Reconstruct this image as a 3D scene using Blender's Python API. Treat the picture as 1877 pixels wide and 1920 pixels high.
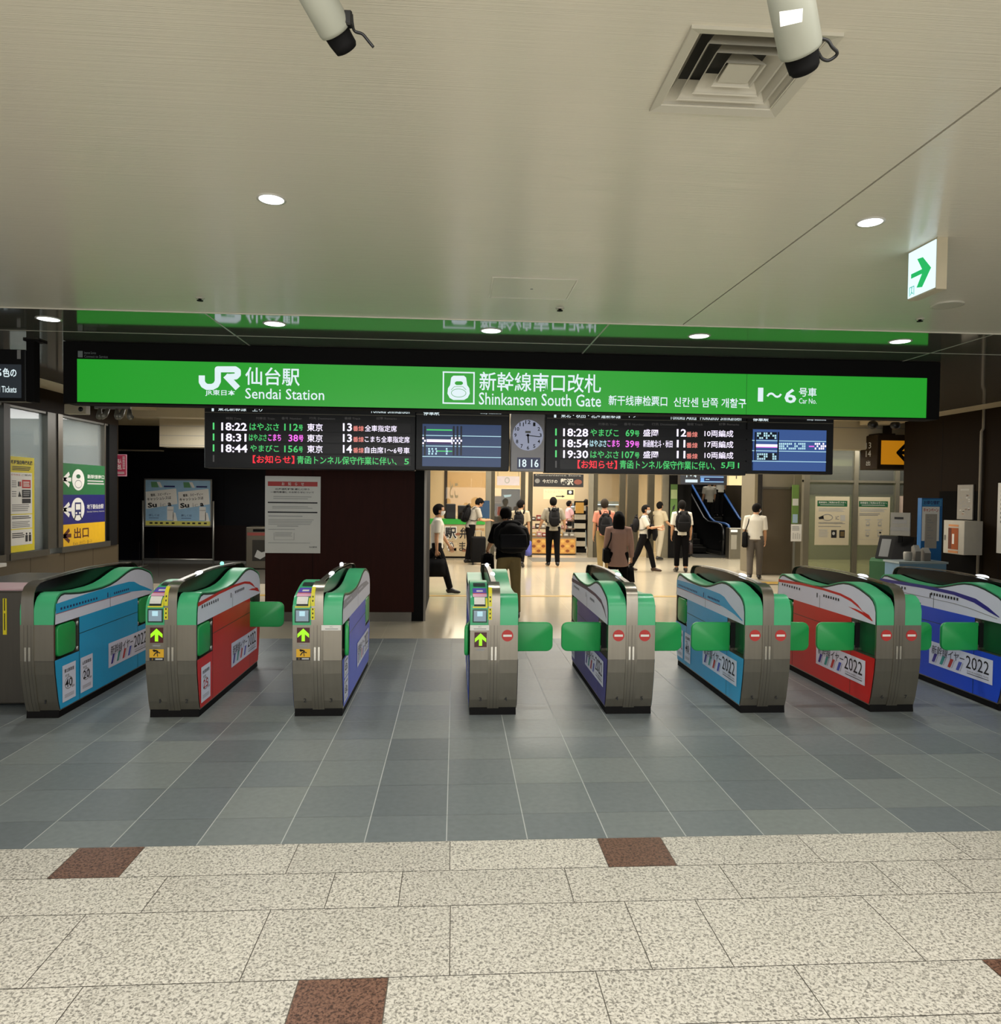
import bpy, bmesh, math, random
from mathutils import Vector, Matrix
from math import sin, cos, pi, radians, sqrt, atan2, hypot

for _o in list(bpy.data.objects):
    bpy.data.objects.remove(_o)
SC = bpy.context.scene
COL = SC.collection
rnd = random.Random(7)

# ------------------------------------------------------------------ camera
IW, IH, FPX = 1877.0, 1920.0, 1349.4
HC = 1.8
YAW, PITCH, ROLL = radians(3.6), radians(1.39), radians(.67)
fwd = Vector((sin(YAW) * cos(PITCH), cos(YAW) * cos(PITCH), -sin(PITCH)))
_r = Vector((cos(YAW), -sin(YAW), 0))
_u = _r.cross(fwd)
rgt = _r * cos(ROLL) + _u * sin(ROLL)
upv = -_r * sin(ROLL) + _u * cos(ROLL)
CAM = Vector((0, 0, HC))
cd = bpy.data.cameras.new('camera')
cam = bpy.data.objects.new('camera', cd)
COL.objects.link(cam)
cam.matrix_world = Matrix(((rgt.x, upv.x, -fwd.x, 0), (rgt.y, upv.y, -fwd.y, 0), (rgt.z, upv.z, -fwd.z, HC), (0, 0, 0, 1)))
cd.sensor_fit = 'HORIZONTAL'
cd.sensor_width = 36
cd.lens = FPX / IW * 36
cd.clip_start = .05
SC.camera = cam

# ------------------------------------------------------------------ world, lights, exposure
SC.view_settings.view_transform = 'Standard'
SC.view_settings.look = 'None'
SC.view_settings.exposure = 0
SC.view_settings.gamma = 1
SC.view_settings.use_curve_mapping = False
wd = bpy.data.worlds.new('station_ambient')
SC.world = wd
wd.use_nodes = True
wd.node_tree.nodes['Background'].inputs[0].default_value = (.95, .97, 1.0, 1)
wd.node_tree.nodes['Background'].inputs[1].default_value = .54
ZC = 3.30


def area(name, loc, sx, sy, power, col, rot=(0, 0, 0), spread=pi):
    l = bpy.data.lights.new(name, 'AREA')
    l.shape = 'RECTANGLE'
    l.size, l.size_y, l.energy, l.color = sx, sy, power, col
    l.spread = spread
    o = bpy.data.objects.new(name, l)
    o.location = loc
    o.rotation_euler = rot
    COL.objects.link(o)
    return o


WARM = (1, .94, .84)
COOL = (.93, .98, 1.0)
NEUT = (1, .985, .96)
area('concourse_light', (0.3, .9, 3.26), 8.0, 1.3, 165, NEUT)
area('concourse_light', (0.3, -3.0, 3.26), 9.0, 3.0, 260, NEUT)
area('fill_behind_camera', (0.5, -4.6, 1.6), 9.0, 2.4, 210, (1, .98, .95), (radians(97), 0, 0))  # fill panel added behind the camera to light the gate fronts
area('hall_light', (3.2, 12.6, 3.28), 6.5, 2.2, 230, WARM)
area('hall_light', (3.6, 17.2, 3.28), 7.5, 3.6, 480, WARM)
area('shop_light', (2.2, 23.6, 3.05), 5.5, 4.4, 420, (1, .95, .87))
area('office_light', (-8.0, 10.5, 3.1), 2.6, 4.5, 480, (.95, .98, 1.0))
area('glass_room_light', (10.0, 18.6, 3.0), 3.5, 3.5, 190, (1, 1, .90))
area('passage_light', (-4.4, 13.2, 3.16), 2.0, 2.6, 130, NEUT)
area('glass_front_light', (8.9, 15.05, 2.95), 2.4, .2, 30, WARM, (radians(18), 0, 0))  # added fill, brightens the posters on the glass partition
area('escalator_light', (8.4, 25.0, 5.6), 3.0, 5.0, 260, (1, .95, .85))


# ------------------------------------------------------------------ photo pixel -> point on a known plane
def ray(x, y):
    return fwd + rgt * ((x - IW / 2) / FPX) + upv * ((IH / 2 - y) / FPX)


def onY(x, y, Y):
    d = ray(x, y)
    return CAM + d * (Y / d.y)


def onZ(x, y, Z=0.0):
    d = ray(x, y)
    return CAM + d * ((Z - HC) / d.z)


def onX(x, y, X):
    d = ray(x, y)
    return CAM + d * (X / d.x)


# ------------------------------------------------------------------ materials
def lin(h):
    h = h.lstrip('#')
    c = [int(h[i:i + 2], 16) / 255 for i in (0, 2, 4)]
    return tuple(x / 12.92 if x <= .04045 else ((x + .055) / 1.055) ** 2.4 for x in c)


MATS = {}


def mat(key, hexc=None, rough=.5, metal=0.0, emit=0.0, var=.10, scale=9.0, spec=.5, stretch=None, bump=0, coat=0, ior=None, echex=None, brush=0):
    if key in MATS:
        return MATS[key]
    m = bpy.data.materials.new(key)
    m.use_nodes = True
    nt = m.node_tree
    b = nt.nodes['Principled BSDF']
    c = lin(hexc)
    b.inputs['Roughness'].default_value = rough
    b.inputs['Metallic'].default_value = metal
    b.inputs['Specular IOR Level'].default_value = spec
    b.inputs['Coat Weight'].default_value = coat
    if ior:
        b.inputs['IOR'].default_value = ior
    tc = nt.nodes.new('ShaderNodeTexCoord')
    mp = nt.nodes.new('ShaderNodeMapping')
    if stretch:
        mp.inputs['Scale'].default_value = stretch
    nz = nt.nodes.new('ShaderNodeTexNoise')
    nz.inputs['Scale'].default_value = scale
    nz.inputs['Detail'].default_value = 3
    nt.links.new(tc.outputs['Object'], mp.inputs[0])
    nt.links.new(mp.outputs[0], nz.inputs['Vector'])
    mx = nt.nodes.new('ShaderNodeMix')
    mx.data_type = 'RGBA'
    mx.inputs[6].default_value = (*[x * (1 - var) for x in c], 1)
    mx.inputs[7].default_value = (*[min(1, x * (1 + var)) for x in c], 1)
    nt.links.new(nz.outputs[0], mx.inputs[0])
    nt.links.new(mx.outputs[2], b.inputs['Base Color'])
    if bump:
        bp = nt.nodes.new('ShaderNodeBump')
        bp.inputs['Strength'].default_value = bump
        bp.inputs['Distance'].default_value = .01
        nt.links.new(nz.outputs[0], bp.inputs['Height'])
        nt.links.new(bp.outputs[0], b.inputs['Normal'])
    if brush:
        m2 = nt.nodes.new('ShaderNodeMapping')
        m2.inputs['Scale'].default_value = (1.2, 260, 1)
        n2 = nt.nodes.new('ShaderNodeTexNoise')
        n2.inputs['Scale'].default_value = 1.0
        n2.inputs['Detail'].default_value = 2
        nt.links.new(tc.outputs['Object'], m2.inputs[0])
        nt.links.new(m2.outputs[0], n2.inputs['Vector'])
        bp = nt.nodes.new('ShaderNodeBump')
        bp.inputs['Strength'].default_value = brush
        bp.inputs['Distance'].default_value = .004
        nt.links.new(n2.outputs[0], bp.inputs['Height'])
        nt.links.new(bp.outputs[0], b.inputs['Normal'])
    if emit:
        b.inputs['Emission Color'].default_value = (*(lin(echex) if echex else c), 1)
        b.inputs['Emission Strength'].default_value = emit
    MATS[key] = m
    return m


def lit(key, hexc, e=1.0):
    """a backlit surface or lit screen: dark base, its own light"""
    if key in MATS:
        return MATS[key]
    m = mat(key, '#0a0a0a', .35, emit=e, var=0, echex=hexc)
    return m


def glass(key, tint='#ffffff', refl=1.0, haze=0.0):
    m = bpy.data.materials.new(key)
    m.use_nodes = True
    nt = m.node_tree
    nt.nodes.remove(nt.nodes['Principled BSDF'])
    out = nt.nodes['Material Output']
    t = nt.nodes.new('ShaderNodeBsdfTransparent')
    t.inputs[0].default_value = (*lin(tint), 1)
    g = nt.nodes.new('ShaderNodeBsdfGlossy')
    g.inputs['Roughness'].default_value = .02
    f = nt.nodes.new('ShaderNodeFresnel')
    f.inputs[0].default_value = 1.45
    tc = nt.nodes.new('ShaderNodeTexCoord')
    nz = nt.nodes.new('ShaderNodeTexNoise')
    nz.inputs['Scale'].default_value = 1.5
    nt.links.new(tc.outputs['Object'], nz.inputs['Vector'])
    mu = nt.nodes.new('ShaderNodeMath')
    mu.operation = 'MULTIPLY'
    mu.inputs[1].default_value = refl
    nt.links.new(f.outputs[0], mu.inputs[0])
    mx = nt.nodes.new('ShaderNodeMixShader')
    nt.links.new(mu.outputs[0], mx.inputs[0])
    nt.links.new(t.outputs[0], mx.inputs[1])
    nt.links.new(g.outputs[0], mx.inputs[2])
    last = mx
    if haze:
        d = nt.nodes.new('ShaderNodeBsdfDiffuse')
        d.inputs[0].default_value = (.7, .72, .7, 1)
        m2 = nt.nodes.new('ShaderNodeMixShader')
        m2.inputs[0].default_value = haze
        nt.links.new(mx.outputs[0], m2.inputs[1])
        nt.links.new(d.outputs[0], m2.inputs[2])
        last = m2
    nt.links.new(last.outputs[0], out.inputs[0])
    MATS[key] = m
    return m


def granite(key, a, b_, c_, rough=.38):
    m = mat(key, a, rough, var=0)
    nt = m.node_tree
    b = nt.nodes['Principled BSDF']
    tc = nt.nodes.new('ShaderNodeTexCoord')
    v = nt.nodes.new('ShaderNodeTexNoise')
    v.inputs['Scale'].default_value = 88
    v.inputs['Detail'].default_value = 1.5
    v.inputs['Distortion'].default_value = .8
    nt.links.new(tc.outputs['Object'], v.inputs['Vector'])
    r = nt.nodes.new('ShaderNodeValToRGB')
    e = r.color_ramp.elements
    e[0].position = .36
    e[0].color = (*lin(c_), 1)
    e[1].position = .60
    e[1].color = (*lin(b_), 1)
    k = e.new(.47)
    k.color = (*lin(a), 1)
    nt.links.new(v.outputs[0], r.inputs[0])
    geo = nt.nodes.new('ShaderNodeNewGeometry')
    hs = nt.nodes.new('ShaderNodeHueSaturation')
    ma = nt.nodes.new('ShaderNodeMapRange')
    ma.inputs[3].default_value = .94
    ma.inputs[4].default_value = 1.05
    nt.links.new(geo.outputs['Random Per Island'], ma.inputs[0])
    nt.links.new(ma.outputs[0], hs.inputs['Value'])
    nt.links.new(r.outputs[0], hs.inputs['Color'])
    nt.links.new(hs.outputs[0], b.inputs['Base Color'])
    return m


def slate(key, cols, rough=.42):
    m = mat(key, cols[0], rough, var=0)
    nt = m.node_tree
    b = nt.nodes['Principled BSDF']
    geo = nt.nodes.new('ShaderNodeNewGeometry')
    r = nt.nodes.new('ShaderNodeValToRGB')
    e = r.color_ramp.elements
    for i, c in enumerate(cols):
        k = e[i] if i < 2 else e.new(i / (len(cols) - 1))
        k.position = i / (len(cols) - 1)
        k.color = (*lin(c), 1)
    nt.links.new(geo.outputs['Random Per Island'], r.inputs[0])
    tc = nt.nodes.new('ShaderNodeTexCoord')
    nz = nt.nodes.new('ShaderNodeTexNoise')
    nz.inputs['Scale'].default_value = 26
    nz.inputs['Detail'].default_value = 6
    nt.links.new(tc.outputs['Object'], nz.inputs['Vector'])
    ma = nt.nodes.new('ShaderNodeMapRange')
    ma.inputs[3].default_value = .8
    ma.inputs[4].default_value = 1.2
    nt.links.new(nz.outputs[0], ma.inputs[0])
    hs = nt.nodes.new('ShaderNodeHueSaturation')
    nt.links.new(ma.outputs[0], hs.inputs['Value'])
    nt.links.new(r.outputs[0], hs.inputs['Color'])
    nt.links.new(hs.outputs[0], b.inputs['Base Color'])
    return m


# ------------------------------------------------------------------ mesh builder
_glyph = {}


def glyphs(s, bold):
    k = (s, bold)
    if k not in _glyph:
        c = bpy.data.curves.new('t', 'FONT')
        c.body = s
        c.size = 1
        c.offset = bold
        c.resolution_u = 2
        o = bpy.data.objects.new('t', c)
        me = o.to_mesh()
        v = [(p.co.x, p.co.y) for p in me.vertices]
        f = [tuple(p.vertices) for p in me.polygons]
        o.to_mesh_clear()
        bpy.data.objects.remove(o)
        bpy.data.curves.remove(c)
        xs = [p[0] for p in v] or [0, 1]
        ys = [p[1] for p in v] or [0, 1]
        _glyph[k] = (v, f, min(xs), max(xs), min(ys), max(ys))
    return _glyph[k]


class MB:
    def __init__(s):
        s.v, s.f, s.mi, s.sm, s.mats, s.cur = [], [], [], [], [], 0
        s.smooth = False

    def use(s, m):
        if m not in s.mats:
            s.mats.append(m)
        s.cur = s.mats.index(m)
        return s

    def add(s, vs, fs, smooth=None):
        o = len(s.v)
        s.v += [tuple(p) for p in vs]
        for f in fs:
            s.f.append([i + o for i in f])
            s.mi.append(s.cur)
            s.sm.append(s.smooth if smooth is None else smooth)
        return s

    def box(s, x0, x1, y0, y1, z0, z1):
        return s.add([(x0, y0, z0), (x1, y0, z0), (x1, y1, z0), (x0, y1, z0), (x0, y0, z1), (x1, y0, z1), (x1, y1, z1), (x0, y1, z1)],
                     [(0, 3, 2, 1), (4, 5, 6, 7), (0, 1, 5, 4), (1, 2, 6, 5), (2, 3, 7, 6), (3, 0, 4, 7)])

    def rbox(s, x0, x1, y0, y1, z0, z1, r=.01, seg=2, M=None):
        bm = bmesh.new()
        bmesh.ops.create_cube(bm, size=1)
        for v in bm.verts:
            v.co = Vector(((x0 + x1) / 2 + v.co.x * (x1 - x0), (y0 + y1) / 2 + v.co.y * (y1 - y0), (z0 + z1) / 2 + v.co.z * (z1 - z0)))
        bmesh.ops.bevel(bm, geom=list(bm.edges), offset=r, segments=seg, profile=.5, affect='EDGES')
        s.bm(bm, M)
        return s

    def bm(s, bm, M=None, smooth=None):
        bm.verts.index_update()
        s.add([(M @ v.co if M else v.co) for v in bm.verts], [[v.index for v in f.verts] for f in bm.faces], smooth)
        bm.free()

    def prism(s, poly, axis, a0, a1, smooth=None, caps=True):
        """poly: points in the two other axes (x: y,z / y: x,z / z: x,y)"""
        def p3(p, a):
            return {'x': (a, p[0], p[1]), 'y': (p[0], a, p[1]), 'z': (p[0], p[1], a)}[axis]
        n = len(poly)
        vs = [p3(p, a0) for p in poly] + [p3(p, a1) for p in poly]
        fs = [(i, (i + 1) % n, n + (i + 1) % n, n + i) for i in range(n)]
        s.add(vs, fs, smooth)
        if caps:
            vs2 = [p3(p, a0) for p in poly]
            s.add(vs2, [tuple(range(n - 1, -1, -1))], False)
            s.add([p3(p, a1) for p in poly], [tuple(range(n))], False)
        return s

    def strip(s, path, axis, a0, a1, t=0.0, smooth=None):
        """open ribbon along a 2D path, width a0..a1 on axis, optional thickness t (to the left of the path)"""
        if t:
            n = len(path)
            off = []
            for i in range(n):
                a = path[max(0, i - 1)]
                b = path[min(n - 1, i + 1)]
                dx, dy = b[0] - a[0], b[1] - a[1]
                l = hypot(dx, dy) or 1
                off.append((path[i][0] - dy / l * t, path[i][1] + dx / l * t))
            return s.prism(list(path) + off[::-1], axis, a0, a1, smooth)

        def p3(p, a):
            return {'x': (a, p[0], p[1]), 'y': (p[0], a, p[1]), 'z': (p[0], p[1], a)}[axis]
        n = len(path)
        return s.add([p3(p, a0) for p in path] + [p3(p, a1) for p in path], [(i, i + 1, n + i + 1, n + i) for i in range(n - 1)], smooth)

    def tube(s, pts, r, seg=10, caps=True, smooth=True, side=None, closed=False):
        """tube through points; r is a number, or a list of numbers or (side, other) radii"""
        pts = [Vector(p) for p in pts]
        n = len(pts)
        R = r if isinstance(r, (list, tuple)) else [r] * n
        vs, prev = [], None
        for i in range(n):
            t = (pts[min(n - 1, i + 1)] - pts[max(0, i - 1)])
            t = t.normalized() if t.length > 1e-9 else Vector((0, 0, 1))
            if side is not None:
                a = Vector(side)
            else:
                a = prev if prev is not None else (Vector((0, 0, 1)) if abs(t.z) < .9 else Vector((1, 0, 0)))
            a = (a - t * a.dot(t))
            a = a.normalized() if a.length > 1e-6 else t.orthogonal().normalized()
            prev = a
            b = t.cross(a)
            ri = R[i] if isinstance(R[i], (list, tuple)) else (R[i], R[i])
            for k in range(seg):
                th = 2 * pi * k / seg
                vs.append(pts[i] + a * (cos(th) * ri[0]) + b * (sin(th) * ri[1]))
        fs = []
        for i in range(n - 1):
            for k in range(seg):
                k2 = (k + 1) % seg
                fs.append((i * seg + k, i * seg + k2, (i + 1) * seg + k2, (i + 1) * seg + k))
        s.add(vs, fs, smooth)
        if caps:
            o = len(s.v) - len(vs)
            s.f.append(list(range(o + seg - 1, o - 1, -1)))
            s.f.append(list(range(o + (n - 1) * seg, o + n * seg)))
            s.mi += [s.cur] * 2
            s.sm += [smooth] * 2
        return s

    def cyl(s, p0, p1, r0, r1=None, seg=20, caps=True, smooth=True):
        return s.tube([p0, p1], [r0, r0 if r1 is None else r1], seg, caps, smooth)

    def ball(s, c, r, seg=14, rings=8, M=None):
        r = r if isinstance(r, (list, tuple)) else (r, r, r)
        c = Vector(c)
        vs, fs = [Vector((0, 0, -r[2]))], []
        for i in range(1, rings):
            ph = -pi / 2 + pi * i / rings
            for k in range(seg):
                th = 2 * pi * k / seg
                vs.append(Vector((cos(ph) * cos(th) * r[0], cos(ph) * sin(th) * r[1], sin(ph) * r[2])))
        vs.append(Vector((0, 0, r[2])))
        for k in range(seg):
            fs.append((0, 1 + (k + 1) % seg, 1 + k))
            fs.append((len(vs) - 1, len(vs) - 1 - seg + k, len(vs) - 1 - seg + (k + 1) % seg))
        for i in range(rings - 2):
            for k in range(seg):
                a = 1 + i * seg
                fs.append((a + k, a + (k + 1) % seg, a + seg + (k + 1) % seg, a + seg + k))
        if M is not None:
            vs = [M @ p for p in vs]
        return s.add([p + c for p in vs], fs, True)

    # flat graphics on a plane: o origin, ux/uz unit directions seen from the front
    def flat(s, pts, o, ux, uz):
        vs = [o + ux * p[0] + uz * p[1] for p in pts]
        return s.add(vs, [tuple(range(len(pts)))], False)

    def text(s, txt, x0, x1, y0, y1, o, ux, uz, bold=0.0, shear=0.0):
        """text squeezed into the box x0..x1, y0..y1 of the plane"""
        v, f, a, b, c, d = glyphs(txt, bold)
        kx = (x1 - x0) / max(1e-6, b - a)
        ky = (y1 - y0) / max(1e-6, d - c)
        vs = [o + ux * (x0 + (p[0] - a) * kx + shear * (p[1] - c) * ky) + uz * (y0 + (p[1] - c) * ky) for p in v]
        return s.add(vs, f, False)

    def stroke(s, pts, w, o, ux, uz, rounded=True):
        for a, b in zip(pts, pts[1:]):
            dx, dy = b[0] - a[0], b[1] - a[1]
            l = hypot(dx, dy) or 1
            nx, ny = -dy / l * w / 2, dx / l * w / 2
            s.flat([(a[0] - nx, a[1] - ny), (b[0] - nx, b[1] - ny), (b[0] + nx, b[1] + ny), (a[0] + nx, a[1] + ny)], o, ux, uz)
        if rounded:
            for p in pts[1:-1]:
                s.disc(p[0], p[1], w / 2, w / 2, o, ux, uz)
        return s

    def disc(s, x, y, rx, ry, o, ux, uz, n=24):
        return s.flat([(x + rx * cos(2 * pi * k / n), y + ry * sin(2 * pi * k / n)) for k in range(n)], o, ux, uz)

    def ring(s, x, y, rx, ry, w, o, ux, uz, n=28):
        vs = []
        for k in range(n):
            a = 2 * pi * k / n
            for q in (0, w):
                vs.append(o + ux * (x + (rx - q) * cos(a)) + uz * (y + (ry - q) * sin(a)))
        return s.add(vs, [(2 * k, 2 * ((k + 1) % n), 2 * ((k + 1) % n) + 1, 2 * k + 1) for k in range(n)], False)

    def build(s, name, m=None, parent=None, origin=None):
        """link as ONE mesh object; coordinates are local to parent, or world when there is none"""
        me = bpy.data.meshes.new(name)
        o = Vector(origin) if origin is not None else Vector((0, 0, 0))
        me.from_pydata([(p[0] - o.x, p[1] - o.y, p[2] - o.z) for p in s.v], [], s.f)
        ms = s.mats if s.mats else [m]
        for x in ms:
            me.materials.append(x)
        me.polygons.foreach_set('material_index', s.mi if s.mats else [0] * len(s.f))
        me.polygons.foreach_set('use_smooth', s.sm)
        me.update()
        ob = bpy.data.objects.new(name, me)
        ob.location = o
        COL.objects.link(ob)
        if parent is not None:
            ob.parent = parent
        return ob


def remesh(mb, vox, smooth=2, decimate=0):
    """fuse overlapping solids of a builder into one continuous skin; returns a builder"""
    ob = mb.build('tmp')
    ob.data.materials.clear()
    r = ob.modifiers.new('r', 'REMESH')
    r.mode = 'VOXEL'
    r.voxel_size = vox
    if smooth:
        k = ob.modifiers.new('s', 'SMOOTH')
        k.iterations = smooth
        k.factor = .5
    dg = bpy.context.evaluated_depsgraph_get()
    ev = ob.evaluated_get(dg)
    me = ev.to_mesh()
    out = MB()
    out.add([tuple(v.co) for v in me.vertices], [tuple(p.vertices) for p in me.polygons], True)
    ev.to_mesh_clear()
    md = ob.data
    bpy.data.objects.remove(ob)
    bpy.data.meshes.remove(md)
    return out


def soften(o, angle=35):
    """smooth shading with sharp edges kept"""
    me = o.data
    bm = bmesh.new()
    bm.from_mesh(me)
    bmesh.ops.remove_doubles(bm, verts=bm.verts, dist=1e-5)
    for f in bm.faces:
        f.smooth = True
    for e in bm.edges:
        if len(e.link_faces) == 2 and e.calc_face_angle(0) > radians(angle):
            e.smooth = False
    bm.to_mesh(me)
    bm.free()
    return o


def tag(o, label=None, cat=None, group=None, kind=None):
    if label:
        o['label'] = label
    if cat:
        o['category'] = cat
    if group:
        o['group'] = group
    if kind:
        o['kind'] = kind
    return o


def thing(name, label, cat, loc=(0, 0, 0), rotz=0, group=None):
    o = bpy.data.objects.new(name, None)
    COL.objects.link(o)
    o.location = loc
    o.rotation_euler = (0, 0, rotz)
    o.empty_display_size = .1
    return tag(o, label, cat, group)


def struct(mb, name, m=None, parent=None):
    o = mb.build(name, m, parent)
    o['kind'] = 'structure'
    return o


X3, Y3, Z3 = Vector((1, 0, 0)), Vector((0, 1, 0)), Vector((0, 0, 1))

# palette
STEEL = mat('brushed_steel', '#8f897d', .30, .9, var=.10, scale=30, stretch=(1, 1, .05))
STEELD = mat('shaded_steel', '#69645c', .36, .85, var=.10, scale=30, stretch=(1, 1, .05))  # darker steel for seams, posts and the end cabinet
CHROME = mat('polished_rail', '#d9d6cd', .14, 1.0, var=.04)
ALU = mat('aluminium', '#a8a8a2', .35, .7, var=.05)
BLACK = mat('black_plastic', '#0c0c0e', .35, var=.1)
MATTB = mat('matt_black', '#070606', .8, var=.2, spec=.2)
WHITE = mat('white_paint', '#d8d6ce', .4, var=.03)
PAPER = mat('paper', '#dcdad2', .6, var=.03)
INK = mat('black_ink', '#17171a', .6, var=.05)
GREYINK = mat('grey_ink', '#8a8a88', .6, var=.05)
PALEINK = mat('pale_ink', '#b4b3ad', .6, var=.05)
RED = mat('red_print', '#b3302c', .5, var=.05)
GREENP = mat('green_print', '#1e5c36', .5, var=.05)
NAVY = mat('navy_print', '#22265e', .5, var=.05)
YEL = mat('yellow_print', '#d9c81e', .5, var=.05)
AMBER = mat('amber_print', '#d6a51e', .5, var=.05)
WOODD = mat('dark_brown_panel', '#30120b', .6, var=.22, scale=5, stretch=(6, 6, .6), spec=.12)
BRWALL = mat('brown_wall_panel', '#1b1208', .55, var=.15, scale=3, stretch=(3, 3, .5), spec=.05)
CREAM = mat('cream_metal', '#b9ae94', .45, var=.04, scale=2)
# ================================================================== STRUCTURE
XL, XR = -6.13, 8.67
YG, YS, YE = 3.70, 8.95, 30.0      # granite edge, end of slate, end of hall floor
GRAN = granite('pale_granite', '#bcb7aa', '#d6d1c4', '#827e75')
GRANB = granite('brown_granite', '#66483a', '#7d5c4b', '#3f2b23')
GROUT = mat('dark_joint', '#6b665c', .8)
PALEG = mat('pale_grout', '#bcbfbc', .7)
SLATE = slate('slate_tile', ['#646b6d', '#717879', '#797f7d', '#6a7174', '#7d8380', '#737a7a'])
BEIGE = mat('polished_beige_tile', '#c8bda6', .13, var=.06, scale=1.6, spec=.6)

mb = MB().use(GROUT).box(-7, 9.5, -5, YG, -.06, -.003)
rowsY = [YG, 3.142 * HC / 1.66, 2.87 * HC / 1.66, 2.447 * HC / 1.66, 2.369, 1.93, 1.62, 1.3]
rowsY[0] = YG
rowsY[4] = 2.369 if rowsY[3] > 2.45 else rowsY[3] - .3
rows = [
    [(150, 1589, 0), (272, 1588, 1), (560, 1583, 0), (844, 1577, 0), (1120, 1573, 0), (1238, 1570, 1), (1494, 1566, 0), (1752, 1559, 0)],
    [(313, 1646, 0), (628, 1640, 0), (755, 1637, 0), (1059, 1631, 0), (1349, 1624, 0), (1633, 1617, 0), (1750, 1614, 0)],
    [(10, 1722, 0), (160, 1716, 0), (507, 1708, 0), (844.5, 1700, 0), (1172, 1693, 0), (1305, 1691, 0), (1613, 1679, 0)],
    [(155, 1852, 0), (560, 1839, 0), (728, 1837, 1), (1117, 1822, 0), (1488, 1812, 0), (1840, 1799, 0), (1980, 1795, 1)],
]
for i in range(7):
    ya, yb = rowsY[i + 1], rowsY[i]
    if i < 4:
        xs = [(onZ(p[0], p[1]).x, p[2]) for p in rows[i]]
    else:
        xs = [(-1.3 + .9 * k + .35 * (i % 2), 0) for k in range(4)]
    first, last = xs[0][0], xs[-1][0]
    pre = [(first - .86 * k, 0) for k in range(7, 0, -1)]
    post = [(last + .86 * k, 0) for k in range(1, 8)]
    xs = pre + xs + post
    for (a, _), (b, br) in zip(xs, xs[1:]):
        mb.use(GRANB if br else GRAN)
        mb.add([(a + .002, ya + .002, 0), (b - .002, ya + .002, 0), (b - .002, yb - .002, 0), (a + .002, yb - .002, 0)], [(0, 1, 2, 3)])
mb.use(GRAN).box(-7, 9.5, -5, 1.298, -.05, 0)
struct(mb, 'floor')

mb = MB().use(PALEG).box(XL, XR, YG, YS, -.06, -.0015)
pitch = .4225
x0 = -.026 * HC / 1.66
ys = [YG, 3.692 * HC / 1.66]
while ys[-1] + pitch < YS:
    ys.append(ys[-1] + pitch)
ys.append(YS)
for ya, yb in zip(ys, ys[1:]):
    for k in range(-15, 21):
        a, b = x0 + k * pitch, x0 + (k + 1) * pitch
        if b < XL or a > XR:
            continue
        mb.use(SLATE)
        mb.add([(a + .003, ya + .0012, 0), (b - .003, ya + .0012, 0), (b - .003, yb - .0012, 0), (a + .003, yb - .0012, 0)], [(0, 1, 2, 3)])
struct(mb, 'floor')

mb = MB().use(mat('beige_joint', '#b3a380', .5)).box(-9.5, 14, YS, YE, -.06, -.001)
mb.use(BEIGE)
y = YS
while y < YE:
    for k in range(-11, 16):
        mb.add([(k * .9 + .001, y + .001, 0), (k * .9 + .899, y + .001, 0), (k * .9 + .899, y + .899, 0), (k * .9 + .001, y + .899, 0)], [(0, 1, 2, 3)])
    y += .9
struct(mb, 'floor')
STRIPY = mat('mustard_strip', '#a8873a', .5)
struct(MB().use(STRIPY).box(-5.8, 6.6, 12.62, 12.78, 0, .004), 'trim_1')
struct(MB().use(STRIPY).box(5.2, 7.6, 14.6, 14.95, 0, .004).use(MATTB).box(5.25, 7.4, 14.45, 14.52, 0, .004), 'trim_2')
struct(MB().use(mat('grey_entrance_mat', '#6f6a5e', .9)).box(2.1, 4.1, 19.3, 20.5, 0, .006), 'trim_3')
struct(MB().use(mat('dark_carpet', '#4c4840', .95, var=.2, scale=60)).box(-8.6, -2.7, 14.3, 18.3, 0, .004), 'trim_4')

# ---- ceilings
YC = 6.233
CEILM = mat('white_ceiling_panel', '#dad4c3', .18, var=.03, scale=1.2, stretch=(1, .08, 1), spec=.5, brush=.34)
CEILG = mat('glossy_ceiling_panel', '#77736a', .07, metal=.4, var=.05, scale=1.0, spec=.8)
jx = onZ(1283, 607, ZC).x
mb = MB().use(CEILM).box(-7, jx - .006, -4.6, YC, ZC, ZC + .1).box(jx + .006, 9.5, -4.6, YC, ZC, ZC + .1)
mb.use(MATTB).box(jx - .006, jx + .006, -4.6, YC, ZC + .02, ZC + .1)
struct(mb, 'ceiling')
ZB = ZC - .004
XLc, XRc = -5.6, 8.2
struct(MB().use(CEILG).box(XLc, XRc, YC, 12.9, ZB, ZB + .1), 'ceiling')
mb = MB().use(CREAM).box(XL - .1, XLc, YC, 14.2, ZB, ZB + .1).box(XRc, XR + .1, YC, 14.2, ZB, ZB + .1)
struct(mb, 'ceiling')
CHALL = mat('hall_ceiling', '#cfc3a4', .5, var=.03)
struct(MB().use(CHALL).box(-9.5, 6.6, 12.9, 30, ZB + .1, ZB + .2).box(6.6, 14, 12.9, 21.2, ZB + .1, ZB + .2).box(6.6, 14, 21.2, 30, 6, 6.1), 'ceiling')
JOINT = mat('pale_joint_strip', '#b9b5a8', .4)
jY = onZ(940, 642, ZB).y
mb = MB().use(JOINT).box(XLc, XRc, jY - .007, jY + .007, ZB - .002, ZB)
for k in (-2.12, 1.32, 4.83):
    mb.box(k - .007, k + .007, YC + .01, 12.8, ZB - .002, ZB)
struct(mb, 'trim_5')
struct(MB().use(CEILM).box(-7, 9.5, YC - .010, YC + .004, ZC - .008, ZC + .03), 'trim_6')

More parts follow.
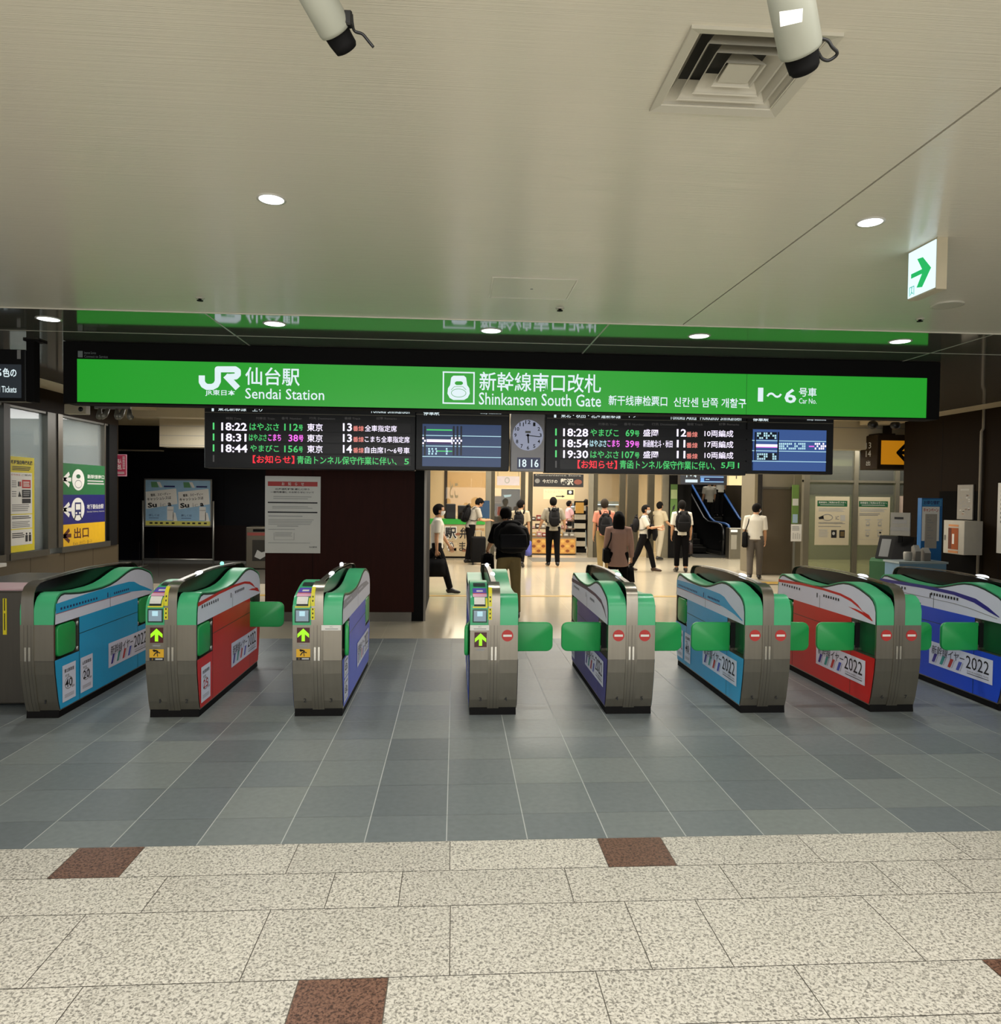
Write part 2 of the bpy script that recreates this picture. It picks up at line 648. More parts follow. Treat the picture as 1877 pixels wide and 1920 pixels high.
# ---- left wall with office windows
def wx(px):
    return onX(px, 900, XL).y
yw = [wx(5), wx(17), wx(88), wx(114), wx(187), wx(203), 13.53]
zs, zt = .90, 2.96
TILEB = mat('brown_wall_tile', '#4b4130', .4, var=.12, scale=2)
mb = MB().use(TILEB).box(XL - .2, XL, YS - 6, 13.53, 0, zs - .09)
for k in range(10):
    yy = 7.2 + k * .9
    mb.use(MATTB).box(XL, XL + .001, yy, yy + .006, 0, zs - .1)
mb.use(BRWALL).box(XL - .2, XL, 2, 13.53, zt, ZB + .1).box(XL - .2, XL, 12.98 + .3, 13.53, zs - .09, zt)
mb.box(XL - .2, XL, 2, yw[0] - 1.3, zs - .09, zt)
struct(mb, 'wall_left')
WF = mat('window_frame_metal', '#56544e', .4, .6)
WFD = mat('dark_window_post', '#241d14', .5)
OFFG = glass('office_glass', '#f2f6f4', 1.0, .10)
for n, (ya, yb) in enumerate(((yw[0] - 1.2, yw[0]), (yw[1], yw[2]), (yw[3], yw[5]))):
    mb = MB().use(WF)
    mb.box(XL - .16, XL + .03, ya - .02, yb + .02, zs - .09, zs)
    mb.box(XL - .16, XL, ya - .02, yb + .02, zt - .03, zt)
    w = struct(mb, 'window_%d' % (n + 1))
    g = MB().use(OFFG).box(XL - .06, XL - .05, ya, yb, zs, zt - .03).build('window_pane', None, w)
mb = MB().use(WFD).box(XL - .18, XL + .02, yw[0], yw[1], zs - .09, zt)
mb.use(WF).box(XL - .18, XL + .015, yw[2], (yw[2] + yw[3]) / 2 + .06, zs, zt).use(STEELD).box(XL - .18, XL + .035, (yw[2] + yw[3]) / 2 + .06, yw[3], zs, zt)
mb.use(STEELD).box(XL - .18, XL + .01, yw[4] + .16, yw[4] + .2, zs, zt)
mb.use(MATTB).box(XL - .18, XL + .02, yw[5], yw[5] + .3, zs - .09, zt)
struct(mb, 'trim_7')
# office behind the panes
OFFW = mat('office_wall', '#b9bcb9', .6, var=.03)
mb = MB().use(OFFW).box(-9.6, -9.5, 7, 13.4, 0, 3.3).box(-9.6, XL - .2, 13.4, 13.5, 0, 3.3).box(-9.6, XL - .2, 7, 7.1, 0, 3.3)
mb.box(-9.6, XL - .2, 7, 13.4, 3.25, 3.3).use(mat('office_floor', '#8a8780', .6)).box(-9.6, XL - .2, 7, 13.4, 0, .02)
struct(mb, 'wall_office')
# ---- dark end of the left passage
mb = MB().use(mat('blue_black_panel', '#07080e', .5, var=.2, spec=.2)).box(-9.0, -2.6, 18.3, 18.5, 0, 2.76)
for xx in (-8.0, -5.75, -4.2):
    mb.use(MATTB).box(xx, xx + .012, 18.296, 18.3, 0, 2.7)
mb.use(mat('dark_red_dado', '#140806', .5, spec=.2)).box(-7.4, -5.2, 18.29, 18.3, .05, .95)
mb.use(MATTB).box(-9.0, -2.6, 18.3, 18.5, 2.76, 3.4)
mb.use(mat('lit_ledge', '#8d8676', .4)).box(-8.6, -7.2, 18.1, 18.3, 2.76, 2.79)
struct(mb, 'wall_back')
struct(MB().use(MATTB).box(-8.95, -8.75, 13.6, 18.3, 0, 3.4).box(-9, XL - .21, 13.53, 13.66, 0, 3.4), 'wall_passage')
struct(MB().use(ALU).box(-8.7, -2.7, 18.2, 18.29, .004, .07), 'baseboard_back')
# cream shutter housing hanging over the passage
zl, zh = onY(340, 838, 15).z, onY(340, 766, 15).z
mb = MB().use(CREAM).box(onY(299, 800, 15).x, onY(400, 800, 15).x + 1, 15, 15.4, zl, 3.4)
for k in range(4):
    zz = zl + .03 + k * (zh - zl) / 4
    mb.use(GREYINK).box(onY(299, 800, 15).x, onY(400, 800, 15).x + 1, 14.997, 15, zz, zz + .008)
struct(mb, 'trim_8')
struct(MB().use(CREAM).box(-6.1, -2.6, 13.9, 14.2, 3.18, 3.42), 'trim_9')

# ---- dark brown pillar
cx0, cx1, cx2, cx3 = -2.625, -.57, -.436, -.406
mb = MB().use(WOODD).box(cx0, cx1, 10.15, 12.5, .13, 3.5)
mb.use(MATTB).box(-1.98, -1.974, 10.148, 10.15, .13, 3.4)
struct(mb, 'wall_pillar')
struct(MB().use(MATTB).box(cx1, cx2, 10.17, 12.5, .13, 3.5).use(STEELD).box(cx2, cx3, 10.17, 10.23, .0, 3.5), 'trim_10')
struct(MB().use(mat('grey_plinth', '#5b564c', .3, .4)).box(cx0 - .004, cx1 - .03, 10.14, 12.5, 0, .13).use(MATTB).box(cx1 - .03, cx2, 10.165, 12.5, 0, .13), 'baseboard_pillar')

# ---- right wall
mb = MB().use(BRWALL).box(XR, XR + .2, 2, 13.31, 0, 3.5)
for yy in (5.1, 6.3, 7.5, 8.7, 9.9, 10.95, 12.35):
    mb.use(MATTB).box(XR - .0015, XR, yy, yy + .012, 0, 3.3)
struct(mb, 'wall_right')
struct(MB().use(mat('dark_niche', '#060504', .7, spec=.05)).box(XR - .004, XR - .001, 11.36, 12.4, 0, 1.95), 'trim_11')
struct(MB().use(BRWALL).box(XR, XR + 3, 13.31, 13.45, 0, 3.5), 'wall_right_return')

# ---- far right glass partition (a greenish glazed room) and lift
PG = glass('green_partition_glass', '#c8cbb4', 1.0, .10)
YP = 15.6


def px_x(px, Y, py=1000):
    return onY(px, py, Y).x


posts = [px_x(p, YP) for p in (1504, 1515, 1598, 1606, 1676, 1683)]
x_end = px_x(1760, YP)
mb = MB().use(PG).box(posts[0], x_end, YP, YP + .012, .08, 2.95)
w = struct(mb, 'window_4')
mb = MB().use(mat('partition_post', '#7d7867', .4, .4))
for a, b in ((0, 1), (2, 3), (4, 5)):
    mb.box(posts[a], posts[b], YP - .04, YP + .06, 0, 3.4)
mb.box(posts[0], x_end, YP - .03, YP + .05, 0, .09)
mb.box(posts[0], x_end, YP - .03, YP + .05, onY(1600, 905, YP).z, onY(1600, 905, YP).z + .05)
struct(mb, 'trim_12')
mb = MB().use(mat('pale_green_wall', '#80806c', .6, var=.06)).box(9.7, 14, 20.5, 20.6, 0, 3.4).box(13.9, 14, YP, 20.6, 0, 3.4)
mb.use(mat('dark_olive_wall', '#3a382a', .6)).box(9.7, 14, 20.4, 20.5, 1.95, 2.75)
struct(mb, 'wall_glass_room')
zc0, zc1 = onY(1620, 843, 14.4).z, 3.42
struct(MB().use(CREAM).box(px_x(1540, 14.4), 12, 14.4, 14.8, zc0, zc1 + .1).use(GREYINK).box(px_x(1540, 14.4), 12, 14.395, 14.4, onY(1620, 803, 14.4).z, onY(1620, 803, 14.4).z + .012), 'trim_13')

# ---- shop front at the far side of the hall
YF = 20.7
FR = mat('shopfront_metal', '#8b8574', .35, .6)
FRD = mat('shopfront_dark_metal', '#4f4a3c', .35, .6)


def post(mb, p0, p1, m, y0=YF, d=.12, z1=3.3):
    mb.use(m).box(px_x(p0, y0), px_x(p1, y0), y0, y0 + d, 0, z1)


mb = MB()
post(mb, 797, 806, FR)
post(mb, 910, 920, FR)
post(mb, 920, 927, FRD)
post(mb, 976, 984, FRD)
post(mb, 990, 998, FRD)
post(mb, 1103, 1112, FR)
post(mb, 1113, 1120, FRD)
post(mb, 1161, 1172, FRD)
post(mb, 1176, 1196, FRD)
post(mb, 1214, 1226, FRD)
post(mb, 1241, 1253, FR)
zt1 = onY(1140, 893, YF).z
mb.use(FRD).box(px_x(797, YF), px_x(1253, YF), YF, YF + .1, 2.62, 3.3)
mb.use(FR).box(px_x(1120, YF), px_x(1161, YF), YF, YF + .06, 2.50, 2.60)
struct(mb, 'trim_14')
SG = glass('shop_glass', '#fbf8ee', .9, .02)
struct(MB().use(SG).box(px_x(806, YF), px_x(910, YF), YF + .05, YF + .06, .02, 2.62), 'window_5')
struct(MB().use(SG).box(px_x(927, YF), px_x(976, YF), YF + .05, YF + .06, .02, 2.62), 'window_6')
struct(MB().use(SG).box(px_x(1120, YF), px_x(1161, YF), YF + .05, YF + .06, .02, 2.50), 'window_7')
struct(MB().use(SG).box(px_x(1196, YF), px_x(1241, YF), YF + .05, YF + .06, .02, 2.62), 'window_8')
SHW = mat('warm_shop_wall', '#b5a384', .6, var=.08, scale=1.2)
SHW2 = mat('shop_wall_panel', '#a3855a', .5, var=.1)
mb = MB().use(SHW).box(-3, 7.0, 26.3, 26.4, 0, 3.4).box(-3.1, -3, YF, 26.4, 0, 3.4).box(6.45, 6.55, YF + .22, 26.4, 0, 3.4)
mb.use(SHW2).box(-.4, 1.1, 26.25, 26.3, 1.2, 2.6)
struct(mb, 'wall_shop')
struct(MB().use(mat('shop_ceiling', '#e0d4b4', .6)).box(-3, 7, YF + .1, 26.4, 3.15, 3.25), 'ceiling')
struct(MB().use(MATTB).box(px_x(1253, YF), px_x(1279, YF), YF - .05, YF + .2, 0, 3.4), 'wall_dark_pier')
# stairs hall behind the escalator
OLIVE = mat('olive_stone', '#3a3122', .5, var=.15, scale=2)
mb = MB().use(OLIVE).box(7.0, 14, 29.5, 29.6, 0, 6).use(OLIVE).box(9.75, 9.95, 20.65, 29.5, 0, 6).use(MATTB).box(6.62, 7.0, YF + .3, 29, 0, 6)
struct(mb, 'wall_escalator')
# lift clad in stainless steel
xa, xb, xc, xd = px_x(1421, 16.3), px_x(1486, 16.3), px_x(1491, 16.3), px_x(1504, 16.3)
LIFTM = mat('lift_steel', '#857d6b', .38, .35, var=.08, scale=4)
mb = MB().use(LIFTM).box(xa, xb, 16.3, 17.3, 0, 3.4).box(xb, xd, 16.25, 17.3, 0, 3.4)
mb.use(CHROME).box(xa - .05, xa + .06, 16.24, 16.4, 0, 3.4)
zz = onY(1450, 917, 16.3).z
mb.use(STEEL).box(xa + .06, xb, 16.27, 16.3, zz, zz + .05)
struct(mb, 'wall_lift')
d = struct(MB().use(mat('bronze_steel_door', '#5f5546', .28, .4, var=.12, scale=2)).box(xa + .10, xb - .02, 16.28, 16.3, .02, zz), 'door_1')
mb = MB().use(CHROME)
for py in (952, 990, 1012):
    z = onY(1478, py, 16.28).z
    mb.cyl(((xb + xc) / 2, 16.24, z), ((xb + xc) / 2, 16.25, z), .022)
o = mb.build('call_button', None, d)
# ================================================================== SIGNS ON THE CEILING
class Pane:
    """a flat panel facing the camera side (-Y) measured in photo pixels on plane Y; or any plane with o, ux, uz"""
    def __init__(s, mb, Y):
        s.mb, s.Y, s.k = mb, Y, 0
        s.o, s.ux, s.uz = Vector((0, Y, 0)), X3, Z3

    def bx(s, x0, y0, x1, y1):
        yc = (y0 + y1) / 2
        a = onY(x0, yc, s.Y)
        b = onY(x1, yc, s.Y)
        m = (a.z + b.z) / 2
        h = abs(onY((x0 + x1) / 2, y0, s.Y).z - onY((x0 + x1) / 2, y1, s.Y).z) / 2
        return a.x, b.x, m - h, m + h

    def up(s):
        s.k += 1
        s.o = Vector((0, s.Y - .0012 * s.k, 0))
        return s

    def rect(s, m, x0, y0, x1, y1):
        a, b, c, d = s.bx(x0, y0, x1, y1)
        s.mb.use(m).flat([(a, c), (b, c), (b, d), (a, d)], s.o, s.ux, s.uz)

    def text(s, m, t, x0, y0, x1, y1, bold=0.0):
        a, b, c, d = s.bx(x0, y0, x1, y1)
        s.mb.use(m).text(t, a, b, c, d, s.o, s.ux, s.uz, bold)

    def pt(s, x, y):
        p = onY(x, y, s.Y)
        return (p.x, p.z)

    def poly(s, m, pts):
        s.mb.use(m).flat([s.pt(*p) for p in pts][::-1], s.o, s.ux, s.uz)

    def stroke(s, m, pts, w):
        k = s.Y / FPX
        s.mb.use(m).stroke([s.pt(*p) for p in pts], w * k, s.o, s.ux, s.uz)

    def disc(s, m, x, y, rx, ry):
        p = s.pt(x, y)
        k = s.Y / FPX
        s.mb.use(m).disc(p[0], p[1], rx * k, ry * k, s.o, s.ux, s.uz)

    def ring(s, m, x, y, rx, ry, w):
        p = s.pt(x, y)
        k = s.Y / FPX
        s.mb.use(m).ring(p[0], p[1], rx * k, ry * k, w * k, s.o, s.ux, s.uz)


SIGNG = lit('backlit_green', '#1f9a26', 1.0)
LITW = lit('backlit_white', '#dff0f4', 1.0)
DIMW = lit('dim_white_print', '#5a605c', .5)
YSG = 7.54
a = onY(118, 700, YSG)
b = onY(1763, 735, YSG)
zb = onY(940, 771, YSG).z
t = thing('station_name_sign', 'long backlit green station sign hanging across the hall over the ticket gates', 'sign', ((a.x + b.x) / 2, YSG, zb))
mb = MB().use(MATTB)
L0 = Vector(t.location)
mb.rbox(a.x - L0.x, b.x - L0.x, 0, .24, 0, 3.292 - zb, .006, 1)
mb.build('housing', None, t)
mb = MB()
P = Pane(mb, YSG - .004)
gx0, gx1 = onY(145, 713, YSG).x, onY(1737, 746, YSG).x
gz0, gz1 = onY(940, 768, YSG).z - .003, onY(940, 691, YSG).z
mb.use(SIGNG).box(gx0, gx1, YSG - .004, YSG + .002, gz0, gz1)
mb.use(lit('panel_seam', '#156b1a')).box(onY(1399, 740, YSG).x, onY(1399, 740, YSG).x + .006, YSG - .005, YSG, gz0, gz1)
P.up()
# railway logo: J hook joined to R
P.stroke(LITW, [(378.5, 704), (378.5, 716), (382, 722), (388, 725.5), (398, 725.5), (405, 722), (408.5, 715), (408.5, 692.5), (441, 692.5), (446, 696), (446, 702), (442, 706), (425, 707)], 11)
P.stroke(LITW, [(423, 704), (446, 728)], 11)
P.poly(LITW, [(373, 704), (384, 704), (384, 710), (373, 710)])
P.text(LITW, 'JR東日本', 385, 731, 441, 743, .012)
P.text(LITW, '仙台駅', 460, 689, 562, 723, .012)
P.text(LITW, 'Sendai Station', 460, 729, 608, 749, .006)
for r in ((830, 697, 890, 699.6), (830, 755, 890, 757.6), (830, 697, 832.6, 757), (887.4, 697.6, 890, 757.6)):
    P.rect(LITW, *r)
P.poly(LITW, [(846, 708), (850, 704.5), (870, 704.5), (874, 708), (876, 722), (880, 728), (881, 738), (877, 746), (870, 750), (850, 750), (843, 746), (839, 738), (840, 728), (844, 722)])
P.up()
P.poly(SIGNG, [(853, 717), (856, 715), (865, 715), (868, 717), (868, 720), (865, 722), (856, 722), (853, 720)])
P.ring(SIGNG, 860, 737, 14, 8, .9)
P.stroke(SIGNG, [(846, 731), (852, 725), (868, 725), (874, 731)], .8)
P.text(LITW, '新幹線南口改札', 899, 699, 1127, 735, .009)
P.text(LITW, 'Shinkansen South Gate', 898, 738, 1127, 761, .006)
P.text(LITW, '新干线南检票口', 1141, 742, 1251, 761, .012)
P.text(LITW, '신칸센 남쪽 개찰구', 1263, 746, 1399, 764, .012)
P.text(LITW, '1', 1421, 727, 1431, 753, .02)
P.text(LITW, '〜', 1437, 736, 1466, 746, .02)
P.text(LITW, '6', 1471, 729, 1493, 756, .02)
P.text(LITW, '号車', 1498, 727, 1531, 744, .015)
P.text(LITW, 'Car No.', 1498, 747, 1531, 757, .006)
for v in range(len(mb.v)):
    mb.v[v] = tuple(Vector(mb.v[v]) - L0)
mb.build('light_panel', None, t)
mb = MB()
P = Pane(mb, YSG - .002)
P.rect(DIMW, 146, 658, 155, 670)
P.text(DIMW, 'Internet Service', 158, 659, 180, 664)
P.text(DIMW, 'Connect to Service', 158, 666, 202, 671)
mb.v = [tuple(Vector(q) - L0) for q in mb.v]
mb.build('notice_lettering', None, t)

# ---- small monitor hanging at the left edge
YM = 7.5
o = onY(20, 752, YM)
t = thing('hanging_display', 'black hanging display with white lettering at the left edge, next to the long green sign', 'screen', (o.x - .2, YM, o.z))
L0 = Vector(t.location)
xr = onY(48, 700, YM).x - L0.x
zt_ = onY(30, 655, YM).z - L0.z
MB().use(BLACK).rbox(xr - 1.6, xr, 0, .14, 0, zt_, .01, 1).build('housing', None, t)
mb = MB()
P = Pane(mb, YM - .002)
P.rect(lit('dim_screen', '#262b30', 1), -200, 681, 40, 744)
P.up()
P.text(LITW, '色の', 5, 690, 31, 707, .02)
P.text(LITW, '桃', -22, 689, 3, 705, .02)
P.text(LITW, 'd Tickets', -4, 724, 31, 736, .01)
P.rect(GREYINK, 32, 656, 39, 673)
mb.v = [tuple(Vector(q) - L0) for q in mb.v]
mb.build('screen', None, t)
xp = onY(55, 700, YM).x - L0.x
MB().use(MATTB).box(xp - .04, xp + .035, .02, .12, 0, 3.296 - L0.z).box(xp - .06, xp + .09, .0, .16, 3.28 - L0.z, 3.296 - L0.z).box(xr, xp - .04, .04, .1, .1, zt_ - .1).build('hanger_post', None, t)

# ---- departure boards and clock
YB = 9.3
LEDG = lit('led_green', '#46c468', 1.1)
LEDW = lit('led_white', '#f2e8ff', 1.3)
LEDM = lit('led_magenta', '#f06ae6', 1.2)
LEDR = lit('led_red', '#f02838', 1.2)
LEDO = lit('led_salmon', '#f08a80', 1.1)
LEDC = lit('led_pale_cyan', '#b8e4f0', 1.0)
LCD = lit('lcd_blue', '#2b3f62', 1.0)
LCD2 = lit('lcd_bright_blue', '#3a5790', 1.0)
LCDD = lit('lcd_dark', '#0c1220', 1.0)
GHOST = lit('dim_board_print', '#4c4a48', .8)
BOARD = mat('board_face', '#1b1c1f', .5, var=.06)
ROWM = mat('board_row', '#0d0b10', .4)
RULE = mat('board_rule', '#7d786b', .4)
TICK = lit('led_tick', '#58d878', 1.0)


def board(name, label, x0, x1, ytop, ybot, draw, lcd=False):
    xa, xb = onY(x0, 830, YB).x, onY(x1, 830, YB).x
    zb = onY((x0 + x1) / 2, ybot, YB).z
    t = thing(name, label, 'departure board', ((xa + xb) / 2, YB, zb), 0, 'departure boards under the green sign')
    L = Vector(t.location)
    h = onY((x0 + x1) / 2, ytop, YB).z - zb
    MB().use(BOARD).rbox(xa - L.x, xb - L.x, 0, .22, 0, h, .008, 1).build('housing', None, t)
    mb = MB()
    P = Pane(mb, YB - .002)
    draw(P)
    mb.v = [tuple(Vector(q) - L) for q in mb.v]
    mb.build('display_face', None, t)
    for xx in (xa + .4, xb - .4):
        MB().use(MATTB).cyl((xx - L.x, .11, h - .01), (xx - L.x, .11, 3.31 - L.z), .03, seg=10).build('hanger_rod', None, t)
    return t


def led_rows(P, dx, dy, data, wide):
    P.rect(RULE, 384 + dx, 776 + dy, 384 + dx + 395, 777.3 + dy)
    for r in range(3):
        y = 792 + dy + r * 20.4
        P.rect(ROWM, 408 + dx, y - 1, 770 + dx, y + 17)
    P.rect(ROWM, 408 + dx, 853 + dy, 770 + dx, 871 + dy)
    P.up()
    for a, b, s in ((424, 452, '時刻 Time'), (480, 515, '列車名 Train'), (528, 566, '番号 Number'), (580, 628, '行先 Destination'), (646, 676, '番線 Track'), (706, 744, '記事 Remarks')):
        P.text(GHOST, s, a + dx, 782 + dy, b + dx, 787 + dy)
    for r, row in enumerate(data):
        y = 792.5 + dy + r * 20.4
        P.rect(TICK, 399 + dx, y, 402 + dx, y + 13)
        for (m, s, a, b, h0, h1, bo) in row:
            P.text(m, s, a + dx, y + h0, b + dx, y + h1, bo)
    P.rect(GHOST, 399 + dx, 853 + dy, 402 + dx, 866 + dy)


def draw_left(P):
    P.text(LITW, '東北新幹線　上り', 409, 763, 492, 771, .01)
    P.rect(LITW, 397, 764, 401, 771)
    P.text(LITW, 'Tohoku Shinkansen', 694, 766, 768, 775, .004)
    led_rows(P, 0, 0, [
        [(LEDW, '18:22', 415, 463, 0, 15, .02), (LEDG, 'はやぶさ', 468, 523, 1, 15, .01), (LEDG, '112', 533, 559, 2, 15, .015), (LEDG, '号', 560, 568, 4, 15, .02), (LEDW, '東京', 576, 605, 1.5, 16, .008),
         (LEDW, '13', 643, 660, 1, 16, .02), (LEDO, '番線', 662, 682, 6, 16, .008), (LEDW, '全車指定席', 684, 744, 5, 17, .008)],
        [(LEDW, '18:31', 415, 462, 0, 15, .02), (LEDG, 'はやぶさ', 467, 500, 1, 14, .015), (LEDM, 'こまち', 503, 527, 1, 14, .02), (LEDM, '38', 541, 559, 2, 15, .015), (LEDM, '号', 560, 569, 3, 15, .02), (LEDW, '東京', 576, 605, 1.5, 16, .008),
         (LEDW, '13', 643, 660, 1, 16, .02), (LEDO, '番線', 662, 682, 6, 16, .008), (LEDW, 'こまち全車指定席', 684, 768, 5, 17, .008)],
        [(LEDW, '18:44', 415, 464, 0, 15, .02), (LEDG, 'やまびこ', 469, 523, 1, 14, .01), (LEDG, '156', 533, 559, 2, 15, .015), (LEDG, '号', 560, 568, 4, 15, .02), (LEDW, '東京', 576, 605, 1.5, 16, .008),
         (LEDW, '14', 643, 660, 1, 16, .02), (LEDO, '番線', 662, 682, 6, 16, .008), (LEDW, '自由席1〜6号車', 684, 768, 5, 17, .008)]], 0)
    P.text(LEDR, '【お知らせ】', 474, 854, 552, 869, .015)
    P.text(LEDG, '青函トンネル保守作業に伴い、', 557, 856, 744, 871, .012)
    P.text(LEDG, '5', 758, 860, 767, 871, .015)


def lcd_page(P, x0, x1, y0, y1, back, right):
    P.rect(back, x0, y0, x1, y1)
    P.up()
    h = (y1 - y0) / 4
    for k in (1, 2, 3):
        P.rect(LEDC, x0, y0 + h * k + 1, x1, y0 + h * k + 2.3)
    P.up()
    W = x1 - x0
    r = random.Random(int(x0))
    if not right:
        for x in (3, 57, 64, 71):
            P.rect(LCDD, x0 + x, y0 + 3, x0 + x + 3.4, y0 + 58)
        P.up()
        P.rect(LEDG, x0 + 8, y0 + 9, x0 + 56, y0 + 11.5)
        P.rect(LEDW, x0 + 8, y0 + 28, x0 + 56, y0 + 33)
        P.rect(lit('lcd_purple', '#3c2458'), x0 + 8, y0 + 33, x0 + 56, y0 + 36.5)
        P.rect(LEDG, x0 + 28, y0 + 49, x0 + 56, y0 + 51)
        for x in (3, 57, 64, 71):
            for k in range(3):
                P.rect(LEDW, x0 + x + (.2 if k % 2 else -3), y0 + 24 + k * 4.6, x0 + x + (3.4 if k % 2 else 0), y0 + 27.6 + k * 4.6)
        for x, n in ((11, 1), (17, 3), (24, 3), (44, 1)):
            P.rect(LEDC, x0 + x, y0 + 44, x0 + x + 3, y0 + 47.5)
            P.rect(LEDC, x0 + x + (1.5 if n > 1 else 0), y0 + 48.5, x0 + x + 4, y0 + 52)
            P.rect(LEDC, x0 + x, y0 + 53, x0 + x + 3, y0 + 56.5)
    else:
        for x in (4, 47):
            P.rect(LCDD, x0 + x, y0 + 4, x0 + x + 3, y0 + 57)
        P.rect(LCDD, x0 + 8, y0 + 4, x0 + 46, y0 + 18)
        P.rect(LCDD, x0 + 8, y0 + 43, x0 + 46, y0 + 57)
        P.up()
        P.rect(LEDW, x0 + 7, y0 + 27, x0 + 47, y0 + 32)
        P.rect(LEDM, x0 + 7, y0 + 32, x0 + 47, y0 + 33.2)
        for yy in (5, 44):
            for k in range(9):
                for q in range(3):
                    if r.random() < .66:
                        P.rect(LEDC, x0 + 9 + k * 4.1, y0 + yy + q * 4.3, x0 + 12 + k * 4.1, y0 + yy + 3.4 + q * 4.3)
        for k in range(14):
            for q in range(3):
                if r.random() < .7:
                    P.rect(LEDC, x0 + 50 + k * 3.6, y0 + 24.5 + q * 4.4, x0 + 52.7 + k * 3.6, y0 + 28 + q * 4.4)
        P.rect(LEDM, x0 + 106, y0 + 30, x0 + 116, y0 + 32)
        for k in range(6):
            for q in range(3):
                if (k + q) % 2 == 0 or r.random() < .3:
                    P.rect(LEDW, x0 + 117 + k * 3.7, y0 + 24.5 + q * 4.4, x0 + 119.8 + k * 3.7, y0 + 28 + q * 4.4)


def draw_lcd_left(P):
    P.rect(RULE, 780, 777.5, 954, 779)
    P.text(LITW, '停車駅', 794, 769, 824, 779, .02)
    P.text(LITW, 'Stop stations', 901, 773, 940, 777, .01)
    lcd_page(P, 792, 939.5, 796, 875, LCD, False)


def draw_right(P):
    dx, dy = 642, 11
    P.text(LITW, '東北・秋田・北海道新幹線', 1052, 774, 1164, 784, .01)
    P.text(LITW, '下り', 1176, 775, 1192, 783, .01)
    P.rect(LITW, 1039, 775, 1043, 783)
    P.text(LITW, 'Tohoku Akita', 1256, 778, 1306, 787, .004)
    P.text(LITW, 'Hokkaido Shinkansen', 1313, 778, 1390, 788, .004)
    led_rows(P, dx, dy, [
        [(LEDW, '18:28', 414, 461, 0, 15, .02), (LEDG, 'やまびこ', 465, 518, 1, 15, .01), (LEDG, '69', 531, 547, 2, 15, .015), (LEDG, '号', 548, 557, 4, 15, .02), (LEDW, '盛岡', 564, 592, 1.5, 15, .008),
         (LEDW, '12', 627, 645, 1, 15, .02), (LEDO, '番線', 645, 666, 6, 16, .008), (LEDW, '10両編成', 679, 733, 3, 16, .008)],
        [(LEDW, '18:54', 414, 461, 0, 15, .02), (LEDC, 'はやぶさ', 464, 495, 1, 14, .02), (LEDM, 'こまち', 497, 520, 1, 14, .02), (LEDM, '39', 531, 547, 2, 15, .015), (LEDM, '号', 548, 557, 4, 15, .02), (LEDW, '新函館北斗・秋田', 564, 619, 1.5, 15, .008),
         (LEDW, '11', 627, 643, 1, 15, .02), (LEDO, '番線', 645, 666, 6, 16, .008), (LEDW, '17両編成', 679, 733, 3, 16, .008)],
        [(LEDW, '19:30', 414, 461, 0, 15, .02), (LEDG, 'はやぶさ', 465, 518, 1, 15, .01), (LEDG, '107', 524, 547, 2, 15, .015), (LEDG, '号', 548, 557, 4, 15, .02), (LEDW, '盛岡', 564, 592, 1.5, 15, .008),
         (LEDW, '11', 627, 643, 1, 15, .02), (LEDO, '番線', 645, 666, 6, 16, .008), (LEDW, '10両編成', 679, 733, 3, 16, .008)]], 0)
    P.text(LEDR, '【お知らせ】', 1083, 863, 1157, 879, .015)
    P.text(LEDG, '青函トンネル保守作業に伴い、', 1162, 864, 1341, 880, .012)
    P.text(LEDG, '5月1', 1352, 866, 1386, 879, .015)


def draw_lcd_right(P):
    P.rect(RULE, 1400, 792, 1562, 793.4)
    P.text(LITW, '停車駅', 1412, 784, 1441, 790, .02)
    P.text(LITW, 'Stop stations', 1513, 786, 1549, 789, .01)
    lcd_page(P, 1410.5, 1549, 806, 883, LCD2, True)


board('departure_board', 'dark departure board listing 18:22, 18:31 and 18:44 in lit rows', 383, 779, 745, 880, draw_left)
board('departure_board', 'dark board with a blue stop chart, left of the clock', 779.5, 955, 745, 882, draw_lcd_left)
board('departure_board', 'dark departure board listing 18:28, 18:54 and 19:30 in lit rows', 1022.5, 1399.5, 752, 889, draw_right)
board('departure_board', 'dark board with a brighter blue stop chart, at the right end of the row', 1400, 1563, 752, 889, draw_lcd_right)

# clock between the boards
xa, xb = onY(958, 830, YB).x, onY(1021, 830, YB).x
zb = onY(990, 884, YB).z
t = thing('station_clock', 'grey station clock reading 18:16 between the two departure boards', 'clock', ((xa + xb) / 2, YB, zb))
L = Vector(t.location)
w = (xb - xa) / 2
zt_ = onY(990, 745, YB).z - zb
MB().use(mat('clock_grey', '#8f8c8c', .35, .2)).rbox(-w, w, 0, .2, 0, zt_, .006, 1).cyl((0, .1, zt_ - .01), (0, .1, 3.31 - zb), .03).build('housing', None, t)
mb = MB()
P = Pane(mb, YB - .003)
P.disc(lit('clock_face_light', '#8f94a8', .9), 990, 816, 29, 29)
P.up()
for h in range(12):
    a = 2 * pi * h / 12
    if h == 0:
        P.text(INK, '12', 985, 788, 995, 795, .02)
    else:
        P.text(INK, str(h), 990 + 23.5 * sin(a) - (4 if h > 9 else 2.2), 816 - 23.5 * cos(a) - 3.5, 990 + 23.5 * sin(a) + (4 if h > 9 else 2.2), 816 - 23.5 * cos(a) + 3.5, .02)
P.up()
P.rect(GREYINK, 985, 808, 995, 812)
mb.v = [tuple(Vector(q) - L) for q in mb.v]
mb.build('dial', None, t)
mb = MB()
P = Pane(mb, YB - .008)
P.stroke(INK, [(990, 816), (991, 831)], 2.4)
P.stroke(INK, [(986, 816), (1012, 819)], 1.5)
P.disc(INK, 990, 816, 2.5, 2.5)
mb.v = [tuple(Vector(q) - L) for q in mb.v]
mb.build('clock_hand', None, t)
mb = MB()
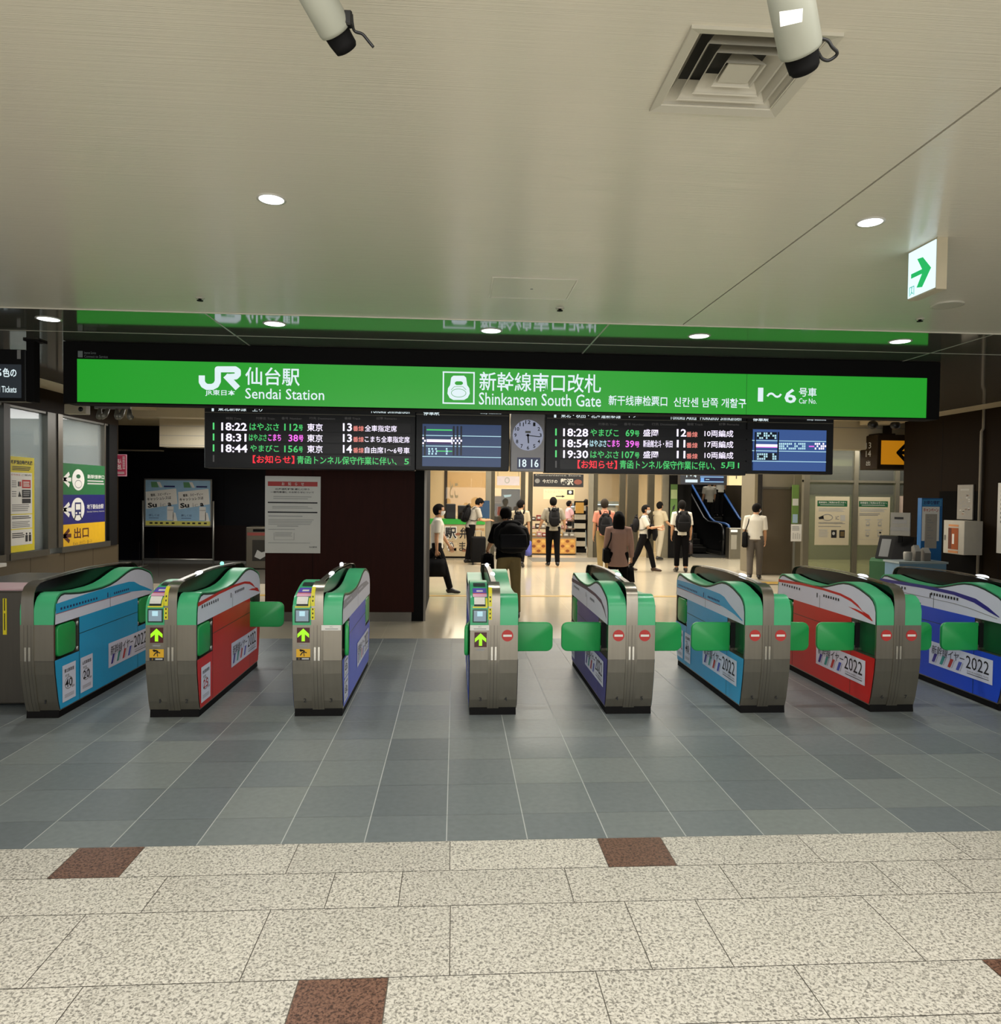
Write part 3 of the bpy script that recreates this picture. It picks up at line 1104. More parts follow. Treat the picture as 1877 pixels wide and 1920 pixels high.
P = Pane(mb, YB - .006)
P.rect(lit('clock_lcd', '#1c2340'), 970, 858, 1013, 879)
P.up()
P.text(LITW, '18 16', 973, 861, 1010, 876, .015)
mb.v = [tuple(Vector(q) - L) for q in mb.v]
mb.build('digital_readout', None, t)
# ================================================================== TICKET GATES
S = 1.0843
GY = 5.76                                  # front face of the row
GL = 1.70                                  # length before scaling
G_GREEN = mat('gate_green_plastic', '#44ae77', .33, var=.05, spec=.5)
G_FLAP = mat('flap_green', '#229b4e', .35, var=.05)
G_FLAPD = mat('flap_window_green', '#17502e', .25, var=.05)
G_EDGE = mat('gate_dark_edge', '#143626', .4)
G_FIN = mat('smoked_fin', '#070707', .2, spec=.3)
G_WHITE = mat('gate_white_film', '#dde1ee', .35, var=.03)
G_SKY = mat('gate_sky_blue_film', '#22a5d6', .35, var=.04)
G_RED = mat('gate_red_film', '#c81b16', .35, var=.05)
G_BLUE = mat('gate_blue_film', '#1f4ccc', .35, var=.05)
G_INDIGO = mat('gate_indigo_film', '#2c2a86', .35, var=.05)
G_GREYF = mat('gate_grey_stripe', '#8e92a0', .4)
G_PLUM = mat('gate_plum_stripe', '#4d3550', .4)
G_TICK = mat('gate_slot_yellow', '#d8d02a', .4)
LAMPW = lit('white_indicator', '#f6fbff', 2.2)
LAMPT = lit('teal_indicator', '#8ff0d0', 1.6)
ARROW = lit('lime_arrow', '#a6f018', 1.1)
ARROWB = lit('arrow_display_dark', '#3c0a08', 1.0)
SCREEN = lit('reader_screen', '#93a9b4', .75)
SCREENL = lit('reader_screen_glow', '#bfeaf4', .9)
PINK = mat('pink_print', '#d59ab4', .5)
PURP = mat('purple_print', '#4a3aa8', .5)

PROF = [(0, .69), (0, .79), (.006, .83), (.02, .86), (.05, .89), (.10, .91), (.17, .93), (.25, .953), (.33, .967), (.40, .972), (.48, .968), (.56, .953), (.65, .93), (.75, .906), (.86, .888), (1.0, .878),
        (1.2, .879), (1.35, .886), (1.48, .90), (1.57, .912), (1.62, .908), (1.66, .885), (1.685, .85), (1.70, .80), (1.70, .69)]
FRONT = [(.075, .05), (.05, .12), (.03, .22), (.01, .33), (0, .43), (0, .69)]
RAIL = [(.075, .05), (.05, .12), (.03, .22), (.01, .33), (0, .43), (0, .69), (0, .86), (.01, .92), (.035, .955), (.08, .978), (.16, .990), (.3, .998), (.5, 1.006), (.7, 1.012), (.85, 1.014), (1.0, 1.012), (1.2, 1.006), (1.4, .998),
        (1.54, .990), (1.62, .978), (1.665, .955), (1.69, .92), (1.70, .86), (1.70, .69)]
RAIL = RAIL + [(GL - y, z) for y, z in FRONT[::-1]][1:]


def sc(p):
    return [(y * S, z * S) for y, z in p]


def flip(p):
    return [(GL - y, z) for y, z in p][::-1]


def along(path, s0, s1, n=6, off=0.0):
    """part of a polyline between two arc lengths, shifted outward"""
    d = [0]
    for a, b in zip(path, path[1:]):
        d.append(d[-1] + hypot(b[0] - a[0], b[1] - a[1]))
    out = []
    for k in range(n + 1):
        s = s0 + (s1 - s0) * k / n
        for i in range(len(path) - 1):
            if d[i + 1] >= s - 1e-9:
                break
        u = (s - d[i]) / max(1e-9, d[i + 1] - d[i])
        a, b = path[i], path[i + 1]
        tx, ty = b[0] - a[0], b[1] - a[1]
        l = hypot(tx, ty)
        out.append((a[0] + tx * u - ty / l * off, a[1] + ty * u + tx / l * off))
    return out


HW, RW = .178, .043                        # half width of a gate, half width of its centre rail


def side_art(mb, side, base, style):
    """coloured film and train drawing on one long side. side=+1 faces +X (hump at the rear), -1 faces -X (hump at the front)
    t = distance from the hump end"""
    X = side * HW * S

    def yy(t):
        return (GL - t) if side > 0 else t

    def poly(m, pts, k):
        x = X + side * (.003 + .0012 * k)
        vs = [(x, yy(t) * S, z * S) for t, z in pts]
        n = list(range(len(vs)))
        mb.use(m).add(vs, [n], False)

    top = [(t, z - .016) for t, z in ((.015, .80), (.03, .845), (.06, .88), (.10, .903), (.17, .925), (.25, .947), (.33, .961), (.40, .966), (.48, .962), (.56, .947), (.65, .924), (.75, .90), (.86, .882), (1.0, .872),
                                      (1.2, .873), (1.35, .88), (1.48, .894), (1.56, .905), (1.61, .90), (1.65, .875), (1.67, .84), (1.683, .79))]
    edge = [(0, .69)] + [(t, z + .014) for t, z in top] + [(GL, .69)]
    poly(G_EDGE, edge, 0)
    poly(G_WHITE, [(.012, .69)] + top + [(GL - .012, .69)], 1)
    if style == 'sky':
        poly(G_SKY, [(.045, .722), (.18, .765), (.30, .80), (.42, .845), (.52, .857), (.8, .858), (1.2, .853), (1.68, .838), (1.68, .765), (1.2, .768), (.8, .768), (.45, .762), (.2, .74), (.045, .712)], 2)
        poly(RED, [(1.68, .762), (1.2, .765), (.5, .76), (.5, .764), (1.2, .769), (1.68, .766)], 3)
        wins = [1.62 - .043 * k for k in range(13)] + [.80 - .036 * k for k in range(8)]
        wz, wh = .785, .017
        ink = NAVY
    elif style == 'red':
        poly(G_RED, [(.05, .718), (.10, .752), (.19, .77), (.26, .81), (.36, .843), (.52, .864), (.8, .872), (1.2, .868), (1.68, .848), (1.68, .82), (1.2, .846), (.8, .852), (.52, .844), (.36, .82), (.24, .785), (.17, .758), (.28, .77), (.40, .772), (.2, .742), (.05, .71)], 2)
        wins = [1.60 - .05 * k for k in range(8)] + [.80 - .04 * k for k in range(7)]
        wz, wh = .795, .022
        ink = INK
    elif style == 'plum':
        poly(G_PLUM, [(.06, .74), (.14, .80), (.26, .845), (.5, .862), (.9, .868), (1.68, .85), (1.68, .815), (.9, .838), (.5, .836), (.26, .815), (.14, .775), (.06, .73)], 2)
        wins = [1.55 - .045 * k for k in range(7)] + [.72 - .04 * k for k in range(5)]
        wz, wh = .78, .02
        ink = GREYINK
    elif style == 'grey':
        poly(G_GREYF, [(.10, .80), (.3, .85), (.6, .86), (1.66, .86), (1.66, .80), (.7, .80), (.3, .80)], 2)
        wins = [1.50 - .045 * k for k in range(6)] + [.8 - .04 * k for k in range(6)]
        wz, wh = .825, .014
        ink = G_WHITE
    else:
        poly(G_INDIGO, [(.08, .742), (.2, .80), (.34, .848), (.6, .872), (1.0, .876), (1.68, .862), (1.68, .83), (1.0, .848), (.6, .842), (.36, .812), (.2, .765), (.08, .735)], 2)
        poly(GREYINK, [(.1, .725), (.4, .76), (.6, .772), (1.68, .772), (1.68, .767), (.6, .767), (.4, .754), (.1, .72)], 2)
        wins = [1.60 - .045 * k for k in range(8)] + [.90 - .037 * k for k in range(10)]
        wz, wh = .80, .024
        ink = INK
    for t in wins:
        poly(ink, [(t, wz), (t - .022, wz), (t - .022, wz + wh), (t, wz + wh)], 3)
    poly(ink, [(.90, .775), (.915, .775), (.915, .815), (.90, .815)], 3)
    # coloured lower panel leaves the two flap windows free
    poly(base, [(.078, .06), (GL - .078, .06), (GL - .058, .12), (GL - .038, .22), (GL - .018, .33), (GL - .008, .43), (GL - .345, .43), (GL - .345, .69), (.345, .69), (.345, .43), (.008, .43), (.018, .33), (.038, .22), (.058, .12)], 1)
    poly(G_EDGE, [(.345, .56), (GL - .345, .56), (GL - .345, .565), (.345, .565)], 2)
    for t in (.345, .86, GL - .345):
        poly(G_EDGE, [(t, .06 if t != .86 else .69), (t + .005, .06 if t != .86 else .69), (t + .005, .43 if t != .86 else .80), (t, .43 if t != .86 else .80)], 2)

    def board_text(t0, t1, z0, z1, fn):
        """origin at the left lower corner as seen from the passage"""
        x = X + side * .0062
        if side > 0:
            o, ux = Vector((x, (GL - t0) * S, z0 * S)), Y3
        else:
            o, ux = Vector((x, t1 * S, z0 * S)), -Y3
        fn(o, ux, abs(t1 - t0) * S, (z1 - z0) * S)
    return poly, board_text


ADVC = [mat('adv_violet', '#3a2f8c', .5), mat('adv_teal', '#3f9a90', .5), mat('adv_crimson', '#bb3a34', .5), mat('adv_blue', '#4a58b8', .5)]


def advert(mb, o, ux, w, h, out):
    """white banner: slanted black lettering over colour strokes, year beside it"""
    uz = Z3
    mb.use(G_WHITE).flat([(0, 0), (w, 0), (w, h * .97), (w * .55, h * .97), (0, h)], o, ux, uz)
    o = o + out * .0012
    for i, m in enumerate(ADVC):
        x = w * (.05 + .135 * i)
        mb.use(m).flat([(x, h * .12), (x + w * .045, h * .12), (x + w * .095, h * .50), (x + w * .045, h * .50)], o, ux, uz)
        mb.use(GREYINK).flat([(x + w * .065, h * .12), (x + w * .072, h * .12), (x + w * .115, h * .48), (x + w * .108, h * .48)], o, ux, uz)
    o = o + out * .0008
    mb.use(INK).text('新幹線イヤー', w * .04, w * .58, h * .46, h * .86, o, ux, uz, .0, .12)
    mb.use(INK).text('2022', w * .61, w * .95, h * .34, h * .86, o, ux, uz, 0)
    mb.use(GREYINK).text('SHINKANSEN YEAR', w * .63, w * .95, h * .20, h * .27, o, ux, uz)
    mb.use(INK).flat([(w * .63, h * .13), (w * .95, h * .13), (w * .95, h * .155), (w * .63, h * .155)], o, ux, uz)


def poster_small(mb, o, ux, w, h, out, head, num, col):
    uz = Z3
    mb.use(G_WHITE).flat([(0, 0), (w, 0), (w, h), (0, h)], o, ux, uz)
    o = o + out * .0012
    mb.use(INK).text(head, w * .14, w * .86, h * .78, h * .89, o, ux, uz, .01)
    mb.use(GREYINK).text('開業', w * .2, w * .5, h * .66, h * .73, o, ux, uz)
    mb.use(GREYINK).ring(w * .46, h * .48, w * .30, h * .17, w * .03, o, ux, uz)
    mb.use(col).text(num, w * .2, w * .72, h * .36, h * .60, o, ux, uz, .01)
    mb.use(INK).text('周年', w * .70, w * .9, h * .30, h * .37, o, ux, uz)
    for k in range(3):
        mb.use(GREYINK).flat([(w * .15, h * (.10 + .035 * k)), (w * .85, h * (.10 + .035 * k)), (w * .85, h * (.112 + .035 * k)), (w * .15, h * (.112 + .035 * k))], o, ux, uz)


def flap_mesh(x0, sgn, L=.30):
    """closed flap: plate across the passage, rounded outer corners"""
    z0, z1, r = .425, .655, .05
    pts = [(0, z0)]
    for k in range(7):
        a = -pi / 2 + pi / 2 * k / 6
        pts.append((L - r + r * cos(a), z0 + r + r * sin(a)))
    for k in range(7):
        a = pi / 2 * k / 6
        pts.append((L - r + r * cos(a), z1 - r + r * sin(a)))
    pts.append((0, z1))
    return [((x0 + sgn * p[0]) * S, p[1] * S) for p in pts]


def rounded_prism(mb, poly, axis, a0, a1, r=.007):
    """prism with softly rounded rims"""
    c = (sum(p[0] for p in poly) / len(poly), sum(p[1] for p in poly) / len(poly))
    w = max(p[0] for p in poly) - min(p[0] for p in poly)
    h = max(p[1] for p in poly) - min(p[1] for p in poly)

    def inset(q):
        return [(c[0] + (p[0] - c[0]) * (1 - 2 * q / w), c[1] + (p[1] - c[1]) * (1 - 2 * q / h)) for p in poly]
    s = 1 if a1 > a0 else -1
    rings = [(r, a0), (r * .3, a0 + s * r * .3), (0, a0 + s * r), (0, a1 - s * r), (r * .3, a1 - s * r * .3), (r, a1)]

    def p3(p, a):
        return {'x': (a, p[0], p[1]), 'y': (p[0], a, p[1]), 'z': (p[0], p[1], a)}[axis]
    n = len(poly)
    vs = []
    for q, a in rings:
        vs += [p3(p, a) for p in inset(q)]
    fs = []
    for i in range(len(rings) - 1):
        for k in range(n):
            fs.append((i * n + k, i * n + (k + 1) % n, (i + 1) * n + (k + 1) % n, (i + 1) * n + k))
    fs.append(tuple(range(n - 1, -1, -1)))
    fs.append(tuple(range((len(rings) - 1) * n, len(rings) * n)))
    mb.add(vs, fs, True)


def gate(label, gx, left=None, right=None, numbers=('', ''), yellow=False, card=None, lamps=True, leftmark=None, rightmark=None, halves=(1, 1)):
    """left/right: dict(base, style, front='open'|'closed'|'ajar', rear=..., reader=bool)"""
    t = thing('ticket_gate', label, 'ticket gate', (gx, GY, 0), 0, 'automatic ticket gates in a row')
    hl, hr = halves
    xl, xr = -HW * S * hl, HW * S * hr
    body = sc(FRONT + flip(FRONT))
    mb = MB().use(STEEL)
    # body narrower where the flap windows cut in: centre block, full-width lower block, end posts
    low = sc([(.075, .05), (.05, .12), (.03, .22), (.01, .33), (0, .43)] + flip([(.075, .05), (.05, .12), (.03, .22), (.01, .33), (0, .43)]))
    mb.prism(low, 'x', xl, xr)
    core0, core1 = -.115 * S * hl, .115 * S * hr
    mb.box(core0, core1, .01 * S, (GL - .01) * S, .43 * S, .69 * S)
    mb.box(xl, xr, 0, .02 * S, .43 * S, .69 * S).box(xl, xr, (GL - .02) * S, GL * S, .43 * S, .69 * S)
    mb.box(xl, xr, .34 * S, (GL - .34) * S, .43 * S, .69 * S)
    mb.use(STEELD)
    for yy in (-.0012, GL * S + .0002):
        mb.box(xl + .003, xr - .003, yy, yy + .001, .428 * S, .431 * S)
    body_ob = mb.build('body', None, t)
    MB().use(MATTB).prism(sc([(.065, 0), (.072, .055), (GL - .072, .055), (GL - .065, 0)]), 'x', xl + .004, xr - .004).build('toe_kick', None, t)
    for sd, d, hh in ((-1, left, hl), (1, right, hr)):
        if not hh:
            continue
        pr = PROF if sd < 0 else flip(PROF)
        a0, a1 = (xl, -RW * S) if sd < 0 else (RW * S, xr)
        mb = MB().use(G_GREEN)
        mb.prism(sc(pr), 'x', a0, a1)
        soften(mb.build('top_cover', None, t), 40)
    # smoked fin and steel rail
    fin = [(.02, .69)] + [(y + (.012 if y < .1 else -.012 if y > 1.6 else 0), z - .01) for y, z in RAIL if z > .7] + [(GL - .02, .69)]
    MB().use(G_FIN).prism(sc(fin), 'x', -.023 * S, .023 * S).build('fin', None, t)
    n0 = [i for i, q in enumerate(RAIL) if q[0] >= .16][0]
    n1 = [i for i, q in enumerate(RAIL) if q[0] <= 1.54][-1]
    n1 = [i for i, q in enumerate(RAIL) if abs(q[0] - 1.54) < 1e-6][0]
    mb = MB().use(STEEL).strip(sc(RAIL[:n0 + 1]), 'x', -RW * S, RW * S, .006).strip(sc(RAIL[n0:n1 + 1]), 'x', -.019 * S, .019 * S, .006).strip(sc(RAIL[n1:]), 'x', -RW * S, RW * S, .006)
    soften(mb.build('centre_rail', None, t), 40)
    mb = MB().use(STEELD)
    fr = [(y - .0068 / S, z) for y, z in FRONT]
    for xx, ww in ((-.001, .004), (-.026, .002), (.024, .002)):
        mb.strip(sc(fr), 'x', xx * S, (xx + ww) * S)
    mb.use(CHROME)
    fr2 = [(y - .0072 / S, z) for y, z in FRONT if z > .42]
    for xx in (-.022, .006):
        mb.strip(sc([(-.0072 / S, .43), (-.0072 / S, .53)]), 'x', xx * S, (xx + .014) * S)
    mb.build('rail_inlay', None, t)
    if lamps:
        mb = MB().use(LAMPW).ball((.012 * S, .53 * S, 1.012 * S), (.021, .085, .016), 14, 8)
        mb.build('indicator_lamp', None, t)
        if left and left.get('reader'):
            MB().use(LAMPT if yellow == 'teal' else LAMPW).ball((-.008, 1.16 * S, 1.024 * S), .019, 12, 8).build('indicator_lamp', None, t)
    # long sides
    for sd, d in ((-1, left), (1, right)):
        if not d:
            continue
        mb = MB()
        poly, bt = side_art(mb, sd, d['base'], d['style'])
        out = X3 * sd
        t0 = .205 if sd < 0 else GL - .205
        bt(.90 if sd > 0 else .90, .12, .19, .385, lambda o, ux, w, h: None)
        # banner: from .12 to .90 of the hump end
        x = sd * (HW * S + .0075)
        if d.get('banner', 1):
            ta, tb = (.90, .13)
            o = Vector((x, ((GL - ta) if sd > 0 else ta) * S, .185 * S))
            advert(mb, o, Y3 if sd > 0 else -Y3, (ta - tb) * S, .205 * S, out)
        for (tt, w_, z0, z1, head, num, col) in d.get('posters', ()):
            o = Vector((x, ((GL - tt) if sd > 0 else tt) * S, z0 * S))
            poster_small(mb, o, Y3 if sd > 0 else -Y3, w_ * S, (z1 - z0) * S, out, head, num, col)
        mb.build('side_panel', None, t)
        # flap windows and flaps
        for end in ('front', 'rear'):
            st = d.get(end, 'closed')
            yf = (lambda q: q) if end == 'front' else (lambda q: GL - q)
            mb = MB().use(G_FLAPD)
            ya, yb = sorted((yf(.022), yf(.335)))
            xin = sd * .118 * S
            mb.box(min(xin, xin + sd * .01), max(xin, xin + sd * .01), ya * S, yb * S, .432 * S, .688 * S)
            mb.use(BLACK)
            za, zb2 = sorted((yf(.315), yf(.338)))
            mb.box(min(xin, sd * .165 * S), max(xin, sd * .165 * S), za * S, zb2 * S, .45 * S, .65 * S)
            mb.use(ALU)
            for z in (.44, .63):
                mb.cyl((sd * .172 * S, yf(.328) * S, z * S), (sd * .172 * S, yf(.328) * S, (z + .03) * S), .012, seg=10)
            wob = mb.build('flap_window', None, t)
            mb = MB().use(G_FLAP)
            if st == 'closed':
                y0 = yf(.33)
                rounded_prism(mb, flap_mesh(sd * .168, sd, .315), 'y', (y0 - .016) * S, (y0 + .016) * S, .009)
                fo = mb.build('flap', None, t)
            else:
                za, zb2 = .445, .675
                r = .04
                cs = []
                y0_, y1_ = sorted((yf(.05), yf(.30)))
                for cx, cy, a0 in ((y1_ - r, zb2 - r, 0), (y0_ + r, zb2 - r, pi / 2), (y0_ + r, za + r, pi), (y1_ - r, za + r, 1.5 * pi)):
                    for k in range(5):
                        a = a0 + pi / 2 * k / 4
                        cs.append(((cx + r * cos(a)) * S, (cy + r * sin(a)) * S))
                rounded_prism(mb, cs, 'x', sd * .150 * S, sd * .180 * S, .008)
                fo = mb.build('flap', None, t)
                if st == 'ajar':
                    fo.rotation_euler = (0, 0, sd * .16)
                    pv = Vector((sd * .165 * S, .31 * S, 0))
                    fo.location = pv - fo.rotation_euler.to_matrix() @ pv
            fo.parent = wob
    # front face marks
    FV = Vector((0, -.0018, 0))
    for sd, n in ((-1, numbers[0]), (1, numbers[1])):
        if n:
            mb = MB().use(INK)
            c = sd * .095 * S
            mb.text(n, c - (.006 if n == '1' else .011), c + (.006 if n == '1' else .011), .110 * S, .138 * S, Vector((0, .0462 * S - .003, 0)), X3, Z3, .02)
            mb.build('lane_number', None, t)
    for sd, mk in ((-1, leftmark), (1, rightmark)):
        c = sd * .1 * S
        if mk == 'no_entry':
            mb = MB().use(RED).cyl((c, -.003, .612 * S), (c, .001, .612 * S), .043 * S, seg=28, smooth=False)
            mb.use(PAPER).box(c - .032 * S, c + .032 * S, -.0045, -.003, .604 * S, .620 * S)
            mb.build('no_entry_mark', None, t)
        elif mk == 'arrow' or mk == 'arrow_low':
            dz = -.035 if mk == 'arrow_low' else 0
            q = c - .0 * S
            mb = MB().use(ARROWB).box(q - .046 * S, q + .046 * S, -.003, .001, (.562 + dz) * S, (.672 + dz) * S)
            mb.use(ARROW).flat([((q + x_ * S), (z_ + dz) * S) for x_, z_ in ((-.012, .572), (.012, .572), (.012, .622), (.042, .598), (.042, .626), (0, .666), (-.042, .626), (-.042, .598), (-.012, .622))], Vector((0, -.0042, 0)), X3, Z3)
            mb.build('arrow_display', None, t)
            MB().use(GREYINK).box(q - .03, q + .03, -.0022, 0, (.535 + dz) * S, (.548 + dz) * S).build('card_slot', None, t)
            if mk == 'arrow':
                mb = MB().use(AMBER).box(q - .05 * S, q + .05 * S, -.002, .001, .455 * S, .515 * S)
                mb.use(INK).box(q - .05 * S, q + .05 * S, -.0019, .001, .432 * S, .454 * S)
                o2, kx = Vector((q, -.0034, 0)), S
                mb.stroke([(-.022, .468 * S), (-.008, .488 * S), (.006, .494 * S), (.028, .488 * S)], .008, o2, X3, Z3)
                mb.stroke([(-.024, .50 * S), (-.004, .505 * S), (.012, .498 * S)], .012, o2, X3, Z3)
                mb.stroke([(.004, .49 * S), (.008, .462 * S)], .006, o2, X3, Z3)
                mb.disc(-.02, .508 * S, .011, .006, o2, X3, Z3)
                mb.use(AMBER).text('!', -.034, -.03, .436 * S, .450 * S, o2, X3, Z3, .02)
                mb.use(PALEINK).box(q - .01, q + .045, -.0025, 0, .438 * S, .449 * S)
                mb.build('warning_sticker', None, t)
        elif mk == 'blank':
            pass
        d = left if sd < 0 else right
        if d and d.get('reader'):
            c = sd * .105 * S

            def patch(m, s0, s1, xa, xb, off, n=5):
                mb.use(m).strip(sc(along(PROF, s0, s1, n, off)), 'x', c + xa * S, c + xb * S, .003)
            mb = MB()
            patch(mat('reader_bezel_green', '#3fae78', .3), .012, .49, -.062, .058, .003, 14)
            patch(G_EDGE, .02, .118, -.056, .052, .006)
            rp = mb.build('reader_panel', None, t)
            mb = MB()
            patch(SCREEN, .03, .108, -.047, .043, .010)
            patch(SCREENL, .068, .102, -.022, .018, .0115)
            mb.build('reader_screen', None, rp)
            mb = MB()
            patch(G_TICK, .128, .138, -.055, .052, .010)
            patch(G_TICK, .138, .20, .040, .055, .010)
            patch(PAPER, .15, .205, -.045, .035, .014)
            patch(BLACK, .14, .152, -.045, .038, .010)
            mb.build('ticket_slot', None, rp)
            mb = MB()
            patch(PINK, .212, .245, -.054, .050, .010)
            patch(RED, .245, .258, -.054, .050, .010)
            patch(PURP, .258, .345, -.054, .050, .010)
            patch(PAPER, .278, .300, -.026, .022, .0125)
            mb.build('card_pad', None, rp)
            mb = MB()
            patch(mat('reader_readout', '#2c3a36', .25), .385, .455, -.048, .044, .010)
            mb.build('readout', None, rp)
            mb = MB().use(G_TICK)
            rr = along(RAIL, .655, .735, 3, .0075) + []
            mb.strip(sc(along(RAIL, .69, .775, 3, .008)), 'x', (-.045) * S, (-.018) * S, .002)
            mb.strip(sc(along(RAIL, .79, .93, 6, .008)), 'x', (-.045) * S, (-.018) * S, .002)
            mb.use(INK)
            for a_ in (.70, .73, .76, .82, .85):
                mb.strip(sc(along(RAIL, a_, a_ + .013, 2, .0105)), 'x', (-.036) * S, (-.027) * S)
            mb.build('yellow_sticker', None, t)
    if card:
        c = card * .105 * S
        mb = MB().use(PAPER).rbox(c - .075 * S, c + .068 * S, -.012, -.006, .652 * S, .692 * S, .0028, 2)
        mb.use(GREYINK).text('IC', c - .012, c + .012, .674 * S, .686 * S, Vector((0, -.0135, 0)), X3, Z3)
        mb.box(c - .05, c + .05, -.0128, -.012, .662 * S, .667 * S)
        mb.build('notice_card', None, t)
    return t


GX = [v * S for v in (-3.035, -2.040, -.998, .297, 1.333, 2.383, 3.418, 4.47)]
P40 = [(1.60, .185, .10, .37, '東北新幹線', '40', INK), (1.345, .185, .10, .37, '山形新幹線', '20', INK)]
gate('half-width ticket gate with a sky blue side panel, leftmost, number 1 on its front', GX[0], None, dict(base=G_SKY, style='sky', front='open', rear='open', posters=P40), ('', '1'), lamps=False, halves=(.3, 1))
gate('ticket gate with a red side panel and lime arrow, numbered 1 and 2', GX[1], dict(base=G_RED, style='red', front='open', rear='open', reader=1), dict(base=G_RED, style='red', front='open', rear='closed', posters=[(1.615, .20, .095, .36, '秋田新幹線', '25', RED)]), ('1', '2'), yellow='teal', leftmark='arrow')
gate('ticket gate with a blue side panel and lime arrow, numbered 2 and 3', GX[2], dict(base=G_BLUE, style='plum', front='open', rear='closed', reader=1), dict(base=G_BLUE, style='grey', front='ajar', rear='open', posters=[(1.62, .20, .09, .26, '山形新幹線', '30', INK), (1.62, .20, .27, .42, '北陸新幹線', '25', INK)]), ('2', '3'), leftmark='arrow', card=1)
gate('ticket gate with a lime arrow left and a no-entry disc right, numbered 3 and 4', GX[3], dict(base=G_BLUE, style='plum', front='ajar', rear='open', reader=1), dict(base=G_INDIGO, style='plum', front='closed', rear='open'), ('3', '4'), leftmark='arrow_low', rightmark='no_entry', card=-1)
SP = [(1.62, .17, .10, .37, '東北新幹線', '40', INK)]
gate('ticket gate with an indigo side panel and two no-entry discs, numbered 4 and 5', GX[4], dict(base=G_INDIGO, style='plum', front='closed', rear='open', posters=SP), dict(base=G_SKY, style='sky', front='closed', rear='open'), ('4', '5'), leftmark='no_entry', rightmark='no_entry')
gate('ticket gate with a sky blue side panel and two no-entry discs, numbered 5 and 6', GX[5], dict(base=G_SKY, style='sky', front='closed', rear='open', posters=[(1.62, .17, .10, .37, '山形新幹線', '20', INK), (1.40, .17, .10, .37, '東北新幹線', '40', INK)]), dict(base=G_RED, style='red', front='closed', rear='open'), ('5', '6'), leftmark='no_entry', rightmark='no_entry')
gate('ticket gate with a red side panel and two no-entry discs, numbered 6 and 7', GX[6], dict(base=G_RED, style='red', front='closed', rear='open'), dict(base=G_BLUE, style='blue', front='closed', rear='open'), ('6', '7'), leftmark='no_entry', rightmark='no_entry')
gate('ticket gate with a bright blue side panel, rightmost, cut by the photo edge', GX[7], dict(base=G_BLUE, style='blue', front='closed', rear='open'), dict(base=G_BLUE, style='blue', front='closed', rear='open'), ('7', '8'), leftmark='no_entry', rightmark='no_entry')

# plain steel end cabinet to the left of the row
ztop = onY(20, 1108, 6.15).z
cx = (GX[0] - .33)
t = thing('ticket_gate', 'plain steel wide ticket gate cabinet with a yellow sticker, at the left photo edge', 'ticket gate', (cx - .12, 6.12, 0), 0, 'automatic ticket gates in a row')
xr = GX[0] - .07 - t.location.x
MB().use(STEELD).rbox(-.62, xr, 0, 1.4, .03, ztop, .012, 2).use(MATTB).box(xr - .012, xr - .008, -.001, 0, .03, ztop).build('body', None, t)
xx = onY(9, 1150, 6.12).x - t.location.x
MB().use(YEL).box(xx - .014, xx + .016, -.003, 0, onY(9, 1190, 6.12).z, onY(9, 1122, 6.12).z).use(INK).box(xx - .004, xx + .004, -.0035, -.003, .80, .90).box(xx - .004, xx + .004, -.0035, -.003, .64, .78).build('yellow_sticker', None, t)
MB().use(mat('pale_pink_pad', '#c9a8ac', .4)).box(-.3, xr - .06, .06, .5, ztop, ztop + .012).build('card_pad', None, t)
MB().use(CHROME).box(xr - .055, xr - .02, -.004, 0, .70, .71).box(xr - .055, xr - .02, -.004, 0, .62, .63).build('trim_strip', None, t)
# ================================================================== PEOPLE
SKIN = mat('skin', '#b98a66', .5, var=.05)
HAIRB = mat('black_hair', '#0d0a08', .85, var=.2, scale=60, spec=.15)
HAIRG = mat('greying_hair', '#332c25', .85, var=.2, scale=60, spec=.15)
MASKW = mat('white_face_mask', '#d9dad8', .6)
EYE = mat('dark_eye', '#15100d', .25)
LIP = mat('lip', '#9a5a4c', .5)
C_WHITE = mat('white_shirt_cloth', '#d2cdbf', .95, var=.05, spec=.12)
C_GREYW = mat('pale_grey_cloth', '#a9a396', .95, var=.06, spec=.12)
C_BEIGE = mat('beige_cloth', '#b3a489', .95, var=.06, spec=.12)
C_GREYT = mat('grey_tee_cloth', '#8d8676', .95, var=.06, spec=.12)
C_PINK = mat('salmon_cloth', '#d98f78', .95, var=.05, spec=.12)
C_DUSTY = mat('dusty_pink_cloth', '#a58476', .95, var=.06, spec=.12)
C_DARK = mat('charcoal_cloth', '#121112', .95, var=.12, spec=.12)
C_BLACK = mat('black_cloth', '#080708', .95, var=.15, spec=.12)
C_KHAKI = mat('khaki_cloth', '#7a6a47', .95, var=.08, spec=.12)
C_TAN = mat('tan_cloth', '#8c7850', .95, var=.06, spec=.12)
C_GREYP = mat('grey_trouser_cloth', '#57514a', .95, var=.08, spec=.12)
C_OFFW = mat('off_white_trousers', '#a89e89', .95, var=.05, spec=.12)
B_BLACK = mat('black_nylon', '#060506', .75, var=.2, spec=.2)
B_DARK = mat('dark_grey_nylon', '#151416', .75, var=.15, spec=.2)
B_BLUE = mat('periwinkle_bag', '#5a5fae', .7, var=.06)
B_BROWN = mat('dark_brown_leather', '#241513', .5, var=.1)
SHOEB = mat('black_shoe_leather', '#14100e', .35)
SHOEN = mat('brown_shoe_leather', '#3f2a18', .4)


def rotx(a):
    return Matrix.Rotation(a, 3, 'X')


def legdir(sw, side, ab=0.0):
    return Vector((side * sin(ab), sin(sw), -cos(sw))).normalized()


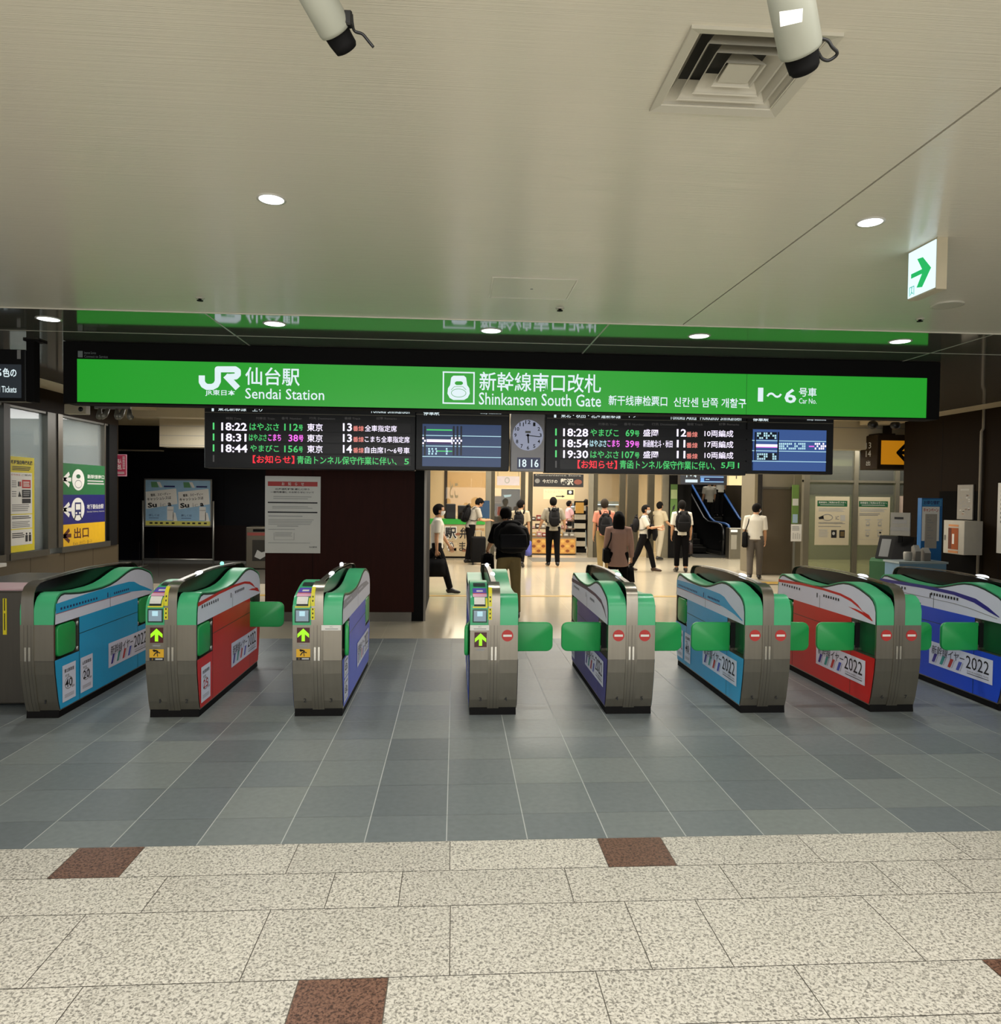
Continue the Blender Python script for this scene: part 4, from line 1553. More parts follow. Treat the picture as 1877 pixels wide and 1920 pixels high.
def person(label, x, y, H, heading, shirt, trousers, lean=0.0, legs=((.1, .05), (-.1, .15)), arms=((.0, .08, .2), (.0, .08, .2)), head=(0, 0), hair='short', hairm=None,
           shoes=None, mask=False, sleeve=.75, hem=-.07, trouser_len=1.0, grip=(0, 0), stance=.085, bulk=1.0, group='people walking through the station hall'):
    k = H / 1.70
    t = thing('person', label, 'person', (x, y, 0), -radians(heading), group)
    lean, hyaw, hpit = radians(lean), radians(head[0]), radians(head[1])
    U = Vector((0, sin(lean), cos(lean)))
    B = Vector((0, -cos(lean), sin(lean)))
    # legs first: find the pelvis height that puts the lower foot on the floor
    th, sh = .43, .42
    ank = []
    for (sw, kn), s in zip(legs, (-1, 1)):
        d1, d2 = legdir(sw, s, .02), legdir(sw - kn, s, .0)
        ank.append(d1 * th + d2 * sh)
    low = min(a.z for a in ank)
    hz = .075 - low + .02
    P = Vector((0, 0, hz))
    # foot-centred: average of ankles over the root
    L = []
    for (sw, kn), s in zip(legs, (-1, 1)):
        h = P + Vector((s * stance, 0, -.02))
        d1, d2 = legdir(sw, s, .02), legdir(sw - kn, s, .0)
        kn_ = h + d1 * th
        an = kn_ + d2 * sh
        pitch = (sw - kn) if an.z > .11 else 0
        toe = an + Vector((s * .02, .155 * cos(pitch), .155 * sin(pitch) - .045))
        heel = an + Vector((0, -.055 * cos(pitch), -.04 - .055 * sin(pitch)))
        if toe.z < .025:
            toe.z = .025
        if heel.z < .03:
            heel.z = .03
        L.append((h, kn_, an, heel, toe))
    neckb = P + U * .47
    Hm = Matrix.Rotation(-hyaw, 3, 'Z') @ Matrix.Rotation(-(hpit + lean * .55), 3, 'X')
    hu, hf, hx = Hm @ Z3, Hm @ Y3, Hm @ X3
    hc = neckb + (U * .5 + hu * .5).normalized() * .165 + hf * .018
    A = []
    for (sw, ab, el), s in zip(arms, (-1, 1)):
        shd = P + U * .425 + X3 * (s * .172)
        d1 = Vector((s * sin(ab), sin(sw) * cos(ab), -cos(sw) * cos(ab))).normalized()
        e_ = shd + d1 * .275
        d2 = Vector((s * sin(ab) * .4 - s * max(0, el - .8) * .35, sin(sw + el) * cos(ab), -cos(sw + el) * cos(ab))).normalized()
        w_ = e_ + d2 * .245
        A.append((shd, e_, w_, d1, d2))

    def T(p):
        return p * k

    def rad(r):
        return [(q[0] * k, q[1] * k) if isinstance(q, tuple) else q * k for q in r]

    def limb(mb, pts, r, side=X3, seg=12):
        mb.tube([T(p) for p in pts], rad(r), seg, True, True, side)

    # ---- body, one fused surface
    mb = MB()
    limb(mb, [P - U * .09, P, P + U * .13, P + U * .26, P + U * .37, P + U * .44, P + U * .49], [(.10, .08), (.15, .10), (.128, .088), (.145, .10), (.165, .105), (.135, .075), (.06, .055)], seg=16)
    limb(mb, [neckb - U * .03, neckb + (hc - neckb) * .55, hc - hu * .03], [.058, .054, .052])
    limb(mb, [hc - hu * .115 + hf * .035, hc - hu * .095 + hf * .03, hc - hu * .06 + hf * .016, hc - hu * .02 + hf * .004, hc + hu * .03, hc + hu * .075 - hf * .006, hc + hu * .10 - hf * .008],
         [(.02, .025), (.04, .045), (.06, .075), (.071, .092), (.074, .097), (.055, .075), (.02, .03)], hx, 16)
    mb.ball(T(hc + hf * .105 - hu * .028), tuple(v * k for v in (.013, .018, .020)))
    for s in (-1, 1):
        mb.ball(T(hc + hx * (s * .074) - hu * .02 - hf * .008), tuple(v * k for v in (.012, .02, .03)))
    for (h, kn_, an, heel, toe), s in zip(L, (-1, 1)):
        limb(mb, [h + Z3 * .04, h - Z3 * .05, h.lerp(kn_, .5), kn_, kn_.lerp(an, .35), an], [.085, .085, .07, .055, .055, .036])
        limb(mb, [heel + Z3 * .015, heel.lerp(toe, .5) + Z3 * .02, toe], [(.032, .035), (.036, .035), (.03, .02)])
    for (shd, e_, w_, d1, d2), s in zip(A, (-1, 1)):
        limb(mb, [shd - X3 * (s * .06), shd, shd + d1 * .10, e_, e_ + d2 * .07, w_], [.055, .054, .048, .038, .038, .025], Y3)
        limb(mb, [w_ - d2 * .01, w_ + d2 * .03, w_ + d2 * .085], [(.026, .018), (.036, .016), (.038, .014)], Y3)
    body = remesh(mb, .0125 * k, 2)
    hands = []
    body.smooth = True
    for i, ((shd, e_, w_, d1, d2), s) in enumerate(zip(A, (-1, 1))):
        sp = (Y3 - d2 * d2.y).normalized()
        n = d2.cross(sp) * (1 if s < 0 else -1)
        if n.x * s > 0:
            n = -n
        g = .75 if grip[i] else .26
        for q, (o_, ln) in enumerate(((-.028, .058), (-.010, .070), (.009, .076), (.028, .068))):
            b0 = w_ + d2 * .078 + sp * o_
            p = [b0 - d2 * .02, b0]
            dd = d2
            for sg in range(3):
                dd = (dd * cos(g) + n * sin(g)).normalized()
                p.append(p[-1] + dd * (ln * (.45, .32, .23)[sg]))
                n2 = n
            limb(body, p, [.0085, .0085, .008, .007, .0055], sp, 7)
        b0 = w_ + d2 * .025 + sp * .03
        p = [b0 - sp * .012, b0 + sp * .012 + d2 * .015, b0 + sp * .024 + d2 * .045 + n * .012, b0 + sp * .022 + d2 * .066 + n * .026]
        limb(body, p, [.011, .010, .0085, .0065], n, 7)
        hands.append(w_ + d2 * .095 + n * .02)
    body.build('body', SKIN, t)
    # ---- clothing
    mb = MB()
    b_ = bulk
    hemp = P + U * hem
    if hem < -.12:
        hp = [P + Vector((0, 0, hem)), P + Vector((0, 0, hem * .5)), P]
        hr = [(.19 * b_, .15 * b_), (.185 * b_, .14 * b_), (.172 * b_, .125 * b_)]
    else:
        hp = [hemp, P + U * .0]
        hr = [(.172 * b_, .125 * b_), (.168 * b_, .12 * b_)]
    limb(mb, hp + [P + U * .13, P + U * .26, P + U * .37, P + U * .43, P + U * .475, P + U * .505],
         hr + [(.155 * b_, .118 * b_), (.168 * b_, .125 * b_), (.183 * b_, .127 * b_), (.158 * b_, .098 * b_), (.085, .075), (.066, .066)], seg=18)
    for (shd, e_, w_, d1, d2), s in zip(A, (-1, 1)):
        if sleeve > 1:
            limb(mb, [shd - X3 * (s * .07), shd, shd + d1 * .10, e_, e_ + d2 * .12, w_ - d2 * .01], [.07, .072, .066, .056, .052, .042], Y3)
        else:
            limb(mb, [shd - X3 * (s * .07), shd, shd + d1 * .10, shd + d1 * (.275 * sleeve)], [.07, .072, .068, .068], Y3)
    remesh(mb, .013 * k, 3).build('shirt', shirt, t)
    mb = MB()
    limb(mb, [P + U * .08, P + U * .02, P - Z3 * .08], [(.150, .105), (.166, .118), (.155, .115)], seg=16)
    for (h, kn_, an, heel, toe), s in zip(L, (-1, 1)):
        e1 = kn_.lerp(an, .93 * trouser_len)
        limb(mb, [h + Z3 * .05, h - Z3 * .05, h.lerp(kn_, .5), kn_, kn_.lerp(e1, .5), e1], [.098, .100, .088, .074, .066, .060])
    remesh(mb, .0135 * k, 3).build('trousers', trousers, t)
    for (h, kn_, an, heel, toe), s in zip(L, (-1, 1)):
        mb = MB()
        hl_, tl = heel + Z3 * .0, toe
        limb(mb, [heel - (toe - heel).normalized() * .02 + Z3 * .012, heel + Z3 * .02, heel.lerp(toe, .35) + Z3 * .03, heel.lerp(toe, .7) + Z3 * .012, toe + Z3 * .004, toe + (toe - heel).normalized() * .03],
             [(.02, .025), (.036, .045), (.040, .05), (.045, .036), (.040, .028), (.016, .014)], X3, 12)
        limb(mb, [an + Z3 * .035, an - Z3 * .02], [.047, .05])
        mb.v = [(p[0], p[1], max(.002, p[2])) for p in mb.v]
        mb.build('shoe', shoes or SHOEB, t)
    # ---- hair, face
    R3 = Matrix((hx, hf, hu)).transposed()
    src = MB().ball((0, 0, 0), (.090, .112, .116), 24, 18)
    mb = MB()
    keep = []
    for f in src.f:
        c = sum((Vector(src.v[i]) for i in f), Vector()) / len(f)
        face = (c.y > .05 and c.z < .05) or (c.y > .012 and c.z < -.005) or c.z < -.095 + max(0, c.y + .03) * .6
        if not face:
            keep.append(f)
    hcen = hc + hu * .008 - hf * .008
    mb.v = [tuple(T(hcen + R3 @ (Vector(p) * (1 + .035 * sin(37 * p[0] + 23 * p[2]) * sin(29 * p[1])))) ) for p in src.v]
    mb.f = keep
    mb.mi = [0] * len(keep)
    mb.sm = [True] * len(keep)
    if hair == 'long':
        limb(mb, [hcen + hu * .06 - hf * .04, hcen - hf * .055, hcen - hu * .10 - hf * .06, hcen - hu * .20 - hf * .055, hcen - hu * .27 - hf * .05], [(.075, .05), (.10, .06), (.108, .05), (.098, .042), (.05, .018)], hx, 14)
    elif hair == 'bushy':
        for q in range(26):
            a, b2 = rnd.uniform(0, 2 * pi), rnd.uniform(-.1, 1.2)
            d = Vector((cos(a) * cos(b2), sin(a) * cos(b2), sin(b2)))
            if d.y > .4 and d.z < .4:
                continue
            limb(mb, [hcen + R3 @ Vector((d.x * .08, d.y * .10, d.z * .105)), hcen + R3 @ Vector((d.x * .10, d.y * .12, d.z * .125))], [.03, .012], hx, 7)
    ho = mb.build('hair', hairm or HAIRB, t)
    so = ho.modifiers.new('thickness', 'SOLIDIFY')
    so.thickness = .006
    if mask:
        mb = MB()
        src = MB().ball((0, 0, 0), (.080, .102, .092), 22, 16)
        keep = [f for f in src.f if (lambda c: c.y > .02 and -.092 < c.z < -.002 and abs(c.x) < .072)(sum((Vector(src.v[i]) for i in f), Vector()) / len(f))]
        mb.v = [tuple(T(hc - hu * .012 + hf * .012 + R3 @ (Vector(p) * 1.06))) for p in src.v]
        mb.f, mb.mi, mb.sm = keep, [0] * len(keep), [True] * len(keep)
        mo = mb.build('face_mask', MASKW, t)
    else:
        MB().ball(T(hc + hf * .088 - hu * .068), tuple(v * k for v in (.022, .010, .006))).build('mouth', LIP, t)
    for s in (-1, 1):
        MB().ball(T(hc + hf * .087 + hx * (s * .031) - hu * .004), tuple(v * k for v in (.012, .010, .008))).build('eye', EYE, t)
    Mw = Matrix.Translation((x, y, 0)) @ Matrix.Rotation(-radians(heading), 4, 'Z')
    return dict(t=t, k=k, P=P * k, U=U, B=B, hands=[h * k for h in hands], Mw=Mw, A=[[q * k for q in a[:3]] for a in A], neck=neckb * k)


def carried(name, label, cat, pr, base, group=None):
    """a thing worn or held by a person; base is in the person's own frame"""
    w = pr['Mw'] @ base
    t = thing(name, label, cat, w, pr['t'].rotation_euler.z, group)
    return t


def shift(mb, base):
    mb.v = [tuple(Vector(p) - base) for p in mb.v]
    return mb


def backpack(label, pr, w=.30, h=.44, d=.17, m=None, off=.205, up=.26, pocket=None):
    k, P, U, B = pr['k'], pr['P'], pr['U'], pr['B']
    m = m or B_BLACK
    c = P + U * (up * k) + B * ((off + .005) * k)
    base = c - U * (h * k / 2)
    t = carried('backpack', label, 'backpack', pr, base, 'backpacks on people')
    R = Matrix((X3, -B, U)).transposed().to_4x4()
    M = Matrix.Translation(c) @ R
    # -B is forward; bag local y: negative is backward
    sh = MB().use(m)
    bm = bmesh.new()
    bmesh.ops.create_cube(bm, size=1)
    bmesh.ops.subdivide_edges(bm, edges=list(bm.edges), cuts=3, use_grid_fill=True)
    for v in bm.verts:
        p = v.co
        taper = 1 - .22 * max(0, p.z * 2) ** 2
        q = Vector((p.x * w * taper, p.y * d * (1 - .25 * max(0, p.z * 2)), p.z * h)) * k
        e = Vector((p.x * 2, p.y * 2, p.z * 2))
        f = 1 - .13 * (e.x ** 2 * e.y ** 2 + e.y ** 2 * e.z ** 2 + e.x ** 2 * e.z ** 2)
        v.co = q * f
    bmesh.ops.bevel(bm, geom=[e for e in bm.edges if e.calc_face_angle(0) > 1.0], offset=.025 * k, segments=3, affect='EDGES')
    sh.smooth = True
    sh.bm(bm, M)
    shift(sh, base).build('bag_body', None, t)
    mb = MB().use(pocket or m)
    mb.smooth = True
    mb.rbox(-w * .36 * k, w * .36 * k, -(d / 2 + .045) * k, -(d / 2 - .02) * k, -h * .42 * k, -h * .02 * k, .018 * k, 3, M)
    shift(mb, base).build('pocket', None, t)
    mb = MB().use(B_DARK).tube([M @ Vector(q) for q in ((-.04 * k, 0, h * .48 * k), (-.03 * k, 0, h * .56 * k), (.03 * k, 0, h * .56 * k), (.04 * k, 0, h * .48 * k))], .008 * k, 8)
    shift(mb, base).build('handle', None, t)
    for s in (-1, 1):
        x0 = s * .10 * k
        pts = [P + U * (.40 * k) + B * (.13 * k) + X3 * x0, P + U * (.478 * k) + B * (.07 * k) + X3 * x0 * 1.1, P + U * (.49 * k) + X3 * x0 * 1.15, P + U * (.45 * k) - B * (.10 * k) + X3 * x0 * 1.15, P + U * (.33 * k) - B * (.135 * k) + X3 * x0 * 1.2,
               P + U * (.20 * k) - B * (.115 * k) + X3 * x0 * 1.45, P + U * (.14 * k) + X3 * s * .172 * k, P + U * (.12 * k) + B * (.13 * k) + X3 * x0 * 1.3]
        mb = MB().use(m).tube(pts, [(.022 * k, .007 * k)] * len(pts), 8, True, True, X3)
        shift(mb, base).build('strap', None, t)
    return t


def held_bag(name, label, cat, pr, hand, w, h, d, m, drop=.10, slim=.85, sling=False, group='bags carried by people'):
    """bag hanging from a hand, or from the shoulder with sling=True"""
    k = pr['k']
    hp = pr['hands'][hand] if not sling else Vector(((-1, 1)[hand] * .21 * k, -.02, pr['P'].z + .12))
    top = Vector((hp.x, hp.y, hp.z - drop))
    base = Vector((top.x, top.y, top.z - h))
    t = carried(name, label, cat, pr, base, group)
    mb = MB().use(m)
    mb.smooth = True
    bm = bmesh.new()
    bmesh.ops.create_cube(bm, size=1)
    bmesh.ops.subdivide_edges(bm, edges=list(bm.edges), cuts=2, use_grid_fill=True)
    for v in bm.verts:
        p = v.co
        f = slim + (1 - slim) * (.5 - p.z)
        bulge = 1 + .12 * cos(p.x * pi) * cos(p.z * pi)
        v.co = Vector((p.x * d * f * bulge, p.y * w * f, (p.z + .5) * h))
    bmesh.ops.bevel(bm, geom=[e for e in bm.edges if e.calc_face_angle(0) > .8], offset=.02, segments=3, affect='EDGES')
    mb.bm(bm)
    mb.build('bag_body', None, t)
    if sling:
        s = (-1, 1)[hand]
        n_ = pr['neck']
        pts = [Vector((0, w * .35, h)), Vector((-s * .05 * k, .10, n_.z - base.z - .22)), Vector((-s * .09 * k, .02, n_.z - base.z - .005)), Vector((-s * .06 * k, -.12, n_.z - base.z - .18)), Vector((0, -w * .35, h))]
        MB().use(m).tube(pts, .011, 8).build('strap', None, t)
    else:
        for q in (-.3, .3):
            pass
        pts = [Vector((0, -w * .28, h - .01)), Vector((0, -w * .12, h + drop * .9)), Vector((0, w * .12, h + drop * .9)), Vector((0, w * .28, h - .01))]
        MB().use(m).tube(pts, .008, 8).build('handle', None, t)
    return t


def fx(px, Y):
    return onY(px, 1000, Y).x


# left man striding to the right with a black bag
Y1 = 13.06
p = person('person in white short-sleeved shirt and dark trousers striding right beside the brown pillar', fx(819, Y1), Y1, 1.66, 88, C_WHITE, C_DARK, lean=2, legs=((-.42, .10), (.34, .06)), arms=((.35, .1, .2), (-.08, .08, .12)), hair='short', mask=True, grip=(0, 1))
held_bag('briefcase', 'black briefcase hanging from the striding man beside the pillar', 'bag', p, 1, .34, .32, .10, B_BLACK, .06)
# stooping man with backpack in front of the shop counter
Y2 = 18.75
p = person('person with bushy hair and pale shirt stooping in front of the green-topped counter', fx(882, Y2), Y2, 1.76, 70, C_GREYW, C_DARK, lean=18, legs=((.05, .0), (-.12, .06)), arms=((.30, .1, 1.25), (.25, .1, 1.35)), head=(0, 30), hair='bushy')
backpack('black backpack on the stooping person by the green-topped counter', p, .30, .46, .2)
# suitcase beside him
Ys = 18.4
t = thing('suitcase', 'black upright suitcase standing beside the stooping person', 'suitcase', (fx(897, Ys), Ys, 0))
mb = MB().use(B_BLACK)
mb.smooth = True
mb.rbox(-.19, .19, -.13, .13, .06, .72, .05, 4)
mb.build('case', None, t)
for sx in (-.13, .13):
    for sy in (-.08, .08):
        MB().use(BLACK).cyl((sx - .015, sy, .032), (sx + .015, sy, .032), .032).build('wheel', None, t)
MB().use(ALU).tube([(-.08, .1, .70), (-.08, .1, .86), (.08, .1, .86), (.08, .1, .70)], .01, 8).build('handle', None, t)
# big man with black backpack just beyond the gates
Y4 = 10.45
p = person('person in black jacket and khaki trousers bending forward just beyond the gates', fx(955, Y4), Y4, 1.68, -8, C_BLACK, C_KHAKI, lean=20, legs=((.40, .10), (-.14, .06)), arms=((.55, .15, .5), (.45, .55, 1.1)), head=(-6, 18), sleeve=.95, bulk=1.2, hem=-.06, shoes=SHOEB, grip=(1, 0))
backpack('large black backpack with a grey front pocket on the bending person', p, .54, .50, .22, B_BLACK, .235, .21, B_DARK)
held_bag('jacket', 'black jacket bundled over the left hand of the bending person', 'jacket', p, 0, .28, .30, .18, C_BLACK, .02)
# man with blue bag
Y5 = 17.9
p = person('person in beige shirt and black trousers walking off with a blue bag', fx(975, Y5), Y5, 1.70, 14, C_BEIGE, C_BLACK, lean=3, legs=((.25, .05), (-.22, .30)), arms=((.1, .1, .3), (.05, .12, .15)), head=(35, 5), sleeve=.8, grip=(0, 1))
backpack('slim black backpack on the person carrying a blue bag', p, .26, .40, .14)
held_bag('tote_bag', 'periwinkle blue tote bag in the right hand of the beige-shirted person', 'bag', p, 1, .36, .36, .15, B_BLUE, .10)
# centre man
Y6 = 18.0
p = person('person in grey tee shirt and black trousers walking straight to the shop entrance', fx(1037, Y6), Y6, 1.76, 0, C_GREYT, C_BLACK, lean=2, legs=((.12, .02), (-.1, .2)), arms=((.15, .35, .7), (.15, .40, .7)), sleeve=.85)
backpack('narrow black backpack on the person walking into the shop', p, .27, .46, .15)
# far man in the shop
Y7 = 24.2
p = person('person all in black standing deep inside the shop behind the display', fx(1098, Y7), Y7, 1.68, 8, C_BLACK, C_BLACK, legs=((.05, 0), (-.05, .05)), arms=((.1, .1, .4), (.1, .1, .4)))
backpack('dark grey backpack on the person deep inside the shop', p, .29, .46, .17, B_DARK)
Y7 = 24.6
person('person in pale pink top half hidden behind the shop display', fx(1066, Y7), Y7, 1.62, 80, mat('pale_pink_cloth', '#c9a0a4', .95, spec=.12), C_DARK, arms=((.4, .1, .6), (.5, .1, .6)), legs=((0, 0), (0, 0)))
# salmon shirt
Y8 = 16.3
p = person('person in salmon tee shirt with cropped greying hair walking away', fx(1133, Y8), Y8, 1.74, 4, C_PINK, C_TAN, lean=2, legs=((-.1, .15), (.12, .03)), arms=((.05, .15, .2), (.3, .3, .5)), head=(25, 0), hairm=HAIRG)
backpack('black sagging backpack on the person in the salmon tee shirt', p, .32, .50, .18, B_DARK, .19, .18)
# woman
Y9 = 11.5
p = person('person in dusty pink blouse with long black hair walking away beyond the gates', fx(1160, Y9), Y9, 1.56, 6, C_DUSTY, C_BLACK, legs=((.15, .05), (-.1, .1)), arms=((.0, .12, .25), (.1, .20, .25)), head=(4, 4), hair='long', sleeve=1.2, hem=-.22, bulk=.98, grip=(0, 1))
held_bag('shoulder_bag', 'black shoulder bag at the left hip of the long-haired person', 'bag', p, 0, .26, .24, .12, B_BLACK, .02, .9, True)
held_bag('handbag', 'dark handbag in the right hand of the long-haired person', 'bag', p, 1, .28, .28, .12, B_DARK, .05, .7)
# masked man with jacket over his arm
Y10 = 16.9
p = person('person in white shirt and face mask turned this way, striding right', fx(1207, Y10), Y10, 1.64, 112, C_WHITE, C_DARK, lean=3, legs=((.38, .15), (-.30, .15)), arms=((.3, .12, 1.2), (.45, .12, 1.3)), head=(8, 0), mask=True, sleeve=.8, shoes=SHOEN)
k = p['k']
base = p['P'] + Vector((0, .26, -.12)) * k
t = carried('jacket', 'dark jacket draped over the arm of the masked person', 'jacket', p, base)
mb = MB()
mb.tube([base + Vector(q) for q in ((.02, 0, 0), (.0, .02, .12), (-.02, .0, .26), (-.03, -.06, .34), (-.03, -.12, .22), (-.02, -.12, .02))], [(.20, .03), (.21, .06), (.19, .07), (.18, .06), (.18, .05), (.17, .02)], 14, True, True, X3)
shift(remesh(mb, .016, 3), base).build('cloth', C_DARK, t)
backpack('dark backpack on the masked person striding right', p, .28, .42, .16, B_DARK)
# beige man beside him
Yb = 20.0
p = person('person in cream shirt and pale trousers beside the dark shop pier', fx(1236, Yb), Yb, 1.66, 58, mat('cream_shirt_cloth', '#b0a489', .95, spec=.12), C_OFFW, legs=((.12, .05), (-.1, .12)), arms=((.3, .1, .6), (.3, .15, .7)), sleeve=.85)
held_bag('shoulder_bag', 'small grey sling bag on the person in the cream shirt', 'bag', p, 0, .22, .20, .10, B_DARK, .05, .9, True)
# white tee with backpack
Y11 = 16.8
p = person('person in white tee shirt and black cropped trousers facing the escalator', fx(1278, Y11), Y11, 1.72, 8, C_WHITE, C_BLACK, legs=((.06, 0), (-.05, .08)), arms=((.05, .12, .25), (.05, .14, .18)), sleeve=.95, trouser_len=.9, shoes=SHOEB, grip=(0, 1))
backpack('black backpack on the person in the white tee shirt', p, .36, .50, .2)
held_bag('briefcase', 'dark brown satchel in the right hand of the person in the white tee', 'bag', p, 1, .36, .28, .1, B_BROWN, .06)
# right man
Y12 = 15.3
p = person('person in white shirt and grey trousers passing the steel lift door', fx(1416, Y12), Y12, 1.69, 24, C_WHITE, C_GREYP, lean=3, legs=((-.16, .22), (.16, .04)), arms=((.1, .14, .25), (.12, .10, .25)), head=(38, 14), mask=True, sleeve=.95, hem=-.05)
held_bag('shoulder_bag', 'black shoulder bag on the person passing the lift door', 'bag', p, 0, .30, .34, .12, B_BLACK, .0, .9, True)
# ================================================================== CEILING FITTINGS
RIM = mat('white_light_rim', '#c9c7bd', .35)
LENS = lit('downlight_lens', '#fbfdff', 3.0)
LENSF = lit('downlight_lens_front', '#fffdf6', 3.5)


def downlight(label, px, py, z, r, power, group):
    p = onZ(px, py, z)
    t = thing('downlight', label, 'ceiling light', (p.x, p.y, z), 0, group)
    mb = MB().use(RIM)
    mb.tube([(0, 0, .03), (0, 0, -.004), (0, 0, -.005)], [r * 1.22, r * 1.22, r * 1.05], 32, False)
    mb.add([(r * 1.05 * cos(a * pi / 16), r * 1.05 * sin(a * pi / 16), -.005) for a in range(32)] + [(r * cos(a * pi / 16), r * sin(a * pi / 16), .0) for a in range(32)], [(a, (a + 1) % 32, 32 + (a + 1) % 32, 32 + a) for a in range(32)], True)
    mb.build('rim', None, t)
    MB().use(LENS).cyl((0, 0, -.0045), (0, 0, .01), r * 1.02, seg=32, smooth=False).build('lens', None, t)
    l = bpy.data.lights.new('downlight_beam', 'SPOT')
    l.energy, l.spot_size, l.spot_blend, l.shadow_soft_size, l.color = power, radians(125), .8, r, NEUT
    o = bpy.data.objects.new('downlight_beam', l)
    COL.objects.link(o)
    o.parent = t
    o.location = (0, 0, -.03)
    return t


G1, G2_ = 'downlights in the main ceiling', 'downlights above the green sign'
downlight('round ceiling downlight at the left in the main white ceiling', 509, 373, ZC, .060, 60, G1)
downlight('round ceiling downlight at the right, near the exit arrow sign', 1632, 416, ZC, .060, 60, G1)
for lb, px, py in (('round downlight above the left end of the green sign, leftmost of its row', 91, 598), ('round downlight directly above the railway station name lettering', 515, 607), ('round downlight above the train pictogram of the green sign', 921, 620),
                   ('round downlight above the right half of the green sign', 1311, 630), ('round downlight above the right end of the green sign, rightmost of its row', 1688, 640)):
    downlight(lb, px, py, ZB, .085, 70, G2_)

# air diffuser
vl, vr = onZ(1219, 201, ZC), onZ(1457, 211, ZC)
vn = onZ(1289, 50, ZC)
w = (vr.x - vl.x) / 2
t = thing('ceiling_vent', 'square white ceiling air diffuser with nested louvres near the top of the photo', 'vent', ((vl.x + vr.x) / 2, (vl.y + vn.y) / 2, ZC))


def sq_ring(mb, r0, z0, r1, z1, r2, z2):
    """square louvre: lower lip r0/z0, flare to r1/z1, neck r2/z2"""
    for (a, za), (b, zb_) in (((r0, z0), (r1, z1)), ((r1, z1), (r2, z2))):
        vs = [(sx * a, sy * a, za) for sx, sy in ((-1, -1), (1, -1), (1, 1), (-1, 1))] + [(sx * b, sy * b, zb_) for sx, sy in ((-1, -1), (1, -1), (1, 1), (-1, 1))]
        mb.add(vs, [(i, (i + 1) % 4, 4 + (i + 1) % 4, 4 + i) for i in range(4)], False)


VW = mat('diffuser_white', '#c3beae', .45, var=.03)
mb = MB().use(VW)
sq_ring(mb, w * .86, -.004, w * 1.0, -.012, w * 1.0, .004)
sq_ring(mb, w * .86, -.004, w * .84, .012, w * .66, .07)
mb.build('frame', None, t)
for a in (.66, .48, .27):
    mb = MB().use(VW)
    sq_ring(mb, w * a, -.002, w * (a + .02), -.006, w * (a - .13), .05)
    if a == .27:
        mb.box(-w * .22, w * .22, -w * .22, w * .22, .0, .004)
    mb.build('louvre', None, t)
MB().use(mat('duct_grey', '#34322d', .7)).box(-w * .82, w * .82, -w * .82, w * .82, .072, .08).build('duct_plate', None, t)
# open the ceiling above it: the recess is seen through this cut
cut = (t.location.x - w * .84, t.location.x + w * .84, t.location.y - w * .84, t.location.y + w * .84)
for o in list(bpy.data.objects):
    if o.name == 'ceiling':
        me = o.data
        bm = bmesh.new()
        bm.from_mesh(me)
        for ax, co in ((0, cut[0]), (0, cut[1]), (1, cut[2]), (1, cut[3])):
            n = Vector((1, 0, 0)) if ax == 0 else Vector((0, 1, 0))
            c = Vector((co, 0, 0)) if ax == 0 else Vector((0, co, 0))
            bmesh.ops.bisect_plane(bm, geom=list(bm.verts) + list(bm.edges) + list(bm.faces), plane_co=c, plane_no=n)
        dl = [f for f in bm.faces if cut[0] < f.calc_center_median().x < cut[1] and cut[2] < f.calc_center_median().y < cut[3] and abs(f.normal.z) > .5]
        bmesh.ops.delete(bm, geom=dl, context='FACES')
        bm.to_mesh(me)
        bm.free()

# access hatch, speaker, sprinklers
a, b = onZ(925, 520, ZC), onZ(1068, 562, ZC)
c, d = onZ(1080, 523, ZC), onZ(915, 557, ZC)
x0, x1, y0, y1 = (a.x + d.x) / 2, (b.x + c.x) / 2, (a.y + c.y) / 2, (b.y + d.y) / 2
t = thing('ceiling_hatch', 'square access panel flush in the white ceiling above the green sign', 'hatch', ((x0 + x1) / 2, (y0 + y1) / 2, ZC))
hx_, hy_ = (x1 - x0) / 2, (y1 - y0) / 2
MB().use(CEILM).box(-hx_ + .012, hx_ - .012, -hy_ + .012, hy_ - .012, -.002, .0).use(BLACK).disc(0, 0, .012, .012, Vector((0, 0, -.0025)), X3, -Y3).build('panel', None, t)
mb = MB().use(mat('hatch_rim', '#d5d0c2', .3))
for q in ((-hx_, hx_, -hy_, -hy_ + .01), (-hx_, hx_, hy_ - .01, hy_), (-hx_, -hx_ + .01, -hy_ + .01, hy_ - .01), (hx_ - .01, hx_, -hy_ + .01, hy_ - .01)):
    mb.box(q[0], q[1], q[2], q[3], -.004, 0)
mb.build('frame', None, t)
p = onZ(1776, 571, ZC)
t = thing('ceiling_speaker', 'flat round ceiling speaker below the exit arrow sign', 'speaker', (p.x, p.y, ZC))
MB().use(VW).tube([(0, 0, 0), (0, 0, -.008), (0, 0, -.010)], [.115, .115, .10], 36, False).build('rim', None, t)
MB().use(mat('speaker_grille', '#b5b0a0', .6, var=.15, scale=120)).cyl((0, 0, -.0098), (0, 0, -.004), .10, seg=36, smooth=False).build('grille', None, t)
